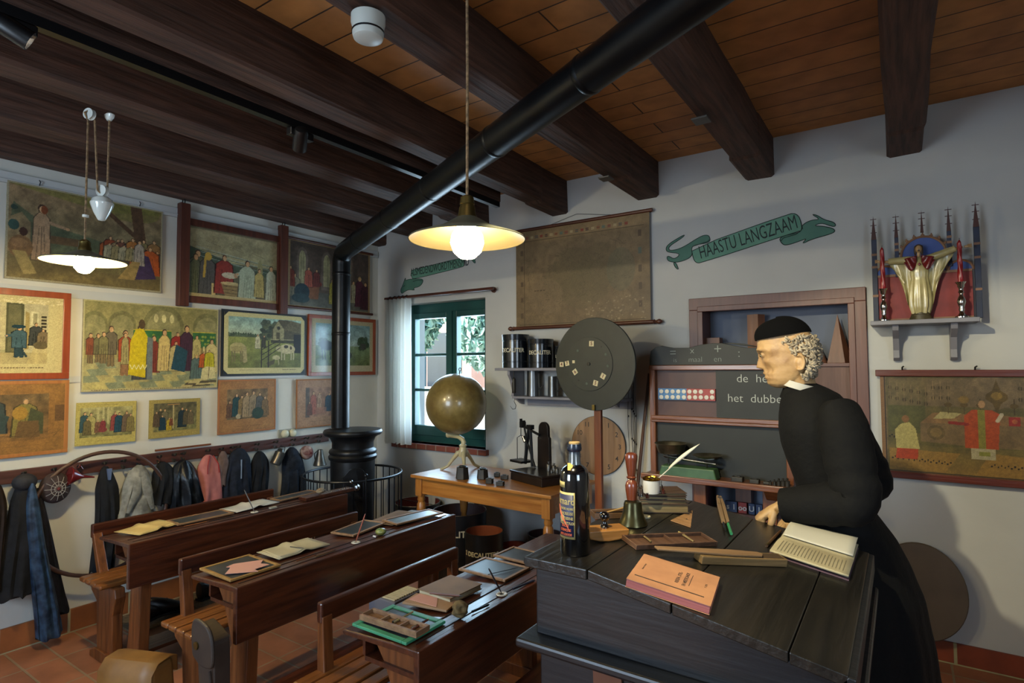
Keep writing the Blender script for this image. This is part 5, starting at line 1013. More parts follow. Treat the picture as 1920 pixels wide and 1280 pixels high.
# ---- satchels
lea = mat('tan_leather', '#8a6430', '#6e4c22', rough=.5, scale=7, bump=.25); gle = mat('grey_leather', '#241c16', '#352a21', rough=.6, scale=7, bump=.25)
def satchel(label, loc, rz, W, D_, H, m, rx=0):
    t = thing('satchel', label, 'satchel', loc, rz)
    M = Matrix.Rotation(rx, 4, 'X')
    def sh_(k, z): return (W/2*k)
    MB(M).prism([(-W/2, 0), (W/2, 0), (W/2+.006, H*.5), (W/2-.01, H), (-W/2+.01, H), (-W/2-.006, H*.5)], -D_/2, D_/2, 'y').build('bag_body', m, t, bevel=.018)
    fl_ = [(-D_/2-.004, H*.45), (-D_/2-.012, H*.62), (-D_/2-.008, H*.92), (-D_*.3, H+.012), (D_*.2, H+.016), (D_/2, H+.004), (D_/2+.004, H*.8)]
    b = MB(M); n = len(fl_); vs = []; 
    for x in (-W/2-.004, -W*.25, 0, W*.25, W/2+.004): vs += [(x, y, z-(.03*(abs(x)/W*2)**2 if i == 0 else 0)) for i, (y, z) in enumerate(fl_)]
    b.add(vs, [(k*n+i, k*n+i+1, (k+1)*n+i+1, (k+1)*n+i) for k in range(4) for i in range(n-1)]); b.build('flap', m, t, smooth=True, solid=.005)
    for x in (-W*.22, W*.22):
        MB(M).box(x-.010, x+.010, -D_/2-.02, -D_/2-.015, H*.2, H*.62).build('strap', mat('strap_leather', '#5a3c1c', rough=.5) if m is lea else m, t, bevel=.002)
        MB(M).tube([(x-.014, -D_/2-.024, H*.3), (x+.014, -D_/2-.024, H*.3), (x+.014, -D_/2-.024, H*.38), (x-.014, -D_/2-.024, H*.38)], .002, 6, closed=True).build('buckle', brass, t)
    return t
p = PZ(252, 1236, .27); satchel('tan leather school satchel standing on the tiles at the bottom left', (p.x+.075, p.y-.015, .001), R(22), .25, .12, .295, lea)
p = PX(412, 1160, -2.33); t = thing('hanging_satchel', 'grey brown leather satchel hanging on the end of the middle desk', 'satchel', (-2.12, 1.172, .05)); _g = lambda P: [(x*.52, z/.40*.50+.02) for x, z in P]
gp = [(-.10, .39), (-.085, .40), (.10, .375), (.135, .36), (.145, .2), (.12, .03), (.0, .0), (-.055, .03), (-.045, .2), (-.075, .28)]
MB().prism(chaikin(_g(gp)), -.035, .025, 'y').build('bag_body', gle, t, bevel=.012)
MB().prism(chaikin(_g([(-.11, .31), (-.125, .41), (-.02, .42), (.14, .40), (.17, .31), (.12, .29), (.0, .29), (-.06, .30)])), -.05, -.036, 'y').build('flap', gle, t, bevel=.006)
MB().lathe([(.006, 0), (.014, 0), (.014, .004), (.006, .004)], (0, 0, 0), 18, M=Matrix.Translation((-.018, -.052, .45)) @ Matrix.Rotation(R(90), 4, 'X')).build('eyelet', brass, t, smooth=True)
MB().tube([(.062, -.045, .38), (.078, -.04, .28), (.07, -.03, .1), (.08, -.03, .04)], .006, 6, flat=.4).build('strap', gle, t, smooth=True)
# grey box with slatted grille on the floor
p = PZ(737, 1112, .50); t = thing('grey_heater', 'grey box with a pale slatted grille, seen under the backrest of the nearest bench', 'heater', (p.x, p.y, 0), R(0))
hg = mat('heater_grey', '#5a5a62', rough=.6)
MB().box(-.08, .08, -.07, .10, 0, .50).build('box', hg, t, bevel=.006)
b = MB()
for k in range(11): b.box(-.07, .07, -.06+.014*k, -.053+.014*k, .501, .506)
b.build('grille', mat('grille_cream', '#b4a888', rough=.5), t)
# ================================================================ the pine table with its load
TA, TB = PZ(769, 889, .75), PZ(1062, 934, .75); tw = (TB-TA); tang = math.atan2(tw.y, tw.x)
TLn = 1.17; TD = .56; t = thing('pine_table', 'varnished pine table with turned legs under the window, carrying the globe and scales', 'table', (TA.x, TA.y, 0), tang)
MB().box(0, TLn, 0, TD, .728, .75).build('tabletop', pine, t, bevel=.005)
for nm, q in (('apron', (.05, TLn-.05, .035, .055)), ('apron', (.05, TLn-.05, TD-.055, TD-.035)), ('apron', (.035, .055, .055, TD-.055)), ('apron', (TLn-.055, TLn-.035, .055, TD-.055))): MB().box(*q, .62, .728).build(nm, pine, t, bevel=.002)
for lx in (.055, TLn-.055):
    for ly in (.055, TD-.055):
        b = MB(); b.cb(lx, ly, .665, .06, .06, .125); b.lathe([(.012, 0), (.016, .02), (.024, .36), (.02, .39), (.026, .4), (.031, .44), (.033, .5), (.03, .545), (.022, .56), (.028, .575), (.024, .59), (.03, .605)], (lx, ly, 0), 20); b.build('leg', pinez, t, smooth=True, bevel=.002)
TZ = .751
def onT(x, y, z=TZ): return PZ(x, y, z)
# globe
gp_ = onT(868, 882); gc = PY(855.5, 757, gp_.y+.02); gR_ = 57*((gc-Vector((0, 0, CH))).dot(_f))/FPX
t = thing('globe', 'large brown terrestrial globe on a cream cast iron stand', 'globe', (gp_.x, gp_.y, TZ))
gm = bpy.data.materials.new('globe_map'); gm.use_nodes = True
N = gm.node_tree.nodes; Lk = gm.node_tree.links; b_ = N['Principled BSDF']; tc = N.new('ShaderNodeTexCoord'); nz = N.new('ShaderNodeTexNoise'); nz.inputs['Scale'].default_value = 7; nz.inputs['Detail'].default_value = 9; nz.inputs['Roughness'].default_value = .65
rp = N.new('ShaderNodeValToRGB'); E_ = rp.color_ramp.elements; E_[0].position = .35; E_[0].color = (*lin('#5a4a28'), 1); E_[1].position = .7; E_[1].color = (*lin('#8a7a4c'), 1); e = E_.new(.5); e.color = (*lin('#6e5f36'), 1)
Lk.new(tc.outputs['Object'], nz.inputs[0]); Lk.new(nz.outputs[0], rp.inputs[0]); Lk.new(rp.outputs[0], b_.inputs['Base Color']); b_.inputs['Roughness'].default_value = .3; b_.inputs['Coat Weight'].default_value = .3
lc = WM[t.name].inverted() @ gc
MB().ball(lc, gR_, 48, 32).build('ball', gm, t, smooth=True)
crm = mat('cream_iron', '#b0a888', '#a09670', rough=.3, scale=8, coat=.3)
top_ = (0, 0, .145); b = MB()
for k, (dx, dy) in enumerate(((-.14, -.06), (.09, -.09), (.02, .15))):
    b.tube([(0, 0, .135), (dx*.25, dy*.25, .125), (dx*.5, dy*.5, .08), (dx*.75, dy*.75, .03), (dx, dy, .01), (dx*1.12, dy*1.12, .007)], [.02, .018, .013, .011, .011, .007], 10)
b.lathe([(.03, .1), (.034, .12), (.026, .16), (.022, .17), (.028, .176), (.026, .184), (.018, .19)], (0, 0, 0), 20).build('tripod', crm, t, smooth=True)
bp_ = lc+Vector((-.035, -.01, -gR_*.97)); ax_ = (lc-bp_).normalized()
b = MB(); b.tube([(0, 0, .18), (.008, 0, .205), (-.005, 0, .225), (-.04, 0, lc.z-gR_-.012+.0), (bp_.x-.03, bp_.y, bp_.z-.012)], [.017, .018, .017, .015, .018], 12).ball((bp_.x-.035, bp_.y, bp_.z-.012), (.018, .02, .022), 12, 8); b.build('arm', crm, t, smooth=True)
MB().tube([lc+Vector((.03, 0, gR_*.98)), lc+Vector((.035, 0, gR_+.02))], .004, 6).tube([lc+Vector((.036+.011*math.cos(a_*PI/5), 0, gR_+.03+.011*math.sin(a_*PI/5))) for a_ in range(10)], .003, 6, closed=True).build('pole_ring', darkiron, t)
# weights
wt = mat('cast_weight', '#23211d', '#37332c', rough=.5, metal=.4, scale=20, bump=.15)
def hexw(label, px_, py_, r, h):
    p = onT(px_, py_); t = thing('hexagonal_weight', label, 'weight', (p.x, p.y, TZ), .3, 'iron weights on the pine table')
    MB().lathe([(r, 0), (r*.86, h), (r*.8, h+.004), (0, h+.004)], (0, 0, 0), 6).build('body', wt, t, bevel=.002)
    MB().tube([(r*.45*math.cos(a_*PI/8), r*.45*math.sin(a_*PI/8), h+.008) for a_ in range(16)], .004, 6, closed=True).build('ring', darkiron, t)
hexw('largest hexagonal iron weight, directly right of the globe foot', 867, 897, .048, .075); hexw('second hexagonal iron weight, right of the largest one', 905, 897, .042, .06)
for i, (x, y, s_, lb) in enumerate(((918, 906, .022, 'small square iron weight at the left of the small group'), (938, 910, .024, 'small square iron weight nearest the table edge'), (946, 898, .024, 'small square iron weight close against the scale base'), (932, 893, .02, 'small square iron weight at the back of the small group'))):
    p = onT(x, y); t = thing('square_weight', lb, 'weight', (p.x, p.y, TZ), .2+.1*i, 'iron weights on the pine table')
    MB().box(-s_, s_, -s_*.8, s_*.8, 0, .026+.006*(i == 0)).build('body', wt, t, bevel=.003); MB().cb(0, 0, .028+.006*(i == 0), s_, s_*.5, .006).build('grip', darkiron, t)
# the balance
blkw = mat('black_lacquer_wood', '#15110f', '#221b17', rough=.28, coat=.4, scale=9)
sp = onT(1000, 905, TZ); ct = thing('decimal_scale', 'black decimal weighing scale with tall rounded back board and hanging pan', 'scale', (sp.x+.02, sp.y+.12, TZ), tang-.30)
MB().box(-.16, .17, -.17, .13, 0, .05).build('base', blkw, ct, bevel=.004)
MB().box(-.165, .175, -.175, .135, .052, .066).build('platform', blkw, ct, bevel=.004)
k_ = -.06; pb = [(k_-.062, .066), (k_+.066, .066), (k_+.062, .27), (k_+.05, .28), (k_+.048, .335)]+[(k_+.048*math.cos(a_*PI/8), .335+.04*math.sin(a_*PI/8)) for a_ in range(1, 8)]+[(k_-.048, .335), (k_-.05, .28), (k_-.06, .27)]
MB().prism(pb, .03, .052, 'y').build('back_board', blkw, ct, bevel=.003)
b = MB(); b.tube([(k_-.16, .0, .08), (k_-.13, 0, .26), (k_-.115, 0, .32)], .012, 8).tube([(k_-.08, 0, .07), (k_-.1, 0, .33)], .011, 8).tube([(k_-.05, .0, .07), (k_-.14, 0, .24), (k_-.17, .0, .34)], .007, 8).cb(k_-.1, 0, .335, .05, .03, .03).cb(k_-.185, 0, .345, .035, .03, .04).build('column', iron, ct)
b = MB(); b.tube([(k_-.21, 0, .345), (k_-.1, 0, .315), (k_+.0, .0, .29)], .009, 8).cb(k_-.205, 0, .37, .014, .014, .03).cb(k_-.175, 0, .355, .016, .02, .04); b.build('beam', iron, ct)
b = MB(); b.tube([(k_-.205, 0, .34), (k_-.207, 0, .27)], .003, 6).tube([(k_-.205, 0, .27), (k_-.25, 0, .25), (k_-.25, 0, .1)], .003, 6).tube([(k_-.205, 0, .27), (k_-.16, 0, .255), (k_-.16, 0, .1)], .003, 6).box(k_-.27, k_-.14, -.05, .05, .085, .1); b.build('hanging_pan', iron, ct)
MB().tube([(k_-.14, -.03, .27), (k_-.12, -.03, .235)], .012, 10).build('slider', steel, ct, smooth=True)
for i, (dx, dy, h, r_, lb) in enumerate(((.035, .0, .062, .0185, 'tallest steel knob weight on the scale platform'), (.075, .01, .052, .015, 'second steel knob weight on the scale platform'), (.098, .0, .034, .010, 'short steel knob weight third from the left on the platform'), (.13, -.01, .04, .0115, 'steel knob weight near the right end of the platform'), (.105, -.035, .026, .008, 'smallest steel knob weight in front on the platform'))):
    q = WM[ct.name] @ Vector((dx, dy, .0665)); t = thing('knob_weight', lb, 'weight', tuple(q), 0, 'knob weights on the scale platform')
    MB().lathe([(0, 0), (r_, 0), (r_, h*.68), (r_*.9, h*.72), (r_*.35, h*.76), (r_*.32, h*.84)], (0, 0, 0), 18).build('body', mat('dull_steel', '#4a4742', '#5a5650', rough=.35, metal=.8), t, smooth=True)
    MB().lathe([(r_*.32, h*.84), (r_*.6, h*.9), (r_*.58, h*.97), (0, h)], (0, 0, 0), 16).build('knob', mat('dull_steel', '#4a4742'), t, smooth=True)
# tubs under the table
redin = mat('tub_red_inside', '#5c1c12', '#6e2416', rough=.6, scale=6); rustin = mat('tub_rust_inside', '#7a3a22', '#8a4a2c', rough=.7, scale=6); tubb = mat('tub_black', '#101114', '#1a1b20', rough=.4, scale=10, bump=.05); lett = mat('letter_cream', '#c4bda4', rough=.6)
def tub(nm, label, px_, py_, rw, h, inside, txt=None, size=.05, bar=False, z0=0, ring=None, yb=None, ty=.6, grp='black measuring tubs under the pine table', small=None, rzt=0, cat='measuring tub', tap=.97):
    """px,py: centre of the rim; rw: half width of the rim in pixels"""
    p = PZ(px_, py_, z0+h); r_ = rw*((p-Vector((0, 0, CH))).dot(_f))/FPX; t = thing(nm, label, cat, (p.x, p.y, z0), 0, grp)
    MB().lathe([(0, .001), (r_*tap, .001), (r_*tap, .012), (r_, h-.01), (r_+.002, h), (r_-.006, h)], (0, 0, 0), 40, cap=False).build('shell', tubb, t, smooth=True)
    MB().lathe([(0, .012), (r_*tap-.008, .012), (r_-.006, h)], (0, 0, 0), 40, cap=False).build('inside', inside, t, smooth=True, label='red painted inside of the tub' if inside is redin else 'rust coloured inside of the tub')
    if ring: MB().tube([(r_*math.cos(a_*PI/20), r_*math.sin(a_*PI/20), h) for a_ in range(40)], .0025, 6, closed=True).build('rim', steel, t, smooth=True)
    if bar: MB().box(-r_+.004, r_-.004, -.004, .004, h-.006, h-.002).build('cross_bar', steel, t)
    if txt:
        a_ = math.atan2(p.x, p.y)
        M = Matrix.Rotation(-a_+rzt, 4, 'Z') @ Matrix.Translation((0, 0, h*ty))
        text_mb(txt, size, M, ext=.0008, bend=r_*.995+.001, bold=.0012).build('lettering', lett, t)
    if small:
        M = Matrix.Rotation(-math.atan2(p.x, p.y)+rzt, 4, 'Z') @ Matrix.Translation((0, 0, h*.12)); text_mb(small, size*.5, M, ext=.0008, bend=r_*.98+.001).build('small_lettering', mat('letter_dim', '#6a6658', rough=.6), t)
    return t
tub('measuring_tub', 'tub with red inside and a cross bar, beside the stove guard', 783, 940, 42, .40, redin, bar=True, ring=True)
tub('measuring_tub', 'large tub marked LITER under the middle of the table', 862, 955, 50, .46, mat('tub_dark_inside', '#2c1613', '#381c18', rough=.6), 'HECTOLITER', .062, ring=True, rzt=-.35, ty=.72)
tub('measuring_tub', 'tub marked DECALITERS with rust coloured inside, in front of the others', 908, 994, 36, .44, rustin, '2 DECALITERS', .040, small='ST41', rzt=-.20, ty=.72)
tub('measuring_tub', 'low bright red lined tub right of the DECALITERS tub', 965, 1022, 29, .20, redin)
tub('measuring_tub', 'dark tub behind the right front leg of the table', 1022, 1000, 33, .32, mat('tub_dark_inside', '#2c1613'))
tag(MB().add([(0, 0, 0), (.30, 0, 0), (.30, .012, 0), (0, .012, 0), (0, .05, .16), (.24, .05, .15), (.24, .062, .15), (0, .062, .16)], [(0, 1, 2, 3), (4, 5, 6, 7), (0, 1, 5, 4), (3, 2, 6, 7), (0, 3, 7, 4), (1, 2, 6, 5)], Matrix.Translation(PZ(838, 1000, 0)+Vector((-.0, .12, .26)))).build('leaning_card', pale), 'pale card tucked behind the tubs under the left half of the table', 'card') if False else None
# ================================================================ back wall: shelf, discs, banners, shrine, board
greyp = mat('grey_paint', '#6e6e76', '#7c7c84', rough=.5, scale=5)
SZ = 1.49; sx0, sx1 = -2.50, -1.50
t = thing('wall_shelf', 'grey painted two tier wall shelf with curved brackets holding black cans', 'shelf', (-2.0, WY, 1.2))
MB().box(sx0, sx1, WY-.22, WY, SZ-.02, SZ).build('upper_board', greyp, t, world=True, bevel=.003)
SZ2 = PY(1000, 743, 3.55).z
MB().box(sx0+.12, sx1, WY-.17, WY, SZ2-.018, SZ2).build('lower_board', greyp, t, world=True, bevel=.003)
MB().box(sx0+.16, sx1, WY-.02, WY, SZ2-.075, SZ2-.018).build('back_strip', greyp, t, world=True)
for xx in (sx0+.10, sx1-.12):
    pr = [(WY, SZ-.02), (WY-.2, SZ-.02), (WY-.2, SZ-.05), (WY-.17, SZ-.09), (WY-.14, SZ-.17), (WY-.15, SZ2+.0), (WY-.04, SZ2-.06), (WY, SZ2-.07)]
    MB().prism(pr, xx, xx+.022, 'x').build('bracket', greyp, t, world=True, bevel=.002)
canb = mat('can_black', '#0c1016', '#141a22', rough=.22, metal=.3, scale=10, coat=.5)
def can(label, px_, rw, h, y, txt, size, rz=0):
    p = PY(px_, 686, y); r_ = rw*((p-Vector((0, 0, CH))).dot(_f))/FPX; t = thing('litre_can', label, 'can', (p.x, y, SZ+.001), 0, 'black litre cans on the wall shelf')
    MB().lathe([(0, 0), (r_, 0), (r_, h*.16), (r_+.003, h*.17), (r_+.003, h*.19), (r_, h*.2), (r_, h*.8), (r_+.003, h*.81), (r_+.003, h*.83), (r_, h*.84), (r_+.004, h), (r_-.001, h+.001), (r_-.003, h-.004), (r_-.003, .01), (0, .01)], (0, 0, 0), 36).build('shell', canb, t, smooth=True)
    if txt: text_mb(txt, size, Matrix.Rotation(-math.atan2(p.x, y)+rz, 4, 'Z') @ Matrix.Translation((0, 0, h*.52)), bend=r_+.0015, ext=.0006, sx=.9, bold=.0006).build('lettering', lett, t)
can('black can lettered DECALITER at the left end of the wall shelf', 967, 25, .245, 3.57, 'DECALITER', .042, -.30)
can('black can lettered DECALITER, second from the left on the wall shelf', 1014, 23.5, .205, 3.57, 'DECALITER', .040, -.12)
can('black can mostly hidden behind the number disc', 1056, 16, .15, 3.58, 'LITER', .03, -.5)
tinm = mat('tin_grey', '#5a5c5e', '#6e7072', rough=.3, metal=.9, scale=6)
def jug(label, px_, rw, h, y, hand=1):
    p = PY(px_, 742, y); r_ = rw*((p-Vector((0, 0, CH))).dot(_f))/FPX; t = thing('tin_measure', label, 'tin measure', (p.x, y, SZ2+.001), 0, 'tin measures on the lower shelf')
    MB().lathe([(0, 0), (r_, 0), (r_*.95, h*.5), (r_*.92, h), (r_*.88, h), (r_*.9, .006), (0, .006)], (0, 0, 0), 26).build('cup', tinm, t, smooth=True)
    MB().tube([(r_*.9, 0, h*.9), (r_+.035, 0, h*.85), (r_+.035, 0, h*.45), (r_*.95, 0, h*.25)], .0035, 6).build('handle', tinm, t)
jug('larger tin measure with angular handle on the lower shelf', 1000, 12.5, .19, 3.6); jug('smaller tin measure next to the number disc on the lower shelf', 1037, 10, .145, 3.6)
# spring balance
p = PY(966, 716, 3.56); t = thing('spring_balance', 'spring balance with a large hook hanging from the wall shelf bracket', 'spring balance', (-2.375+.0, 3.54, p.z-.22))
dz = .22; zt3 = SZ-.022-(p.z-.22)
MB().lathe([(.013, dz-.08), (.015, dz-.075), (.015, dz+.02), (.01, dz+.03), (.003, dz+.035), (.003, zt3)], (0, 0, 0), 16).build('barrel', darkiron, t, smooth=True)
MB().tube([(0, 0, dz-.08), (.0, 0, dz-.12), (.008, 0, dz-.13), (0, 0, dz-.14), (.018, 0, dz-.17), (.012, 0, dz-.195), (-.012, 0, dz-.2), (-.035, 0, dz-.175)], [.002, .002, .002, .002, .0025, .0025, .002, .001], 6).build('hook', darkiron, t)
# number disc on post
dy_ = 3.2; dc = PY(1114, 682, dy_); dR = 87*((dc-Vector((0, 0, CH))).dot(_f))/FPX; postm = wood('post_wood', '#5a2a14', '#74401e', 'z', rough=.4, coat=.2)
t = thing('number_disc', 'large dark green number disc on a brown wooden post, in front of the wall shelf', 'number disc', (dc.x, dy_, 0), R(-6))
dgm = mat('disc_green', '#111813', '#181f1a', rough=.5, scale=14); Md = Matrix.Translation((0, 0, dc.z)) @ Matrix.Rotation(R(90), 4, 'X')
MB(Md).lathe([(0, -.008), (dR, -.008), (dR, .008), (0, .008)], (0, 0, 0), 72).build('disc', dgm, t, bevel=.002)
ir = dR*.585; dxi = -.03
MB(Md).lathe([(0, .0085), (ir, .0085), (ir, .013), (0, .013)], (dxi, 0, 0), 56).build('inner_disc', mat('disc_green_inner', '#141b15', '#1b221c', rough=.5, scale=14), t, bevel=.001)
MB(Md).lathe([(0, .013), (.011, .013), (.011, .02), (0, .021)], (dxi, 0, 0), 16).build('knob', darkiron, t)
cardm = mat('card_cream', '#c9bd94', rough=.7); dkn = mat('number_brown', '#5a1c12', rough=.7); IV = WM[t.name].inverted()
def dpos(px_, py_): v = IV @ PY(px_, py_, dy_-.02); return v.x, v.z
for x, y, s_, tx, rz_ in ((1108, 644, .033, '5', -.05), (1048, 683, .03, '4', 0), (1059, 681, .03, '7', .2), (1072, 678, .018, '', 0), (1075, 697, .032, '6', .6), (1131, 705, .032, '1', -.5), (1116, 718, .032, '5', -.25)):
    X_, Z_ = dpos(x, y); M = Matrix.Translation((X_, -.0135, Z_)) @ Matrix.Rotation(R(90), 4, 'X') @ Matrix.Rotation(rz_, 4, 'Z')
    c_ = MB(M).cb(0, 0, .001, s_, s_, .002).build('number_card', cardm, t)
    if tx: text_mb(tx, s_*.95, M @ Matrix.Translation((0, 0, .0025)), ext=.0003, bold=.0006).build('digit', dkn, c_)
b = MB()
for x, y in ((1127, 650), (1082, 713)): X_, Z_ = dpos(x, y); b.lathe([(0, .013), (.005, .013), (.005, .0142), (0, .0142)], (X_, Z_-dc.z, 0), 12, M=Md)
b.build('peg_hole', iron, t)
b = MB()
for x, y in ((1080, 657), (1136, 664), (1140, 686), (1098, 719)): X_, Z_ = dpos(x, y); b.lathe([(0, .013), (.008, .013), (.008, .0138), (0, .0138)], (X_, Z_-dc.z, 0), 12, M=Md)
b.build('chalk_mark', mat('faint_chalk', '#4a564c', rough=.8), t)
MB().box(-.006, .012, -.022, -.008, dc.z-dR+.004, dc.z-dR+.035).build('brass_catch', brass, t)
MB().box(-.018+.006, .03+.006, .009, .034, .02, dc.z+.05).build('post', postm, t, bevel=.003)
MB().box(-.15, .16, -.0, .04, 0, .04).box(-.02, .035, -.14, .16, 0, .035).build('foot', postm, t, bevel=.003)
# clock practice board
cc = PY(1121, 835, WY-.02); cR = 55*((cc-Vector((0, 0, CH))).dot(_f))/FPX
t = thing('clock_board', 'round pale wood clock dial without hands on the wall behind the number disc post', 'clock dial', (cc.x, WY-.012, cc.z-cR))
Mc = Matrix.Translation((0, 0, cR)) @ Matrix.Rotation(R(90), 4, 'X')
MB(Mc).lathe([(0, -.008), (cR, -.008), (cR, .008), (0, .008)], (0, 0, 0), 64).build('dial', wood('dial_wood', '#7a5836', '#94704a', 'z', rough=.5), t, bevel=.002)
b = MB(); MB(Mc).lathe([(cR-.001, .0081), (cR+.001, .0081), (cR+.001, -.008), (cR-.001, -.008)], (0, 0, 0), 64, cap=False).build('dark_edge', iron, t)
for k in range(1, 13):
    a_ = PI/2-k*PI/6; text_mb(str(k), .046, Mc @ Matrix.Translation((cR*.80*math.cos(a_), cR*.80*math.sin(a_), .0085)), ext=.0004, bold=.0003, mb=b)
b.build('numerals', mat('numeral_dark', '#1c1814', rough=.6), t)
# surveyor's chains and stick
for i, (x, lb) in enumerate(((1177, 'single dark cord with knots hanging left of the cord bundle behind the number disc'), (1187, 'bundle of thin knotted cords hanging on the wall behind the bell'))):
    top_ = PY(x, 690, WY-.03); bot = PY(x+6*i+2, 905, WY-.03); t = thing('knotted_cord', lb, 'cord', (top_.x, WY-.03, bot.z), 0, 'knotted cords on the back wall')
    H_ = top_.z-bot.z; b = MB(); rr = random.Random(i)
    for k in range(1 if i == 0 else 4):
        o_ = (k-1.5)*.009 if i else 0
        pts = [(o_+.004*math.sin(j*1.3+k), .004*(k % 2), H_*(1-j/8)) for j in range(9)]; b.tube(pts, .0018, 5)
        for f_ in ((.42, .75) if i == 0 else (.36+.02*k, .62+.015*k, .92-.01*k)): b.lathe([(0, -.008), (.006, -.004), (.004, 0), (.006, .004), (0, .008)], (o_, .004*(k % 2), H_*(1-f_)), 8)
    b.build('cord', mat('cord_black', '#17140f', rough=.7), t)
a1, a2 = PY(1217, 700, WY-.02), PY(1196, 905, WY-.09); s_ = tag(MB().tube([Vector((a2.x-.0, a2.y-.06, .002)) if False else a2+(a2-a1)*1.95, a2, a1], [.011, .012, .009], 8).build('pointer_stick', wood('stick_wood', '#3a2216', '#55341f', 'z')), 'thin brown pointer stick leaning on the wall left of the blackboard', 'stick')
# ---- painted banners
bg_ = mat('banner_green', '#54806c', '#5f8c78', rough=.7, scale=9); bln = mat('banner_line', '#14261f', rough=.7); btx = mat('banner_text', '#101c1a', rough=.7); bdk = mat('banner_green_dark', '#41695a', '#4a7464', rough=.7, scale=9)
def wallpt(px_, py_, off=.0): v = PY(px_, py_, WY-off); return v.x, v.z
def banner(name, label, sc, ox, oy, main, tails, lines, txt, tp, size, ang, tsx=1.0):
    t = thing(name, label, 'banner', (wallpt(ox+main[0][0]/sc, oy)[0], WY, wallpt(ox+main[0][0]/sc, oy+main[0][1]/sc)[1]), 0, 'painted scrolls on the back wall')
    T = lambda P: [wallpt(ox+x/sc, oy+y/sc) for x, y in P]; main = chaikin(main, 1); tails = [chaikin(q, 2) for q in tails]
    for P in tails: MB().prism(T(P), WY-.003, WY-.0002, 'y').build('ribbon_tail', bdk, t, world=True)
    MB().prism(T(main), WY-.0045, WY-.0002, 'y').build('scroll', bg_, t, world=True)
    b = MB()
    for P in [main+[main[0]]]+[q+[q[0]] for q in tails]+lines: b.tube([(x, WY-.004, z) for x, z in T(P)], .0022, 5)
    b.build('outline', bln, t, world=True)
    X_, Z_ = wallpt(ox+tp[0]/sc, oy+tp[1]/sc)
    text_mb(txt, size, Matrix.Translation((X_, WY-.0048, Z_)) @ Matrix.Rotation(R(90), 4, 'X') @ Matrix.Rotation(ang, 4, 'Z'), ext=.0006, sx=tsx, bold=-.0004).build('lettering', btx, t, world=True)
a_, b_2 = wallpt(1220+430/5.05, 360+600/5.05), wallpt(1220+1390/5.05, 360+290/5.05); an = math.atan2(b_2[1]-a_[1], b_2[0]-a_[0])
banner('painted_banner', 'green painted scroll reading HAASTU LANGZAAM, above the brown framed niche', 5.0526, 1220, 360,
       [(390, 535), (1320, 203), (1380, 208), (1415, 250), (1435, 340), (1425, 370), (1400, 372), (470, 674), (430, 668), (405, 630)],
       [[(565, 480), (560, 420), (530, 405), (470, 420), (300, 530), (200, 555), (170, 545), (180, 510), (300, 435), (330, 400), (270, 430), (160, 500), (143, 545), (165, 572), (290, 582), (225, 640), (165, 600), (152, 630), (180, 662), (280, 665), (400, 610), (385, 530), (420, 500)],
        [(1215, 425), (1240, 490), (1290, 508), (1440, 455), (1480, 440), (1430, 495), (1520, 450), (1700, 400), (1750, 375), (1730, 345), (1640, 325), (1540, 320), (1620, 292), (1700, 320), (1745, 330), (1755, 305), (1720, 280), (1640, 262), (1580, 220), (1520, 208), (1610, 260), (1520, 265), (1435, 310), (1425, 370), (1400, 385)],
        [(215, 668), (240, 668), (270, 740), (235, 715)]],
       [[(400, 515), (540, 470), (560, 450)], [(1230, 470), (1260, 435), (1380, 400), (1420, 370)], [(1430, 310), (1440, 350)]], 'HAASTU LANGZAAM', (905, 440), .118, an, .515)
a_, b_2 = wallpt(700+600/8, 490+200/8), wallpt(700+1340/8, 490+60/8); an = math.atan2(b_2[1]-a_[1], b_2[0]-a_[0])
banner('painted_banner', 'green painted scroll beginning ALSMEDEND above the window, partly behind the lamp', 8, 700, 490,
       [(570, 150), (590, 130), (1340, -60), (1370, -30), (1365, 60), (1340, 85), (620, 265), (580, 250)],
       [[(620, 262), (745, 260), (750, 310), (700, 380), (600, 400), (630, 435), (540, 420), (470, 455), (430, 490), (410, 430), (440, 370), (490, 230), (480, 290), (540, 265)],
        [(1300, -70), (1500, -110), (1520, -60), (1540, 30), (1510, 20), (1480, -30), (1370, -20)]],
       [[(600, 300), (680, 280), (740, 290)], [(450, 380), (480, 360)]], 'ALSMEDENDWORDTMENSMID', (985, 92), .095, an, .50)
# ---- shrine shelf
shz = PY(1735, 600, 3.6).z; HX0, HX1 = PY(1632, 610, 3.5).x, PY(1838, 598, 3.5).x
t = thing('shrine_shelf', 'grey wall shelf on two brackets carrying the statue and candles', 'shelf', ((HX0+HX1)/2, WY, shz-.2))
MB().box(HX0, HX1, 3.5, WY, shz-.022, shz).build('board', greyp, t, world=True, bevel=.003)
for px_ in (1680, 1789):
    xx = PY(px_, 640, 3.6).x; pr = [(WY, shz-.022), (WY-.16, shz-.022), (WY-.15, shz-.05), (WY-.08, shz-.09), (WY-.05, shz-.15), (WY-.055, shz-.19), (WY-.03, shz-.205), (WY, shz-.205)]
    MB().prism(pr, xx-.014, xx+.014, 'x').build('bracket', greyp, t, world=True, bevel=.002)
BY = 3.615; S = lambda x, y, o=0: (lambda v: (v.x, v.z))(PY(x, y, BY-o))
t = thing('altar_backdrop', 'red and blue gothic altar backdrop with five spires behind the statue', 'altar backdrop', ((HX0+HX1)/2, BY, shz))
redp = mat('altar_red', '#681315', '#761a1a', rough=.6, scale=20); blup = mat('altar_blue', '#33477e', '#3c5290', rough=.7, scale=8); nav = mat('altar_navy', '#131b30', '#1a2540', rough=.6, scale=12); gol = mat('altar_tan', '#6a4a34', '#7c5a40', rough=.6, scale=14)
x0, z0_ = S(1641, 600); x1, z1_ = S(1826, 594); zr = S(1730, 512)[1]
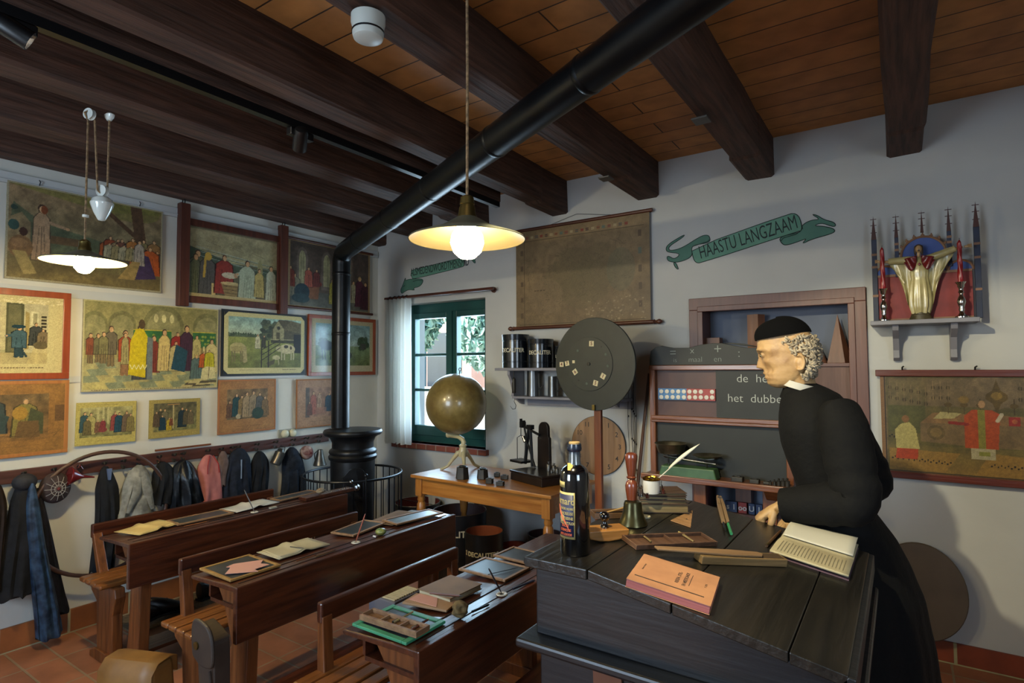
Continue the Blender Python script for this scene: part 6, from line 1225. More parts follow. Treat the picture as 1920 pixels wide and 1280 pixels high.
MB().box(x0, x1, BY-.006, BY+.006, shz+.001, zr).build('red_panel', redp, t, world=True)
def archp(cx, cz, r, nm, y0=BY-.005, y1=BY+.006, m=blup, base=0):
    P = [(cx+r*math.cos(PI*k/20), cz+r*math.sin(PI*k/20)) for k in range(21)]
    if base: P = [(cx+r, base)]+P+[(cx-r, base)]
    MB().prism(P, y0, y1, 'y').build(nm, m, t, world=True)
    MB().tube([(p[0], y0-.002, p[1]) for p in P], .006, 6).build('arch_moulding', gol, t, world=True)
    return P
ccx, ccz = S(1731, 478); rc = abs(S(1774, 478)[0]-ccx); P = archp(ccx, ccz, rc, 'blue_arch', base=zr)
b = MB()
for k in range(9):
    a_ = PI*(k+.5)/9; c_ = (ccx+(rc+.008)*math.cos(a_), BY-.004, ccz+(rc+.008)*math.sin(a_)); b.ball(c_, (.009, .004, .006), 8, 6).ball((c_[0]+.006*math.cos(a_), c_[1], c_[2]+.006*math.sin(a_)), (.004, .003, .008), 8, 6)
b.build('crocket', gol, t, world=True)
for px_, py_ in ((1662, 512), (1801, 500)): c_ = S(px_, py_); archp(c_[0], zr+.0, .05, 'blue_arch')
MB().box(x0, x1, BY-.012, BY-.004, zr-.008, zr+.004).box(x0, x1, BY-.012, BY-.004, shz+.001, shz+.014).build('gold_band', gol, t, world=True)
for px_, yb, ytop_, wd in ((1637, 600, 405, .012), (1679, 520, 400, .009), (1727, 436, 393, .007), (1777, 500, 386, .009), (1828, 596, 377, .012)):
    cx, zt4 = S(px_, ytop_); zb4 = shz+.001 if px_ in (1637, 1828) else S(px_, yb)[1]; zm = zt4-.13 if px_ != 1727 else zb4
    if zm > zb4:
        o = MB().box(cx-wd, cx+wd, BY-.016, BY+.008, zb4, zm).build('pillar', nav, t, world=True, bevel=.002)
        b = MB()
        for q_ in (.3, .65, .8): b.box(cx-wd-.001, cx+wd+.001, BY-.0175, BY-.0158, zb4+(zm-zb4)*q_, zb4+(zm-zb4)*q_+.012)
        b.build('band', gol, o, world=True)
    b = MB(); b.add([(cx-wd, BY-.012, zm), (cx+wd, BY-.012, zm), (cx+wd, BY+.006, zm), (cx-wd, BY+.006, zm), (cx, BY-.003, zt4)], [(0, 1, 2, 3), (0, 1, 4), (1, 2, 4), (2, 3, 4), (3, 0, 4)])
    for q_ in (.3, .6, .85): zz = zm+(zt4-zm)*q_; b.box(cx-.014, cx+.014, BY-.006, BY-.002, zz-.0015, zz+.0015)
    b.build('spire', mat('spire_wood', '#3a1c18', '#4c2a22', rough=.6), t, world=True)
# statue
sc_ = PY(1727, 597, 3.56); k = ((sc_-Vector((0, 0, CH))).dot(_f))/FPX; sH = 147*k
t = thing('robed_statue', 'small plaster statue of a robed figure with outstretched arms and red cloak', 'statue', (sc_.x, 3.56, shz+.001))
rb = mat('statue_cream', '#8f8458', '#a49a6c', rough=.3, scale=25, coat=.3); rdm = mat('statue_red', '#4a1014', '#641a1c', rough=.3, scale=20, coat=.3); fl_m = mat('statue_skin', '#a08058', rough=.4); hrm = mat('statue_hair', '#3a2a1a', rough=.5, scale=40, bump=.5)
MB().grid(lambda u, v: ((.045-.012*v)*math.cos(2*PI*u)*(1+.12*math.sin(9*u*PI)), (.03-.006*v)*math.sin(2*PI*u), .034*v*(1+.1*math.sin(7*u*2*PI))+.0), 28, 5, closeu=True).ball((0, 0, .02), (.04, .028, .016)).build('rock_base', mat('statue_rock', '#2c2818', '#443c24', rough=.5, scale=30), t, smooth=True)
def robe(u, v):
    a_ = 2*PI*u; z = .03+v*(sH*.80-.03); w_ = [.036, .046, .048, .046, .042, .036, .040, .034, .012]; i_ = min(7.999, v*8); j_ = int(i_); f_ = i_-j_; r_ = w_[j_]*(1-f_)+w_[j_+1]*f_
    fo = 1+.10*math.sin(11*a_)*(1-v)+.05*math.sin(7*a_+2)*(1-v); return (r_*fo*math.cos(a_), r_*.6*fo*math.sin(a_), z)
b = MB().grid(robe, 64, 30, closeu=True); HX_, HZ_ = (-62*k, 70*k), (sH*.785, sH*.875)
for s_, hx, hz in ((-1, HX_[0], HZ_[0]), (1, HX_[1], HZ_[1])):
    b.tube([(s_*.02, 0, sH*.775), (s_*.045, -.004, sH*.775), (hx*.78, -.012, hz-.004)], [.016, .020, .016], 12)
    def drape(u, v, s_=s_, hx=hx, hz=hz):
        x0 = s_*.025+(hx*.80-s_*.025)*u; zt = sH*.77+(hz-sH*.77)*u; zb = sH*(.10+.42*u**1.6); xb = s_*(.030+.034*math.sin(PI*u*.55)); x = x0*(1-v**1.3)+xb*v**1.3
        return (x, .006-.010*math.sin(13*u+2*v)*v, zt+(zb-zt)*v)
    b.grid(drape, 26, 16)
b.build('robe', rb, t, smooth=True)
b = MB()
for s_ in (-1, 1): b.grid(lambda u, v, s_=s_: (s_*(.010+.052*u), -.020-.010*math.sin(PI*u)-.006*math.sin(9*u+5*v), sH*.815-.012*u-v*(.020+.050*math.sin(PI*min(1, u*.9+.12)))), 14, 12)
b.build('red_cloak', rdm, t, smooth=True, solid=.004)
b = MB().ball((0, -.002, sH*.905), (.0145, .016, .02), 16, 12).tube([(0, 0, sH*.8), (0, 0, sH*.88)], .008, 8).ball((0, -.018, sH*.903), (.003, .004, .004), 8, 6).build('head', fl_m, t, smooth=True)
for s_ in (-1, 1):
    b = MB(); hx = -66*k if s_ < 0 else 74*k; hz = sH*.78 if s_ < 0 else sH*.875; b.tube([(hx*.7, -.012, hz-.006), (hx*.88, -.014, hz)], [.008, .006], 8).ball((hx*.95, -.014, hz+.001), (.010, .004, .007), 10, 6)
    for f_ in range(5): b.tube([(hx*.97, -.014, hz-.003+.003*f_), (hx*1.06, -.015, hz-.005+.004*f_)], .0016, 4)
    b.build('hand', fl_m, t, smooth=True)
MB().ball((0, .004, sH*.925), (.017, .015, .018), 14, 10).ball((-.014, .003, sH*.89), (.006, .008, .026), 8, 8).ball((.014, .003, sH*.89), (.006, .008, .026), 8, 8).ball((0, -.012, sH*.888), (.007, .006, .007), 8, 6).build('hair', hrm, t, smooth=True)
MB().ball((0, -.032, sH*.70), (.006, .003, .007), 8, 6).build('heart', rdm, t, smooth=True)
silver = mat('mercury_glass', '#b9b6b0', rough=.12, metal=1); wax = mat('red_wax', '#700c12', '#84161a', rough=.35, scale=20)
for px_, pyb, pyt, ct_, lb in ((1658, 601, 541, 462, 'left'), (1804, 596, 529, 449, 'right')):
    p = PY(px_, pyb, 3.53); kk = ((p-Vector((0, 0, CH))).dot(_f))/FPX; h = (pyb-pyt)*kk; s_ = h/.20
    t = thing('candlestick', 'silvered glass baluster candlestick at the %s end of the shrine shelf' % lb, 'candlestick', (p.x, 3.53, shz+.001), 0, 'candlesticks beside the statue')
    prf = [(0, 0), (.04, 0), (.04, .006), (.022, .016), (.013, .03), (.018, .045), (.014, .055), (.022, .075), (.026, .09), (.020, .11), (.011, .125), (.011, .135), (.02, .142), (.013, .15), (.013, .165), (.02, .172), (.02, .185), (.03, .195), (.032, .2), (0, .2)]
    MB().lathe([(r_*.82*s_, z*s_) for r_, z in prf], (0, 0, 0), 28).build('stem', silver, t, smooth=True)
    ch = (pyt-ct_)*kk; c_ = thing('candle', 'twisted red candle in the %s silvered candlestick' % lb, 'candle', (p.x, 3.53, shz+.002+h), 0, 'twisted red candles')
    MB().grid(lambda u, v: ((.0115-.003*v)*(1+.12*math.cos(3*2*PI*u+16*v))*math.cos(2*PI*u), (.0115-.003*v)*(1+.12*math.cos(3*2*PI*u+16*v))*math.sin(2*PI*u), v*ch*.93), 24, 50, closeu=True).lathe([(.0085, ch*.93), (.003, ch*.985), (0, ch)], (0, 0, 0), 12).build('wax', wax, c_, smooth=True)
    MB().tube([(0, 0, ch*.98), (.001, 0, ch+.008)], .001, 4).build('wick', iron, c_)
# ---- blackboard cabinet
BY2 = 3.40; Bq = lambda x, y: (lambda v: (v.x, v.z))(PY(x, y, BY2)); bwd = wood('board_frame', '#542c16', '#744422', 'x', rough=.35, coat=.3); bwdz = wood('board_frame_upright', '#542c16', '#744422', 'z', rough=.35, coat=.3)
slb = mat('board_black', '#131614', '#1c201d', rough=.6, scale=7, lo=.3, hi=.75); xl = Bq(1217, 700)[0]; xr = Bq(1486, 800)[0]; zT, zM, zL = Bq(1300, 684)[1], Bq(1230, 778)[1], Bq(1215, 884)[1]
t = thing('blackboard_cabinet', 'brown framed school blackboard with a wavy top board and a ledge, behind the priest', 'blackboard', ((xl+xr)/2, BY2, 0))
xm_ = Bq(1341, 730)[0]
for _a in (xl, xr-.035): MB().box(_a, _a+.035, BY2, BY2+.05, zL, zT).build('side_rail', bwdz, t, world=True, bevel=.004)
MB().box(xl, xr, BY2-.004, BY2+.054, zT-.03, zT).build('top_rail', bwd, t, world=True, bevel=.004)
MB().box(xl+.01, xr-.01, BY2-.012, BY2+.05, zM-.04, zM-.024).box(xl+.01, xr-.01, BY2-.006, BY2+.05, zM-.024, zM).build('middle_rail', bwd, t, world=True, bevel=.004)
MB().box(xl-.01, xr+.0, BY2-.11, BY2+.05, zL-.012, zL+.006).box(xl-.015, xr+.005, BY2-.125, BY2-.10, zL-.02, zL+.014).build('ledge', bwd, t, world=True, bevel=.004)
MB().prism([(BY2-.09, zL-.012), (BY2+.03, zL-.012), (BY2+.03, zL-.10), (BY2-.01, zL-.08), (BY2-.05, zL-.05)], xr-.14, xr-.03, 'x').build('ledge_bracket', bwd, t, world=True, bevel=.004)
MB().box(xl+.035, xr-.035, BY2+.03, BY2+.045, zL+.006, zM-.04).build('lower_panel', slb, t, world=True)
MB().box(xm_, xr-.035, BY2+.018, BY2+.030, zM, zT-.03).build('upper_panel', slb, t, world=True)
MB().box(xl+.035, xm_, BY2+.040, BY2+.048, zM, zT-.03).build('recess_back', mat('recess_brown', '#3c2019', '#4a2a20', rough=.5), t, world=True)
P = [(xl+.0, zT)]
top_px = [(1217, 672), (1219, 658), (1228, 651), (1240, 648), (1262, 652), (1290, 652), (1312, 646), (1335, 643), (1352, 643), (1372, 647), (1400, 652), (1425, 651)]
P += [Bq(x, y) for x, y in top_px]; mx_ = Bq(1352, 643)[0]; P += [(2*mx_-p_[0], p_[1]) for p_ in reversed(P[1:10])]; P = [p_ for p_ in P if p_[0] <= xr+.001]+[(xr, P[-1][1]-.02), (xr, zT)]
MB().prism(P, BY2+.008, BY2+.028, 'y').build('crown_board', slb, t, world=True, bevel=.002)
for x in (1311,): xx = Bq(x, 920)[0]; MB().box(xx-.035, xx+.035, BY2+.01, BY2+.05, .03, zL).build('leg', bwdz, t, world=True, bevel=.003)
MB().box(xr-.16, xr-.09, BY2+.01, BY2+.05, .03, zL).build('leg', bwdz, t, world=True, bevel=.003)
for xx in (Bq(1311, 920)[0], xr-.125): MB().box(xx-.03, xx+.03, BY2-.15, BY2+.22, 0, .03).build('foot', bwdz, t, world=True, bevel=.003)
chk = mat('chalk', '#a8aca6', rough=.9); chk2 = mat('chalk_faint', '#7c8480', rough=.9); Rx = Matrix.Rotation(R(90), 4, 'X')
def chalk(txt, px_, py_, size, y, mm, nm='chalk_writing', sx=1.0): X_, Z_ = Bq(px_, py_); text_mb(txt, size, Matrix.Translation((X_, y, Z_)) @ Rx, ext=.0003, sx=sx, bold=-.0008).build(nm, mm, t, world=True)
yb = BY2+.0075
for tx, x, y, s in (('=', 1261, 662, .075), ('x', 1297, 657, .055), ('+', 1345, 655, .085), (':', 1385, 662, .07), ('is', 1265, 675, .040), ('maal', 1303, 674, .045), ('en', 1345, 673, .048)): chalk(tx, x, y, s, yb, chk2)
chalk('de  helft', 1418, 710, .066, BY2+.0175, chk); chalk('het  dubbele', 1421, 748, .066, BY2+.0175, chk)
b = MB()
o = MB().box(Bq(1233, 740)[0], Bq(1286, 740)[0], BY2+.012, BY2+.040, Bq(1250, 749)[1], Bq(1250, 728)[1]).build('blue_bead_block', mat('bead_blue', '#3a6a9a', rough=.5), t, world=True)
o2 = MB().box(Bq(1286, 740)[0], Bq(1340, 740)[0], BY2+.012, BY2+.040, Bq(1310, 751)[1], Bq(1310, 729)[1]).build('red_bead_block', mat('bead_red', '#8a2c24', rough=.5), t, world=True)
for r_ in range(2):
    for k_ in range(10):
        X_, Z_ = Bq(1239+10.6*k_, 733.5+10.5*r_+.12*k_)
        if not (r_ == 0 and k_ == 8): MB().lathe([(0, 0), (.0125, 0), (.0125, .004), (0, .005)], (0, 0, 0), 14, M=Matrix.Translation((X_, BY2+.0118, Z_)) @ Rx).build('counting_bead', mat('bead_white', '#b8b4a8' if k_ != 2 else '#b8b4a8', rough=.4), o if k_ < 5 else o2, world=True)
# kitchen scale on the ledge
LZ = zL+.0065; p = PY(1294, 878, BY2-.05); t = thing('balance_scale', 'green based shop balance with two metal pans on the blackboard ledge', 'scale', (p.x, BY2-.068, LZ))
gs = mat('scale_green', '#2c4a2a', '#3c5c38', rough=.4, scale=14)
MB().prism([(-.165, 0), (.165, 0), (.16, .02), (.15, .06), (-.15, .06), (-.16, .02)], -.045, .045, 'y').build('base', gs, t, bevel=.006)
MB().tube([(-.15, -.0, .11), (.0, 0, .095), (.15, 0, .085)], .006, 8).tube([(-.12, 0, .06), (-.12, 0, .12)], .005, 6).tube([(.1, 0, .06), (.1, 0, .11)], .005, 6).tube([(-.15, .02, .10), (.15, .02, .075)], .004, 6).build('beam', steel, t)
panm = mat('pan_metal', '#5a5648', '#7a7462', rough=.35, metal=.9, scale=20)
MB().lathe([(.05, 0), (.07, .005), (.088, .055), (.094, .06), (.092, .062), (.084, .055), (.066, .009), (0, .007)], (-.105, 0, .125), 30).build('deep_pan', panm, t, smooth=True)
MB().lathe([(0, 0), (.05, .002), (.075, .014), (.082, .02), (.08, .022), (.072, .017), (.05, .006), (0, .004)], (.105, 0, .112), 30).build('flat_pan', panm, t, smooth=True)
for px_, s_, lb in ((1382, .03, 'larger black block weight right of the green balance'), (1414, .024, 'smaller black block weight on the blackboard ledge'), (1436, .016, 'low grey block weight on the blackboard ledge')):
    p = PY(px_, 882, BY2-.06); t = thing('block_weight', lb, 'weight', (p.x, BY2-.05, LZ), 0, 'block weights on the blackboard ledge')
    MB().box(-s_, s_, -s_*.8, s_*.8, 0, s_*.9).build('body', wt, t, bevel=.003); MB().cb(0, 0, s_*.95, s_*.9, s_*.5, s_*.2).build('grip', darkiron, t)
for i, (px_, h_) in enumerate(((1444, .028), (1452, .034), (1460, .042), (1468, .045), (1476, .048))):
    p = PY(px_, 888, BY2-.07); r_ = h_*.26; t = thing('knob_weight', 'dark knob weight, number %s from the left in the ledge row' % ['one', 'two', 'three', 'four', 'five'][i], 'weight', (p.x, BY2-.07, LZ), 0, 'knob weights on the blackboard ledge')
    MB().lathe([(0, 0), (r_, 0), (r_, h_*.66), (r_*.4, h_*.74), (r_*.35, h_*.82), (r_*.6, h_*.9), (0, h_)], (0, 0, 0), 14).build('body', wt, t, smooth=True)
# geometric solids in the niche
sol = wood('solid_wood', '#5a3828', '#704a36', 'z', rough=.5); NY = WY+.07
def npos(px_): return PY(px_, 660, NY).x
def solid(nm, lb, b): return tag(b.build(nm, sol, bevel=.001), lb, 'wooden solid', 'wooden solids in the niche')
x = npos(1338); h = (680-631)*(NY*1.0)/FPX*1.02
solid('wooden_cube', 'low wooden block at the left end of the niche shelf', MB().box(x-.05, x+.045, NY-.03, NY+.05, SHZ, SHZ+.165))
x = npos(1418); solid('wooden_prism', 'tall wooden prism left of the black skullcap in the niche', MB().prism([(x-.045, NY-.02), (x+.02, NY-.035), (x+.05, NY+.02), (x, NY+.05)], SHZ, SHZ+.30))
x = npos(1572); zt5 = PY(1570, 588, NY).z; solid('wooden_pyramid', 'tall sharp wooden pyramid at the right end of the niche shelf', MB().add([(x-.055, NY-.04, SHZ), (x+.035, NY-.045, SHZ), (x+.07, NY+.03, SHZ), (x-.02, NY+.05, SHZ), (x+.0, NY, zt5)], [(0, 1, 2, 3), (0, 1, 4), (1, 2, 4), (2, 3, 4), (3, 0, 4)]))
x = npos(1545); solid('wooden_cone', 'low dark wooden cone behind the curly hair, left of the pyramid', MB().lathe([(0, SHZ), (.05, SHZ), (0, SHZ+.12)], (x-.03, NY+.0, 0), 24))
# letter blocks low in the niche
lz = PY(1395, 968, 3.6).z-.012; t = thing('niche_ledge', 'narrow low ledge behind the lectern carrying letter blocks', 'shelf', ((NX0+NX1)/2, 3.72, lz-.02)); MB().box(NX0+.02, NX1-.02, 3.70, WY+ND, lz-.02, lz-.0).build('board', sol, t, world=True)
for i, (px_, col, tx) in enumerate(((1366, '#1c3358', 's'), (1377, '#1c3358', 'l'), (1393, '#8f2418', 'oo'), (1410, '#1c3358', 'U'), (1424, '#1c3358', 'l'))):
    p = PY(px_, 955, 3.735); w_ = .030 if tx != 'oo' else .042; t = thing('letter_block', 'letter block with a white "%s" in the low row behind the lectern, %s' % (tx, ['leftmost', 'second', 'the red one', 'fourth', 'rightmost'][i]), 'letter block', (p.x, 3.735, lz+.001), 0, 'letter blocks in the niche')
    MB().box(-w_/2*1.15, w_/2*1.15, -.012, .012, 0, .062).build('block', mat('letter_'+col.strip('#'), col, rough=.5), t)
    text_mb(tx, .046, Matrix.Translation((0, -.0125, .03)) @ Rx, ext=.0003, bold=.0008).build('letter', mat('letter_white', '#c4c4bc', rough=.6), t)
p = PY(1395, 938, 3.77); tag(MB().box(p.x-.045, p.x+.045, 3.75+.003, 3.83, lz+.001, lz+.155).build('brown_box', wood('box_brown', '#4a2818', '#5c3420', 'z')), 'brown wooden box behind the red letter block in the niche', 'box')
# oval board leaning on the wall behind the priest
c_ = PY(1725, 1120, WY-.04); ov = mat('oval_brown', '#4c3f30', '#584a3a', rough=.5, scale=6)
Mo = Matrix.Translation((c_.x, WY-.05, .105+.24)) @ Matrix.Rotation(R(84), 4, 'X')
t = tag(MB().lathe([(0, -.009), (.225, -.009), (.23, -.004), (.23, .004), (.225, .009), (0, .009)], (0, 0, 0), 48, M=Mo, sx=.86, sy=1.04).build('oval_board', ov, smooth=True), 'brown oval board leaning on the wall behind the black robe', 'board')
# ================================================================ the black lectern and what lies on it
LX0, LX1, LXH, LY0, LY1, LZT = -.838, -.100, -.655, 1.294, 2.165, 1.0
LSL = .172; LA = math.atan(LSL)
t = thing('black_lectern', 'large black painted teacher lectern with sloping lid in the foreground', 'lectern', (-.47, 1.73, 0))
lzf = lambda x: LZT if x < LXH else LZT-(x-LXH)*LSL
MB().prism([(LX0, LZT-.026), (LX0-.004, LZT-.013), (LX0, LZT), (LXH-.001, LZT), (LXH-.001, LZT-.026)], LY0, LY1, 'y').build('hinge_board', blacktop, t, world=True, bevel=.003)
cuts = [LXH+.0, -.445, -.205, LX1]
for i in range(3):
    a_, b_2 = cuts[i]+.0012, cuts[i+1]-.0012
    MB().prism([(a_, lzf(a_)-.024), (b_2, lzf(b_2)-.024), (b_2, lzf(b_2)), (a_, lzf(a_))], LY0, LY1, 'y').build('lid_board', blacktop, t, world=True, bevel=.0025)
MB().prism([(LX1-.03, lzf(LX1)-.012-.02), (LX1+.012, lzf(LX1)-.055), (LX1+.012, lzf(LX1)-.004), (LX1-.002, lzf(LX1)-.002)], LY0, LY1, 'y').build('lid_edge_strip', blackw, t, world=True, bevel=.003)
MB().prism([(LX0+.022, .80), (LX1-.012, .80), (LX1-.012, lzf(LX1)-.026), (LXH, LZT-.027), (LX0+.022, LZT-.027)], LY0+.022, LY1-.022, 'y').build('sloping_body', blackw, t, world=True, bevel=.004)
MB().box(LX0-.012, LX1+.02, LY0-.03, LY1+.01, .776, .80).build('moulded_ledge', blackw, t, world=True, bevel=.007)
MB().box(LX0+.03, LX1-.02, LY0+.028, LY1-.03, .50, .776).build('lower_case', blackw, t, world=True, bevel=.004)
for xx in (LX0+.03, LX1-.085):
    for yy in (LY0+.03, LY1-.095): MB().box(xx, xx+.062, yy, yy+.062, 0, .50).build('leg', blackw, t, world=True, bevel=.004)
MB().box(LX0+.05, LX1-.04, LY0+.045, LY0+.06, .12, .17).box(LX0+.05, LX1-.04, LY0+.046, LY0+.06, .121, .17).build('stretcher', blackw, t, world=True)
kz = PX(1679, 1240, LX1+.02); MB().ball((LX1+.005, LY0+.25, .69), (.022, .018, .018), 14, 10).build('drawer_knob', mat('knob_brown', '#3a2418', rough=.4), t, smooth=True, world=True)
p = PY(1141, 1268, LY0+.026); tag(MB().prism([(p.x-.035, .62), (p.x+.045, .62), (p.x+.035, p.z+.01), (p.x-.04, p.z+.025)], LY0+.0205, LY0+.0265, 'y').build('leather_tag', mat('tag_brown', '#5a3420', '#6a3e26', rough=.6)), 'small brown leather tag pinned to the front of the black lectern', 'tag')
def onL(px_, py_):
    p = PZ(px_, py_, LZT)
    if p.x > LXH:
        d = ray(px_, py_); o = Vector((0, 0, CH)); k_ = (LZT+LXH*LSL-o.z-LSL*o.x)/(d.z+LSL*d.x); p = o+d*k_
    return p
def lidthing(nm, label, cat, p, rz, grp=None, sloped=True):
    """a thing lying on the lid: its local z is the lid's normal"""
    t = thing(nm, label, cat, tuple(p), 0, grp)
    M = (Matrix.Rotation(LA, 4, 'Y') if sloped else Matrix()) @ Matrix.Rotation(rz, 4, 'Z'); t.rotation_euler = M.to_euler(); WM[t.name] = Matrix.Translation(p) @ M; return t
def lidframe(pts):
    q = [onL(*p) for p in pts]; c = sum(q, Vector())/4; I = Matrix.Rotation(-LA, 4, 'Y') if c.x > LXH else Matrix(); q = [I @ (v-c) for v in q]
    ax = ((q[3]-q[0])+(q[2]-q[1]))/2; wx = ((q[1]-q[0])+(q[2]-q[3]))/2; return c, ax.length, abs(wx.x*ax.y-wx.y*ax.x)/ax.length, math.atan2(ax.y, ax.x), c.x > LXH
EP = Vector((0, 0, .0008))
# bottle
p = PZ(1079, 1036, LZT); kk = ((p-Vector((0, 0, CH))).dot(_f))/FPX; br_ = 27.5*kk; bh = 206*kk
t = thing('ink_bottle', 'tall dark ink bottle with blue label on the left edge of the lectern', 'bottle', (p.x, p.y, LZT+.0005))
bgl = mat('bottle_dark_glass', '#020306', rough=.05, coat=1, spec=.8); clg = mat('bottle_neck_glass', '#3a434c', rough=.08, coat=1)
MB().lathe([(0, 0), (br_*.93, 0), (br_, .004), (br_, bh*.66), (br_*.97, bh*.72), (br_*.8, bh*.765), (br_*.6, bh*.785), (br_*.46, bh*.80)], (0, 0, 0), 48).build('bottle_body', bgl, t, smooth=True)
MB().lathe([(br_*.46, bh*.80), (br_*.42, bh*.83), (br_*.4, bh*.92), (br_*.44, bh*.925)], (0, 0, 0), 32, cap=False).build('neck', clg, t, smooth=True)
MB().lathe([(br_*.42, bh*.915), (br_*.48, bh*.925), (br_*.5, bh*.945), (br_*.46, bh*.985), (br_*.40, bh*.985), (0, bh*.985)], (0, 0, 0), 32).build('neck_capsule', mat('capsule_navy', '#101a2c', rough=.3, coat=.4), t, smooth=True)
MB().lathe([(br_*.38, bh*.985), (br_*.38, bh), (0, bh)], (0, 0, 0), 24).build('cork', mat('cork', '#8a7048', '#a58a5c', rough=.8, scale=40), t)
va = math.atan2(-p.y, -p.x)     # direction to the camera
def wrap(nm, a0, a1, z0, z1, rr, m, b=None, out=True):
    b2 = b or MB(); n_ = 20; b2.add([((rr)*math.cos(a0+(a1-a0)*i/n_), rr*math.sin(a0+(a1-a0)*i/n_), z) for z in (z0, z1) for i in range(n_+1)], [(i, i+1, i+n_+2, i+n_+1) for i in range(n_)]); return b2.build(nm, m, t, smooth=True, solid=.0003) if out else b2
cl_ = mat('label_cream', '#a89a68', '#94864f', rough=.5, scale=30); nv_ = mat('label_navy', '#141c3c', '#1c2548', rough=.5, scale=20)
z0, z1 = bh*.155, bh*.565; A0, A1 = va-2.2, va-.0
lb = wrap('label', A0, A1, z0, z1, br_+.0006, cl_); wrap('label_field', A0, A1-.09, z0+.006, z1-.006, br_+.0011, nv_)
def btext(tx, size, ang, z, m=cl_, sx=1, bold=.0004): return text_mb(tx, size, Matrix.Translation((0, 0, z)) @ Matrix.Rotation(ang+PI/2, 4, 'Z'), ext=.0003, bend=br_+.0014, sx=sx, bold=bold)
btext('Bernard', .026, va-.90, z1-.024, sx=.85).build('lettering', cl_, t)
for k_, (tx, sz) in enumerate((('ENCRE NOIRE', .008), ('ENCREUSE', .0105), ('MODERNE', .0105), ('POUR STYLOS', .0095))): btext(tx, sz, va-.62, z1-.043-.0125*k_, sx=.8, bold=.0002).build('small_lettering', cl_, t)
for k_, (tx, sz) in enumerate((('ENCRE', .009), ('CHIMIQUE', .009), ('ANTI OXYDE', .008))): btext(tx, sz, va-.72, z0+.034-.0115*k_, m=cl_, sx=.85, bold=.0002).build('small_lettering', mat('label_orange', '#b0522c', rough=.5), t)
def onB(a_, z, o=.0016): return ((br_+o)*math.cos(va+a_), (br_+o)*math.sin(va+a_), z)
MB().tube([onB(-1.35, z1-.035), onB(-1.1, z1-.055), onB(-.8, z0+.05), onB(-.35, z0+.02)], [.0014, .0034, .0038, .001], 6, flat=.5).build('drawn_pen', MATS['label_orange'], t, smooth=True)
MB().lathe([(0, 0), (.009, 0), (.009, .0012), (0, .0012)], (0, 0, 0), 20, M=Matrix.Translation(onB(-.95, (z0+z1)/2-.008, .0008)) @ Matrix.Rotation(va-.95, 4, 'Z') @ Matrix.Rotation(R(90), 4, 'Y')).build('seal', cl_, t)
wrap('small_label', va-1.75, va-.95, bh*.66-.012, bh*.66+.006, br_+.0006, cl_) if False else wrap('small_label', va-1.75, va-.72, bh*.605, bh*.655, br_+.0006, cl_)
MB().box(-.012, .012, -.007, .007, 0, .001, Matrix.Translation((br_*.62*math.cos(va-.5), br_*.62*math.sin(va-.5), bh*.785)) @ Matrix.Rotation(va, 4, 'Z') @ Matrix.Rotation(R(42), 4, 'Y')).build('shoulder_label', mat('label_yellow', '#a8842c', rough=.5), t)
# blotter
p = PZ(1134, 1010, LZT); t = thing('rocker_blotter', 'wooden rocker blotter with a round black knob, between the bottle and the bell', 'blotter', (p.x, p.y, LZT+.001), R(48))
MB().prism([(-.062, .020), (-.055, .010), (-.03, .003), (0, 0), (.03, .003), (.055, .010), (.062, .020), (.062, .032), (-.062, .032)], -.033, .033, 'y').build('rocker', wood('blotter_wood', '#7a5020', '#9a6a30', 'x', rough=.35, coat=.4), t, bevel=.003)
MB().lathe([(.013, .032), (.013, .036), (.007, .042), (.0065, .05), (.012, .056), (.015, .064), (.013, .072), (.006, .077), (0, .078)], (0, 0, 0), 24).build('knob', mat('knob_black', '#060507', rough=.08, coat=1), t, smooth=True)
# pen tray
p = PZ(1152, 968, LZT); t = thing('pen_tray', 'small wooden pen tray behind the bell holding a pale pen', 'tray', (p.x, p.y, LZT+.001), R(40))
trw = wood('tray_wood', '#3e2a18', '#5a4028', 'x', rough=.4)
MB().box(-.075, .075, -.03, .03, 0, .006).box(-.075, .075, -.03, -.026, .006, .018).box(-.075, .075, .026, .03, .006, .018).box(-.075, -.071, -.026, .026, .006, .018).box(.071, .075, -.026, .026, .006, .018).build('tray', trw, t, bevel=.001)
MB().tube([(-.05, -.01, .011), (.06, .01, .03)], .003, 8).build('pale_pen', mat('pale_wood', '#8f7040', rough=.5), t); MB().tube([(-.06, .012, .01), (.04, .014, .01)], .0032, 8).build('dark_pen', mat('dark_pen_m', '#1c1410', rough=.3), t)
# bell
p = PZ(1187, 984, LZT); kk = ((p-Vector((0, 0, CH))).dot(_f))/FPX; r_ = 27*kk
t = thing('hand_bell', 'dark brass hand bell with a turned wooden handle on the black lectern', 'bell', (p.x, p.y, LZT+.0005))
bm_ = mat('bell_brass', '#3a3624', '#4f4a30', rough=.3, metal=.9, scale=12); hb = 46*kk
MB().lathe([(r_*.94, 0), (r_, .003), (r_*.97, .009), (r_*.80, hb*.32), (r_*.66, hb*.6), (r_*.62, hb*.86), (r_*.56, hb*.95), (r_*.3, hb), (0, hb+.001)], (0, 0, 0), 48, cap=False).lathe([(r_*.94, 0), (r_*.9, .004), (r_*.72, hb*.35), (r_*.5, hb*.88), (0, hb*.92)], (0, 0, 0), 32, cap=False).build('bell', bm_, t, smooth=True)
H_ = 88*kk; hprof = [(.0, 0), (.34, 0), (.36, .04), (.43, .2), (.45, .3), (.38, .38), (.3, .41), (.26, .44), (.34, .46), (.36, .48), (.26, .5), (.3, .55), (.36, .68), (.43, .84), (.46, .91), (.40, .97), (.22, 1.0), (0, 1.005)]
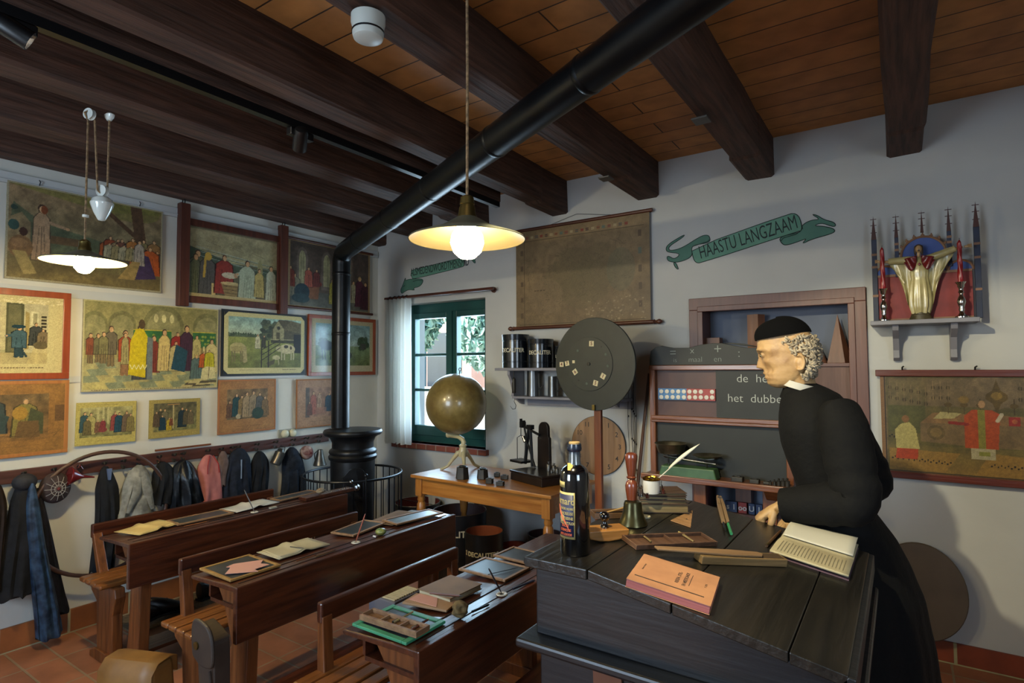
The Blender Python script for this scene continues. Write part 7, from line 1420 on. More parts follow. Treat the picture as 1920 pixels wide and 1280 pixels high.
MB().lathe([(r_*.98*a_*1.0, hb+.001+H_*z) for a_, z in hprof], (-.003, 0, 0), 28).build('handle', wood('bell_handle', '#4a2012', '#6a3420', 'z', rough=.25, coat=.6), t, smooth=True)
p = PZ(1211, 971, LZT); tag(MB().lathe([(.004, 0), (.014, 0), (.0155, .003), (.0155, .006), (.013, .008), (.004, .007)], (p.x, p.y, LZT+.0005), 28).build('china_ring', mat('china_cream', '#a8a084', rough=.35), smooth=True), 'flat round cream china disc between the bell and the book stack', 'china disc')
# book stack
P0 = PZ(1240, 958, LZT); z = LZT+.0008; bks = [('#3a2c1e', .030, .165, .125, .05), ('#4c3a26', .013, .16, .12, .0), ('#2c2018', .013, .158, .122, -.05), ('#3c2a1c', .011, .15, .115, .12)]
names = ['thick bottom book of the stack behind the bell', 'brown book second from the bottom of the stack', 'dark book third from the bottom of the stack', 'top book of the stack, turned a little, under the white jar']
for i, (c_, h, L, W, a_) in enumerate(bks):
    t = thing('old_book', names[i], 'book', (P0.x-.012, P0.y+.03, z), R(28)+a_, 'stack of old books on the lectern')
    cm = mat('book_'+c_.strip('#'), c_, rough=.55, scale=20, bump=.2)
    MB().box(-L/2, L/2, -W/2, W/2, 0, .0025).box(-L/2, L/2, -W/2, W/2, h-.0035, h-.001).box(-L/2, -L/2+.003, -W/2, W/2, .0025, h-.0035).build('cover', cm, t, bevel=.0006)
    MB().box(-L/2+.004, L/2-.004, -W/2+.004, W/2-.004, .0027, h-.0037).build('pages', mat('old_pages', '#7a6a48', '#5e5034', rough=.85, scale=8, stretch=(1, 1, 60)), t); z += h
STZ = z
def onS(px_, py_): return PZ(px_, py_, STZ)
p = onS(1220, 926); kk = ((p-Vector((0, 0, CH))).dot(_f))/FPX; t = thing('ink_pot', 'white cylindrical ink pot with a brass rim holding the quill', 'ink pot', (p.x, p.y+.008, STZ+.0005)); r_ = 15.5*kk; h = 26*kk
MB().lathe([(r_*.8, 0), (r_*.96, .003), (r_, h*.3), (r_, h), (r_*.85, h), (r_*.85, .006), (0, .006)], (0, 0, 0), 32, cap=False).build('pot', porc if False else mat('pot_white', '#b4b2ac', rough=.15, coat=.5), t, smooth=True)
MB().lathe([(r_*1.0, h-.001), (r_*1.06, h+.001), (r_*1.06, h+.007), (r_*.86, h+.009), (r_*.8, h+.006)], (0, 0, 0), 32, cap=False).build('brass_rim', mat('bright_brass', '#b0842c', rough=.2, metal=1), t, smooth=True)
MB().lathe([(0, h*.75), (r_*.84, h*.75)], (0, 0, 0), 24).build('ink', mat('ink_black', '#050506'), t)
q0 = WM[t.name] @ Vector((.004, 0, h*.76)); dd = (q0-Vector((0, 0, CH))).dot(_f); q1 = Vector((0, 0, CH))+ray(1312, 832)*(dd/FPX); v = q1-q0; qm = v*.5+Vector((0, 0, .012))
t = thing('quill', 'long white quill pen standing in the ink pot, crossing the blackboard ledge', 'quill', tuple(q0))
MB().tube([(0, 0, 0), v*.25+Vector((0, 0, .0)), v*.6+Vector((0, 0, .004)), v], [.0012, .0018, .0014, .0006], 6).build('shaft', mat('quill_white', '#b9b4a4', rough=.6), t, smooth=True)
b = MB(); n_ = 14; up_ = Vector((0, -.1, 1)); pr_ = v.cross(Vector((0, 1, 0))).normalized()
vs = []
for i in range(n_+1):
    f_ = .35+.65*i/n_; w_ = .007*math.sin(PI*min(1, (i+.6)/n_))**.7+.0006; c_ = v*f_+Vector((0, 0, .004*math.sin(PI*f_))); vs += [c_-pr_*w_*.6, c_+Vector((0, -.001, 0)), c_+pr_*w_]
b.add(vs, [(i*3+j, i*3+j+1, i*3+j+4, i*3+j+3) for i in range(n_) for j in range(2)]); b.build('vane', MATS['quill_white'], t, smooth=True, solid=.0006)
gls = glassmat('small_bottle_glass', (.86, .9, .9), .35); 
for px_, py_, r_, h, m, lb in ((1200, 930, .0095, .036, gls, 'small clear glass bottle left of the ink pot'), (1213, 934, .0065, .016, mat('amber_glass', '#3a180c', rough=.1, coat=.8), 'tiny amber bottle in front of the ink pot'), (1238, 924, .007, .04, gls, 'small clear bottle right of the ink pot'), (1243, 926, .006, .02, mat('amber_glass', '#3a180c'), 'small amber bottle right of the ink pot')):
    p = onS(px_, py_); t = thing('small_bottle', lb, 'bottle', (p.x, p.y+.004, STZ+.0005), 0, 'little bottles on the book stack')
    MB().lathe([(0, 0), (r_, 0), (r_, h*.62), (r_*.5, h*.72), (r_*.5, h*.86), (r_*.62, h*.88), (r_*.62, h), (0, h)], (0, 0, 0), 18).build('bottle_body', m, t, smooth=True)
# triangle
q = [onL(1257, 977), onL(1299, 957), onL(1295, 990)]; c = sum(q, Vector())/3; t = lidthing('set_square', 'thin wooden triangle lying at the far side of the lectern lid', 'triangle', c+EP, 0)
I = WM[t.name].inverted(); q = [I @ (v+EP) for v in q]; MB().prism([(v.x, v.y) for v in q], .0002, .0032).build('plate', wood('triangle_wood', '#7a5a3a', '#94704c', 'x', rough=.5), t, bevel=.0006)
MB().lathe([(.0, .0034), (.003, .0034)], ((q[0].x+q[1].x+q[2].x)/3+.006, (q[0].y+q[1].y+q[2].y)/3, 0), 12).build('hole', iron, t)
# pencil box, two rows
pbw = wood('pencil_box_dark', '#3e2a1e', '#5a4030', 'x', rough=.45)
def lidbox(label, pts, h, cols, m, seed, extra=0, empty_=False):
    c, L, W, a_, sl = lidframe(pts); t = lidthing('pencil_box', label, 'pencil box', c+EP, a_, 'pencil boxes', sl); th = .004
    MB().cb(0, 0, .002, L, W, .004).build('bottom', m, t, bevel=.0008)
    MB().box(-L/2, L/2, -W/2, -W/2+th, .004, h).box(-L/2, L/2, W/2-th, W/2, .004, h).box(-L/2, -L/2+th*1.6, -W/2+th, W/2-th, .004, h).box(L/2-th*1.6, L/2, -W/2+th, W/2-th, .004, h).build('sides', m, t, bevel=.0008)
    for k in range(1, cols): y = -W/2+W*k/cols; MB().box(-L/2+.007, L/2-.007, y-.002, y+.002, .004, h-.001).build('divider', m, t)
    rr = random.Random(seed)
    for k in range(4): y = -W/2+W*(rr.randrange(cols)+.5)/cols; x = rr.uniform(-L*.3, L*.05); MB().tube([(x, y, .008), (x+.05, y+rr.uniform(-.003, .003), .009)], .003, 6).build('pencil_stub', mat('stub%d' % (k % 2), ['#8a7a4c', '#6a5a3a'][k % 2], rough=.5), t)
    return t, L, W
lidbox('open dark two row pencil box behind the orange book', ((1203, 1040), (1333, 1017), (1300, 998), (1176, 1019)), .014, 2, pbw, 3)
c, L, W, a_, sl = lidframe(((1302, 1063), (1466, 1069), (1466, 1045), (1312, 1043))); t = lidthing('pencil_box', 'long pencil box with its carved lid slid half off, in the middle of the lid', 'pencil box', c+EP, a_ if False else math.atan2((onL(1466, 1069)-onL(1302, 1063)).y, (onL(1466, 1069)-onL(1302, 1063)).x), 'pencil boxes')
pb2 = wood('pencil_box_light', '#5e4a2c', '#7a6240', 'x', rough=.45); Lb = (onL(1466, 1069)-onL(1302, 1063)).length; Wb = .042
MB().box(-Lb/2, Lb/2, -Wb/2, Wb/2, 0, .022).build('case', pb2, t, bevel=.002)
MB().box(-.0, Lb/2-.008, -Wb/2+.006, Wb/2-.006, .0215, .0226).build('compartment', mat('box_inside', '#3a2a18', rough=.7), t)
for k in range(3): MB().tube([(.006+.01*k, -.008+.008*k, .0245), (.05+.008*k, -.006+.006*k, .0245)], .0026, 6).build('pencil_stub', MATS['stub0'], t)
MB().prism([(-Lb*.96, .008), (-Lb*.95, -.012), (-Lb*.1, -.019), (Lb*.2, -.014), (Lb*.24, 0), (Lb*.2, .012), (-Lb*.1, .016)], .024, .029, M=Matrix.Rotation(-.05, 4, 'Z')).build('carved_lid', wood('lid_wood', '#6a5238', '#86694a', 'x', rough=.4), t, bevel=.001)
# wooden chalk holders
q0, q1 = onL(1347, 935), onL(1365, 1002); c = (q0+q1)/2; t = lidthing('chalk_holder', 'wooden double chalk holder with a green tip beside the set square', 'chalk holder', c+EP, math.atan2(q1.y-q0.y, q1.x-q0.x)); L = (q1-q0).length; chw = wood('holder_wood', '#6a543c', '#8a7050', 'x', rough=.5)
for s_ in (-1, 1): MB().prism([(-L/2, s_*.001), (-L/2, s_*.009), (-L*.2, s_*.013), (L*.25, s_*.012), (L*.3, s_*.002)], .001, .013).build('arm', chw, t, bevel=.001)
MB().tube([(L*.28, -.007, .007), (L*.42, -.007, .007), (L*.5, -.007, .007)], [.004, .004, .001], 8).build('dark_tip', iron, t); MB().tube([(L*.28, .007, .007), (L*.52, .009, .007)], .0048, 10).build('green_tip', mat('green_tip', '#2f7a50', rough=.4), t); MB().cb(-L*.42, 0, .0145, .012, .016, .002).build('clip', steel, t)
# round pen
q0, q1 = onL(1437, 1026), onL(1464, 998); t = lidthing('penholder', 'thick brown penholder lying left of the open book on the lectern', 'pen', q0+Vector((0, 0, .0055)), math.atan2(q1.y-q0.y, q1.x-q0.x)); L = (q1-q0).length
MB().tube([(0, 0, .0), (L*.1, 0, .0), (L, 0, 0)], [.0048, .0045, .004], 10).build('barrel', wood('penholder_w', '#3a2414', '#5a3c22', 'x', rough=.3), t, smooth=True); MB().tube([(0, 0, 0), (L*.14, 0, 0)], .005, 10).build('ferrule', brass, t)
# orange book
c, L, W, a_, sl = lidframe(((1163, 1097), (1325, 1152), (1362, 1108), (1207, 1048))); q0, q1 = onL(1163, 1097), onL(1325, 1152); a_ = math.atan2(q1.y-q0.y, q1.x-q0.x)
q2 = onL(1207, 1048); Lo, Wo = (q1-q0).length*.97, abs((q2-q0).cross((q1-q0).normalized()).length)*.92
t = lidthing('orange_textbook', 'thick orange covered arithmetic book with pink page edges at the front of the lid', 'book', c+EP+Vector((0, 0, 0)), a_)
oc = mat('cover_orange', '#94684a', '#a27452', rough=.6, scale=20); pe = mat('pages_pink', '#a05c58', '#8a4a48', rough=.8, scale=6, stretch=(1, 1, 80)); h = .021
MB().box(-Lo/2, Lo/2, -Wo/2, Wo/2, 0, .0015).box(-Lo/2, Lo/2, -Wo/2, Wo/2, h-.0015, h).build('cover', oc, t, bevel=.0006)
MB().box(-Lo/2+.001, Lo/2-.001, -Wo/2+.0012, Wo/2-.001, .0016, h-.0016).build('pages', pe, t, bevel=.001)
dk_ = mat('print_dark', '#2c211c', rough=.7)
MB().box(-Lo*.44, Lo*.40, -Wo*.32, -Wo*.295, h, h+.0003).build('black_rule', dk_, t)
RT = Matrix.Rotation(R(90), 4, 'Z')
text_mb('REKEN-, STEL-', .0115, Matrix.Translation((Lo*.045, Wo*.06, h+.0002)) @ RT, ext=.0001, bold=.0002).build('title', dk_, t); text_mb('EN MEETKUNDE', .0115, Matrix.Translation((Lo*.135, Wo*.06, h+.0002)) @ RT, ext=.0001, bold=.0002).build('title', dk_, t)
MB().box(Lo*.19, Lo*.197, -Wo*.12, Wo*.26, h, h+.0003).build('title_rule', dk_, t); text_mb('P. BOS', .0075, Matrix.Translation((Lo*.38, Wo*.05, h+.0002)) @ RT, ext=.0001).build('author', dk_, t); text_mb('Nieuwe Leergang', .0055, Matrix.Translation((-Lo*.40, Wo*.05, h+.0002)) @ RT, ext=.0001).build('series', dk_, t)
# open book
q0, q1, q2, q3 = onL(1441, 1040), onL(1592, 1090), onL(1612, 1032), onL(1478, 985); c = (q0+q1+q2+q3)/4; a_ = math.atan2((q1-q0).y, (q1-q0).x); t = lidthing('open_book', 'open yellowed book with printed pages at the right end of the lectern lid', 'book', c+EP, a_)
Lp = (q1-q0).length*.98; Wp = ((q3-q0).length+(q2-q1).length)/2*.98; pg = mat('book_page', '#a39a7c', '#968c6e', rough=.8, scale=8); cov = mat('book_cover_violet', '#5a4450', rough=.7)
MB().cb(0, 0, .001, Lp+.004, Wp+.004, .002).build('cover', cov, t)
def page(u, v): x = (u-.5)*Lp; y = (v-.5)*Wp; return (x, y, .0035+.0095*abs(math.sin(min(1, abs(v-.5)*3.2)*PI/2))*(1-.55*abs(v-.5)*2)+.003)
MB().grid(page, 10, 40).build('pages', pg, t, smooth=True, solid=.005)
MB().grid(lambda u, v: ((u-.5)*Lp*.96, (.04+v*.44)*Wp, .016+.016*math.sin(v*PI*.8)+.012*v*(u-.1)), 10, 14).build('lifted_page', mat('page_white', '#b0ac9c', rough=.7), t, smooth=True, solid=.0006)
b = MB(); rr = random.Random(7)
for i in range(20):
    x = -Lp*.42+Lp*.84*i/19; y0_, y1_ = -Wp*.43, -Wp*(.10+.08*rr.random()); z_ = lambda y: page(.5, y/Wp+.5)[2]+.0031; n_ = 6
    vs = []; 
    for k in range(n_+1): y = y0_+(y1_-y0_)*k/n_; vs += [(x-.0011, y, z_(y)), (x+.0011, y, z_(y))]
    b.add(vs, [(k*2, k*2+1, k*2+3, k*2+2) for k in range(n_)])
b.build('printed_lines', mat('print_grey', '#6e6752', rough=.8), t)
# ================================================================ the priest mannequin
HY = 2.33; KH = .00188
def hp(px_, py_, Y=HY): return PY(px_, py_, Y)
root = thing('person', 'priest mannequin in a black cassock and black skullcap standing behind the lectern, facing left', 'person', (-.10, 2.45, 0))
skin = mat('mannequin_skin', '#a5855a', '#6e4c2e', rough=.5, scale=16, lo=.45, hi=.8, bump=.7)
b = MB()
tab = [(598, 1444, 1488, .035), (606, 1432, 1503, .055), (620, 1424, 1516, .068), (635, 1421.5, 1523, .073), (648, 1421.5, 1527, .075), (656, 1420.5, 1528, .075), (663, 1426, 1528, .0735), (672, 1430, 1527, .0725), (682, 1431, 1525, .071), (692, 1433, 1520, .068), (697, 1433, 1516, .066), (702, 1431, 1511, .063), (706, 1434, 1507, .061), (711, 1434, 1502, .058), (716, 1438, 1496, .054), (722, 1439, 1490, .047), (727, 1446, 1484, .036), (730, 1455, 1478, .022)]
tp = np.array(tab); pys = np.linspace(598, 730, 90); fr_ = np.interp(pys, tp[:, 0], tp[:, 1]); bk_ = np.interp(pys, tp[:, 0], tp[:, 2]); hwid = np.interp(pys, tp[:, 0], tp[:, 3])
HC = hp(1475, 660); FD = Vector((-.99, -.144, 0)).normalized(); LD = Vector((.144, -.99, 0)).normalized()
def hpos(f, l, z): return HC+FD*f+LD*l+Vector((0, 0, z))
def g_(x, s): return math.exp(-(x/s)**2)
vs = []; NA = 96
for py_, x0_, x1_, w_ in zip(pys, fr_, bk_, hwid):
    fF = (1475-x0_)*KH; fB = (1475-x1_)*KH; fc = fF*.38+fB*.62; z = (660-py_)*KH
    for k in range(NA):
        a_ = 2*PI*k/NA; ca, sa = math.cos(a_), math.sin(a_)
        rf = (fF-fc) if ca > 0 else (fc-fB); f = fc+rf*math.copysign(abs(ca)**.82, ca); l = w_*math.copysign(abs(sa)**.88, sa)
        if ca > 0:
            al = abs(l); d = 0
            t_ = (py_-661)/(690-661)
            if -0.1 < t_ < 1.14: d += (.0215*max(0, min(1, t_*1.02))**.9+.004)*g_(l, .0065+.006*max(0, t_)**3)*(1 if t_ < 1.02 else max(0, 1-(t_-1.02)/.12))
            d += .005*g_(al-.014, .006)*g_(py_-689, 4)            # nostril wings
            d -= .0125*g_(al-.030, .013)*g_(py_-664, 6)           # eye sockets
            d += .0055*g_(al-.030, .018)*g_(py_-655.5, 2.8)       # brow ridge
            d += .0055*g_(al-.047, .016)*g_(py_-678, 7)           # cheek bone
            d -= .0095*g_(al-.042, .014)*g_(py_-695, 9)           # cheek hollow
            d -= .0065*g_(al, .024)*g_(py_-704.5, 1.4)            # mouth line
            d -= .005*g_(al-.031-(py_-701)*.0004, .004)*g_(py_-700, 10); d -= .003*g_(al-.046, .004)*g_(py_-697, 12)            # fold beside the mouth
            d -= .002*g_(al, .03)*g_(py_-714.5, 2.5)
            for q_ in (640, 645, 650): d -= .0022*g_(al, .045)*g_(py_-q_, 1.2)
            for q_ in (0, 1, 2): d -= .002*g_(al-.052-.004*q_, .006)*g_(py_-(660+4.5*q_), 1.4)
            f += d
        vs.append(hpos(f, l, z))
n_ = len(pys); b.add(vs, [(i*NA+k, i*NA+(k+1) % NA, (i+1)*NA+(k+1) % NA, (i+1)*NA+k) for i in range(n_-1) for k in range(NA)]+[tuple(range(NA)), tuple(range((n_-1)*NA, n_*NA))])
for s_ in (-1, 1):                                              # eyelids, ears
    b.ball(hpos((1475-1433.5)*KH, s_*.030, (660-665)*KH), (.010, .011, .0095), 16, 12)
    ec = hpos((1475-1497)*KH, s_*.072, (660-680)*KH)
    for k in range(14):
        a_ = -1.9+3.9*k/13; b.ball(ec+FD*(-.014*math.cos(a_))+Vector((0, 0, .026*math.sin(a_)))+LD*s_*.008, .0055, 8, 6)
    b.ball(ec+LD*s_*.0, (.014, .008, .022), 12, 8).ball(ec+FD*.004+Vector((0, 0, -.024))+LD*s_*.005, .0075, 8, 6)
nk0, nk1 = hp(1492, 700, HY+.0), hp(1512, 752, HY+.03)
b.tube([nk0+Vector((0, 0, .01)), (nk0+nk1)/2, nk1, nk1-Vector((0, 0, .06))], [.052, .052, .058, .075], 24)
# trunk and limbs (inside the cassock)
b.tube([(nk1.x+.07, nk1.y+.07, .76), (nk1.x+.055, nk1.y+.06, .95), (nk1.x+.03, nk1.y+.045, 1.12), (nk1.x+.01, nk1.y+.03, 1.27), (nk1.x+.0, nk1.y+.01, 1.36)], [.09, .085, .09, .085, .06], 20)
bx, by = nk1.x+.09, nk1.y+.09
for s_ in (-1, 1): b.tube([(bx, by+.09*s_, .80), (bx-.02, by+.09*s_, .45), (bx+.01, by+.09*s_, .07)], [.085, .06, .042], 14).tube([(bx+.03, by+.09*s_, .035), (bx-.12, by+.09*s_, .03), (bx-.18, by+.09*s_, .025)], [.04, .036, .022], 12)
SHL = hp(1577, 785, 2.215); ELB = hp(1612, 944, 2.16); WRI = hp(1462, 946, 2.19)
SHR = Vector((SHL.x-.02, 2.53, SHL.z-.05)); ELR = Vector((ELB.x+.02, 2.62, ELB.z+.0)); WRR = hp(1530, 992, 2.42); WRR.z = .93
SH0 = Vector((SHL.x-.015, SHL.y+.05, SHL.z-.035)); SH1 = Vector((SHR.x-.02, SHR.y-.04, SHR.z-.05))
b.tube([SH0, ELB, WRI], [.045, .043, .028], 16).tube([SH1, ELR, WRR], [.045, .043, .028], 16).tube([SH0, (nk1.x+.02, nk1.y+.03, 1.27), SH1], [.04, .06, .04], 14)
def hand(W_, d, up, s_, spread=1.0, curl=.55):
    """palm from the wrist W_ along d, 'up' is the back of the hand; five fingers"""
    d = d.normalized(); sd = d.cross(up).normalized()*s_; up = sd.cross(d).normalized()*s_
    if up.z < 0: up = -up
    pc = W_+d*.048
    b.tube([W_-d*.03, W_+d*.005, W_+d*.03, W_+d*.07, W_+d*.088], [.026, .027, .036, .039, .034], 18, flat=.46)
    for i, (o, L, r_) in enumerate(((.028, .062, .0088), (.0095, .070, .0092), (-.0095, .066, .0088), (-.027, .052, .0078))):
        p0 = W_+d*.078+sd*o; c1 = curl+.10*i; a1 = d*math.cos(c1*.5)-up*math.sin(c1*.5); a2 = d*math.cos(c1*1.3)-up*math.sin(c1*1.3); a3 = d*math.cos(c1*2.0)-up*math.sin(c1*2.0)
        p1 = p0+a1*L*.45+sd*o*.15*spread; p2 = p1+a2*L*.32; p3 = p2+a3*L*.24; b.tube([p0-d*.012, p0, p1, p2, p3, p3+a3*.004], [r_, r_*1.05, r_*.98, r_*.9, r_*.78, r_*.4], 12)
        b.ball(p1+up*.001, r_*1.08, 10, 8)
    p0 = W_+d*.022+sd*.026; t1 = (d*.75+sd*.6-up*.35).normalized(); t2 = (d*.95+sd*.1-up*.5).normalized()
    p1 = p0+t1*.036; p2 = p1+t2*.028; b.tube([p0-d*.01, p0, p1, p2, p2+t2*.006], [.013, .0135, .0115, .0095, .005], 12)
hand(WRI+Vector((-.005, 0, -.002)), hp(1424, 972, 2.20)-hp(1462, 944, 2.20), Vector((-.3, -.35, .9)), -1, curl=.62)
hand(WRR, Vector((-.9, -.25, -.12)), Vector((0, 0, 1)), 1, curl=.5)
body = b.build('body', skin, root, world=True, smooth=True)
md = body.modifiers.new('r', 'REMESH'); md.mode = 'VOXEL'; md.voxel_size = .0032; md.use_smooth_shade = True
md = body.modifiers.new('s', 'SMOOTH'); md.factor = .5; md.iterations = 2
# eyes
for s_ in (-1, 1):
    MB().ball(hpos((1475-1431.2)*KH, s_*.0305, (660-666)*KH), (.0085, .0085, .006), 14, 10).build('eye', mat('eye_white', '#8f8468', rough=.2), root, world=True, smooth=True)
    MB().ball(hpos((1475-1428.2)*KH, s_*.0315, (660-667)*KH), (.0034, .0046, .0042), 12, 8).build('iris', mat('eye_dark', '#14100c', rough=.1), root, world=True, smooth=True)
    MB().tube([hpos((1475-1424)*KH, s_*.014, (660-656)*KH), hpos((1475-1423.5)*KH, s_*.028, (660-654.5)*KH), hpos((1475-1430)*KH, s_*.047, (660-658)*KH)], [.0018, .0026, .001], 6).build('eyebrow', mat('eyebrow_grey', '#5e4a30', rough=.9), root, world=True, smooth=True)
    MB().tube([hpos((1475-1426.0)*KH, s_*.020, (660-663)*KH), hpos((1475-1425.0)*KH, s_*.030, (660-662)*KH), hpos((1475-1430)*KH, s_*.042, (660-665.5)*KH)], [.001, .0022, .001], 6).build('eyelid', mat('lid_dark', '#3a2414', rough=.7), root, world=True, smooth=True)
MB().tube([hpos((1475-1431.0)*KH, -.02, (660-705.5)*KH), hpos((1475-1427.8)*KH, 0, (660-704.5)*KH), hpos((1475-1431.0)*KH, .02, (660-705.5)*KH)], [.001, .0022, .001], 6, flat=.5).build('lips', mat('lip', '#5c3424', rough=.6), root, world=True, smooth=True)
# curly hair
rr = random.Random(11); hb_ = MB(); cnt = 0
while cnt < 420:
    py_ = rr.uniform(627, 708); a_ = rr.uniform(R(84), R(180))*rr.choice((-1, 1)); aa = abs(a_)
    lim = 622+0*(aa)
    if aa < R(95) and py_ > 664-(R(95)-aa)*30: continue
    if R(85) < aa < R(118) and 664 < py_ < 702: continue
    if aa < R(118) and py_ > 698: continue
    i_ = np.interp(py_, pys, range(len(pys))); x0_ = np.interp(py_, pys, fr_); x1_ = np.interp(py_, pys, bk_); w_ = np.interp(py_, pys, hwid)
    if py_ > 690: x1_ = 1520-(py_-690)*.3; w_ = .066
    fF = (1475-x0_)*KH; fB = (1475-x1_)*KH; fc = fF*.38+fB*.62; ca, sa = math.cos(a_), math.sin(a_)
    rf = (fF-fc) if ca > 0 else (fc-fB); f = fc+rf*math.copysign(abs(ca)**.82, ca); l = w_*math.copysign(abs(sa)**.88, sa)
    nrm = (FD*(f-fc)/max(rf, .01)+LD*(l/w_)).normalized(); base = hpos(f, l, (660-py_)*KH)+nrm*rr.uniform(.001, .009+(.006 if aa > R(120) else 0))
    tg = nrm.cross(Vector((0, 0, 1))).normalized(); r1 = rr.uniform(.005, .0085); ph = rr.uniform(0, 6); pts = []; dr = (-Vector((0, 0, 1))*rr.uniform(.3, 1)+tg*rr.uniform(-.7, .7)).normalized(); sv = dr.cross(nrm).normalized()
    for k in range(9):
        th = ph+k*.85; pts.append(base+dr*(.0024*k)+sv*(r1*math.cos(th))+nrm*(r1*.6*math.sin(th)))
    hb_.tube(pts, [.0016]+[.0036]*7+[.0012], 6); cnt += 1
hb_.build('hair', mat('hair_grey', '#a89c86', '#807460', rough=.7, scale=30), root, world=True, smooth=True)
# skullcap: dome on the tilted head line
cf, cb_ = hpos((1475-1418)*KH, 0, (660-637)*KH), hpos((1475-1520)*KH, 0, (660-621)*KH); cc_ = (cf+cb_)/2; ax = (cf-cb_).normalized(); nz_ = LD.cross(ax).normalized(); nz_ = nz_ if nz_.z > 0 else -nz_; ra = (cf-cb_).length/2
def dome(u, v):
    a_ = 2*PI*u; t_ = v*PI/2; c_, s_ = math.cos(t_), math.sin(t_); rad = c_**.9 if v < 1 else 0
    return cc_+ax*(ra*rad*math.cos(a_)+.010*s_)+LD*(.0815*rad*math.sin(a_))+nz_*(.073*s_**1.0)*(1-.05*math.cos(a_))
bb = MB().grid(dome, 48, 16, closeu=True); bb.tube([dome(.0, 1)-nz_*.003, dome(0, 1)+nz_*.006], [.0025, .0015], 8)
clothb = mat('cassock_black', '#070708', '#0b0b0a', rough=.85, scale=60, bump=.25, spec=.2); bb.build('skullcap', mat('cap_black_felt', '#050506', rough=.95, spec=.1), root, world=True, smooth=True)
# collars
def ringp(c, r_, tilt, z0_, h, nm, m, flare=0):
    Mx = Matrix.Translation(c) @ Matrix.Rotation(tilt, 4, 'Y')
    MB(Mx).lathe([(r_-.003, 0), (r_, 0), (r_-.001+flare, h), (r_-.005+flare, h), (r_-.006, 0)], (0, 0, 0), 48, cap=False).build(nm, m, root, world=True, smooth=True)
cw_ = hp(1497, 722, HY+.0); ringp(cw_+Vector((0, 0, -.012)), .0625, R(17), 0, .024, 'white_collar', mat('collar_white', '#a8a69c', rough=.6))
ringp(hp(1500, 748, HY+.01)+Vector((0, 0, -.012)), .071, R(17), 0, .055, 'standing_collar', clothb, -.004)
# cassock (trunk and skirt, one loft)
rows = [(718, 1486, 1530, .056, 2.35), (727, 1474, 1552, .080, 2.355), (738, 1469, 1574, .115, 2.365), (752, 1465, 1588, .150, 2.375), (775, 1463, 1596, .180, 2.38), (800, 1462, 1602, .188, 2.38), (830, 1467, 1608, .185, 2.38), (865, 1479, 1612, .178, 2.38), (900, 1492, 1616, .17, 2.38), (930, 1500, 1624, .17, 2.39), (960, 1503, 1645, .18, 2.41), (1000, 1500, 1680, .20, 2.43), (1050, 1492, 1708, .225, 2.45), (1100, 1486, 1730, .245, 2.465), (1180, 1478, 1748, .26, 2.48), (1280, 1470, 1764, .275, 2.49)]
zz = []; 
for py_, xa, xb, lat, yc in rows:
    A_, B_ = PY(xa, py_, yc), PY(xb, py_, yc); zz.append(((A_.x+B_.x)/2, yc, (A_.z+B_.z)/2, (B_.x-A_.x)/2, lat))
last = zz[-1]; zz.append((last[0]+.005, last[1], last[2]*.5, last[3]*1.06, last[4]*1.03)); zz.append((last[0]+.01, last[1], .012, last[3]*1.12, last[4]*1.06))
Z_ = np.array(zz); ts = np.linspace(0, len(zz)-1, 84)
I5 = [np.interp(ts, range(len(zz)), Z_[:, j]) for j in range(5)]
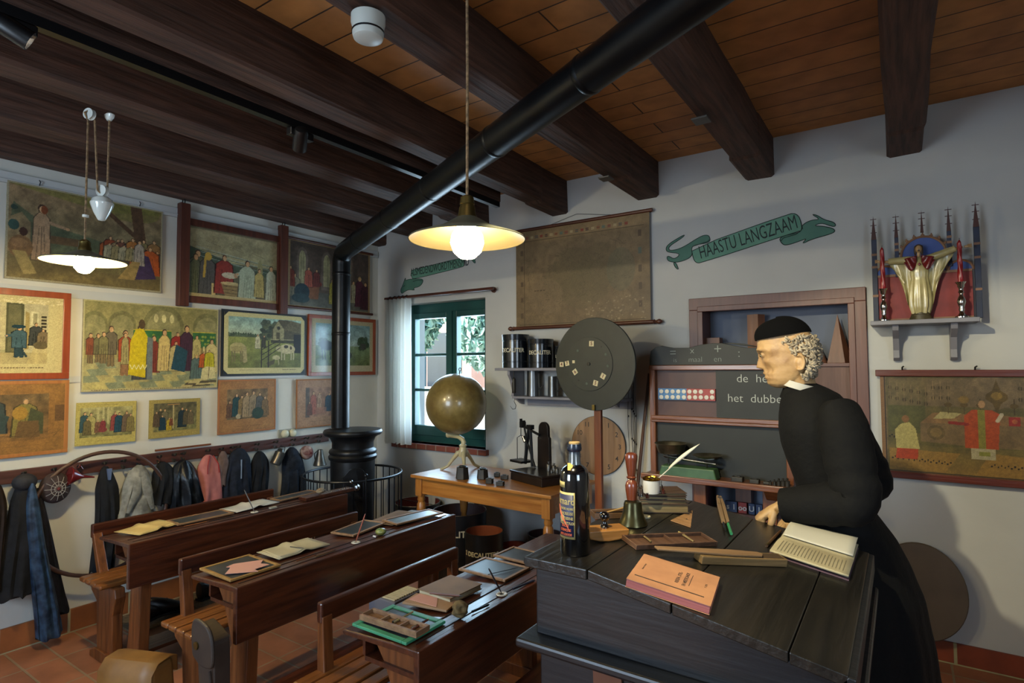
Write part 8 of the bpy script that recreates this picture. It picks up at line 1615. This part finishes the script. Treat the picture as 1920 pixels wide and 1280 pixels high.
def cass(u, v):
    i = v*(len(ts)-1); j = int(round(i)); cx, cy_, cz, rx, ry = (I5[q][j] for q in range(5)); a_ = 2*PI*u
    dn = max(0, (1.02-cz)/1.02); fo = 1+.045*dn**.8*math.sin(9*a_+1.3)+.03*dn*math.sin(16*a_+.5)+.004*math.sin(40*cz+3*a_)
    ca, sa = math.cos(a_), math.sin(a_)
    return (cx+rx*fo*math.copysign(abs(ca)**.85, ca), cy_+ry*fo*math.copysign(abs(sa)**.9, sa), cz)
cb2 = MB().grid(cass, 110, len(ts), closeu=True); cb2.f.append(tuple(range(110)))
cb2.build('cassock', clothb, root, world=True, smooth=True)
def sleeve(S_, E_, W_, nm, seed):
    rr = random.Random(seed); n_ = 34; pts = []; rad = []
    for i in range(n_+1):
        t_ = i/n_
        if t_ < .52: q_ = t_/.52; p = S_.lerp(E_, q_); 
        else: q_ = (t_-.52)/.48; p = E_.lerp(W_, q_)
        pts.append(p)
    for _ in range(3): pts = [pts[0]]+[(pts[i-1]+pts[i]*2+pts[i+1])/4 for i in range(1, n_)]+[pts[-1]]
    base = np.interp(np.linspace(0, 1, n_+1), [0, .06, .2, .4, .52, .62, .8, .93, 1], [.072, .078, .078, .073, .073, .072, .066, .060, .057])
    rad = [float(v_)*(1+.05*math.sin(i*1.35+seed)*(1 if 11 < i < 26 else .25)) for i, v_ in enumerate(base)]
    m_ = MB(); pts = [S_+(Vector((bx-.03, S_.y*.35+2.36*.65, S_.z+.015))-S_)*.75]+pts; rad = [.045]+rad; m_.tube(pts, rad, 36); m_.f = m_.f[:-1]; return m_.build(nm, clothb, root, world=True, smooth=True)
sleeve(SHL, ELB+Vector((-.005, 0, .0)), WRI+Vector((.012, 0, 0)), 'sleeve', 1); sleeve(SHR, ELR, WRR+Vector((.03, 0, 0)), 'sleeve', 2)
# yoke seam
b = MB(); pts = [hp(1548, 757, 2.215), hp(1543, 800, 2.195), hp(1549, 840, 2.19), hp(1558, 870, 2.185)]
b.tube(pts, .003, 6).build('armhole_seam', clothb, root, world=True, smooth=True)
# a pinch of white chalk between the fingers
q = hp(1449, 972, 2.17); tag(MB().box(-.006, .006, -.004, .004, 0, .03, Matrix.Translation(Vector((q.x, q.y, q.z-.016))) @ Matrix.Rotation(.3, 4, 'Y')).build('white_chalk', mat('chalk_stick', '#a8a8a0', rough=.8), bevel=.002), 'small piece of white chalk at the hand of the priest mannequin', 'chalk')
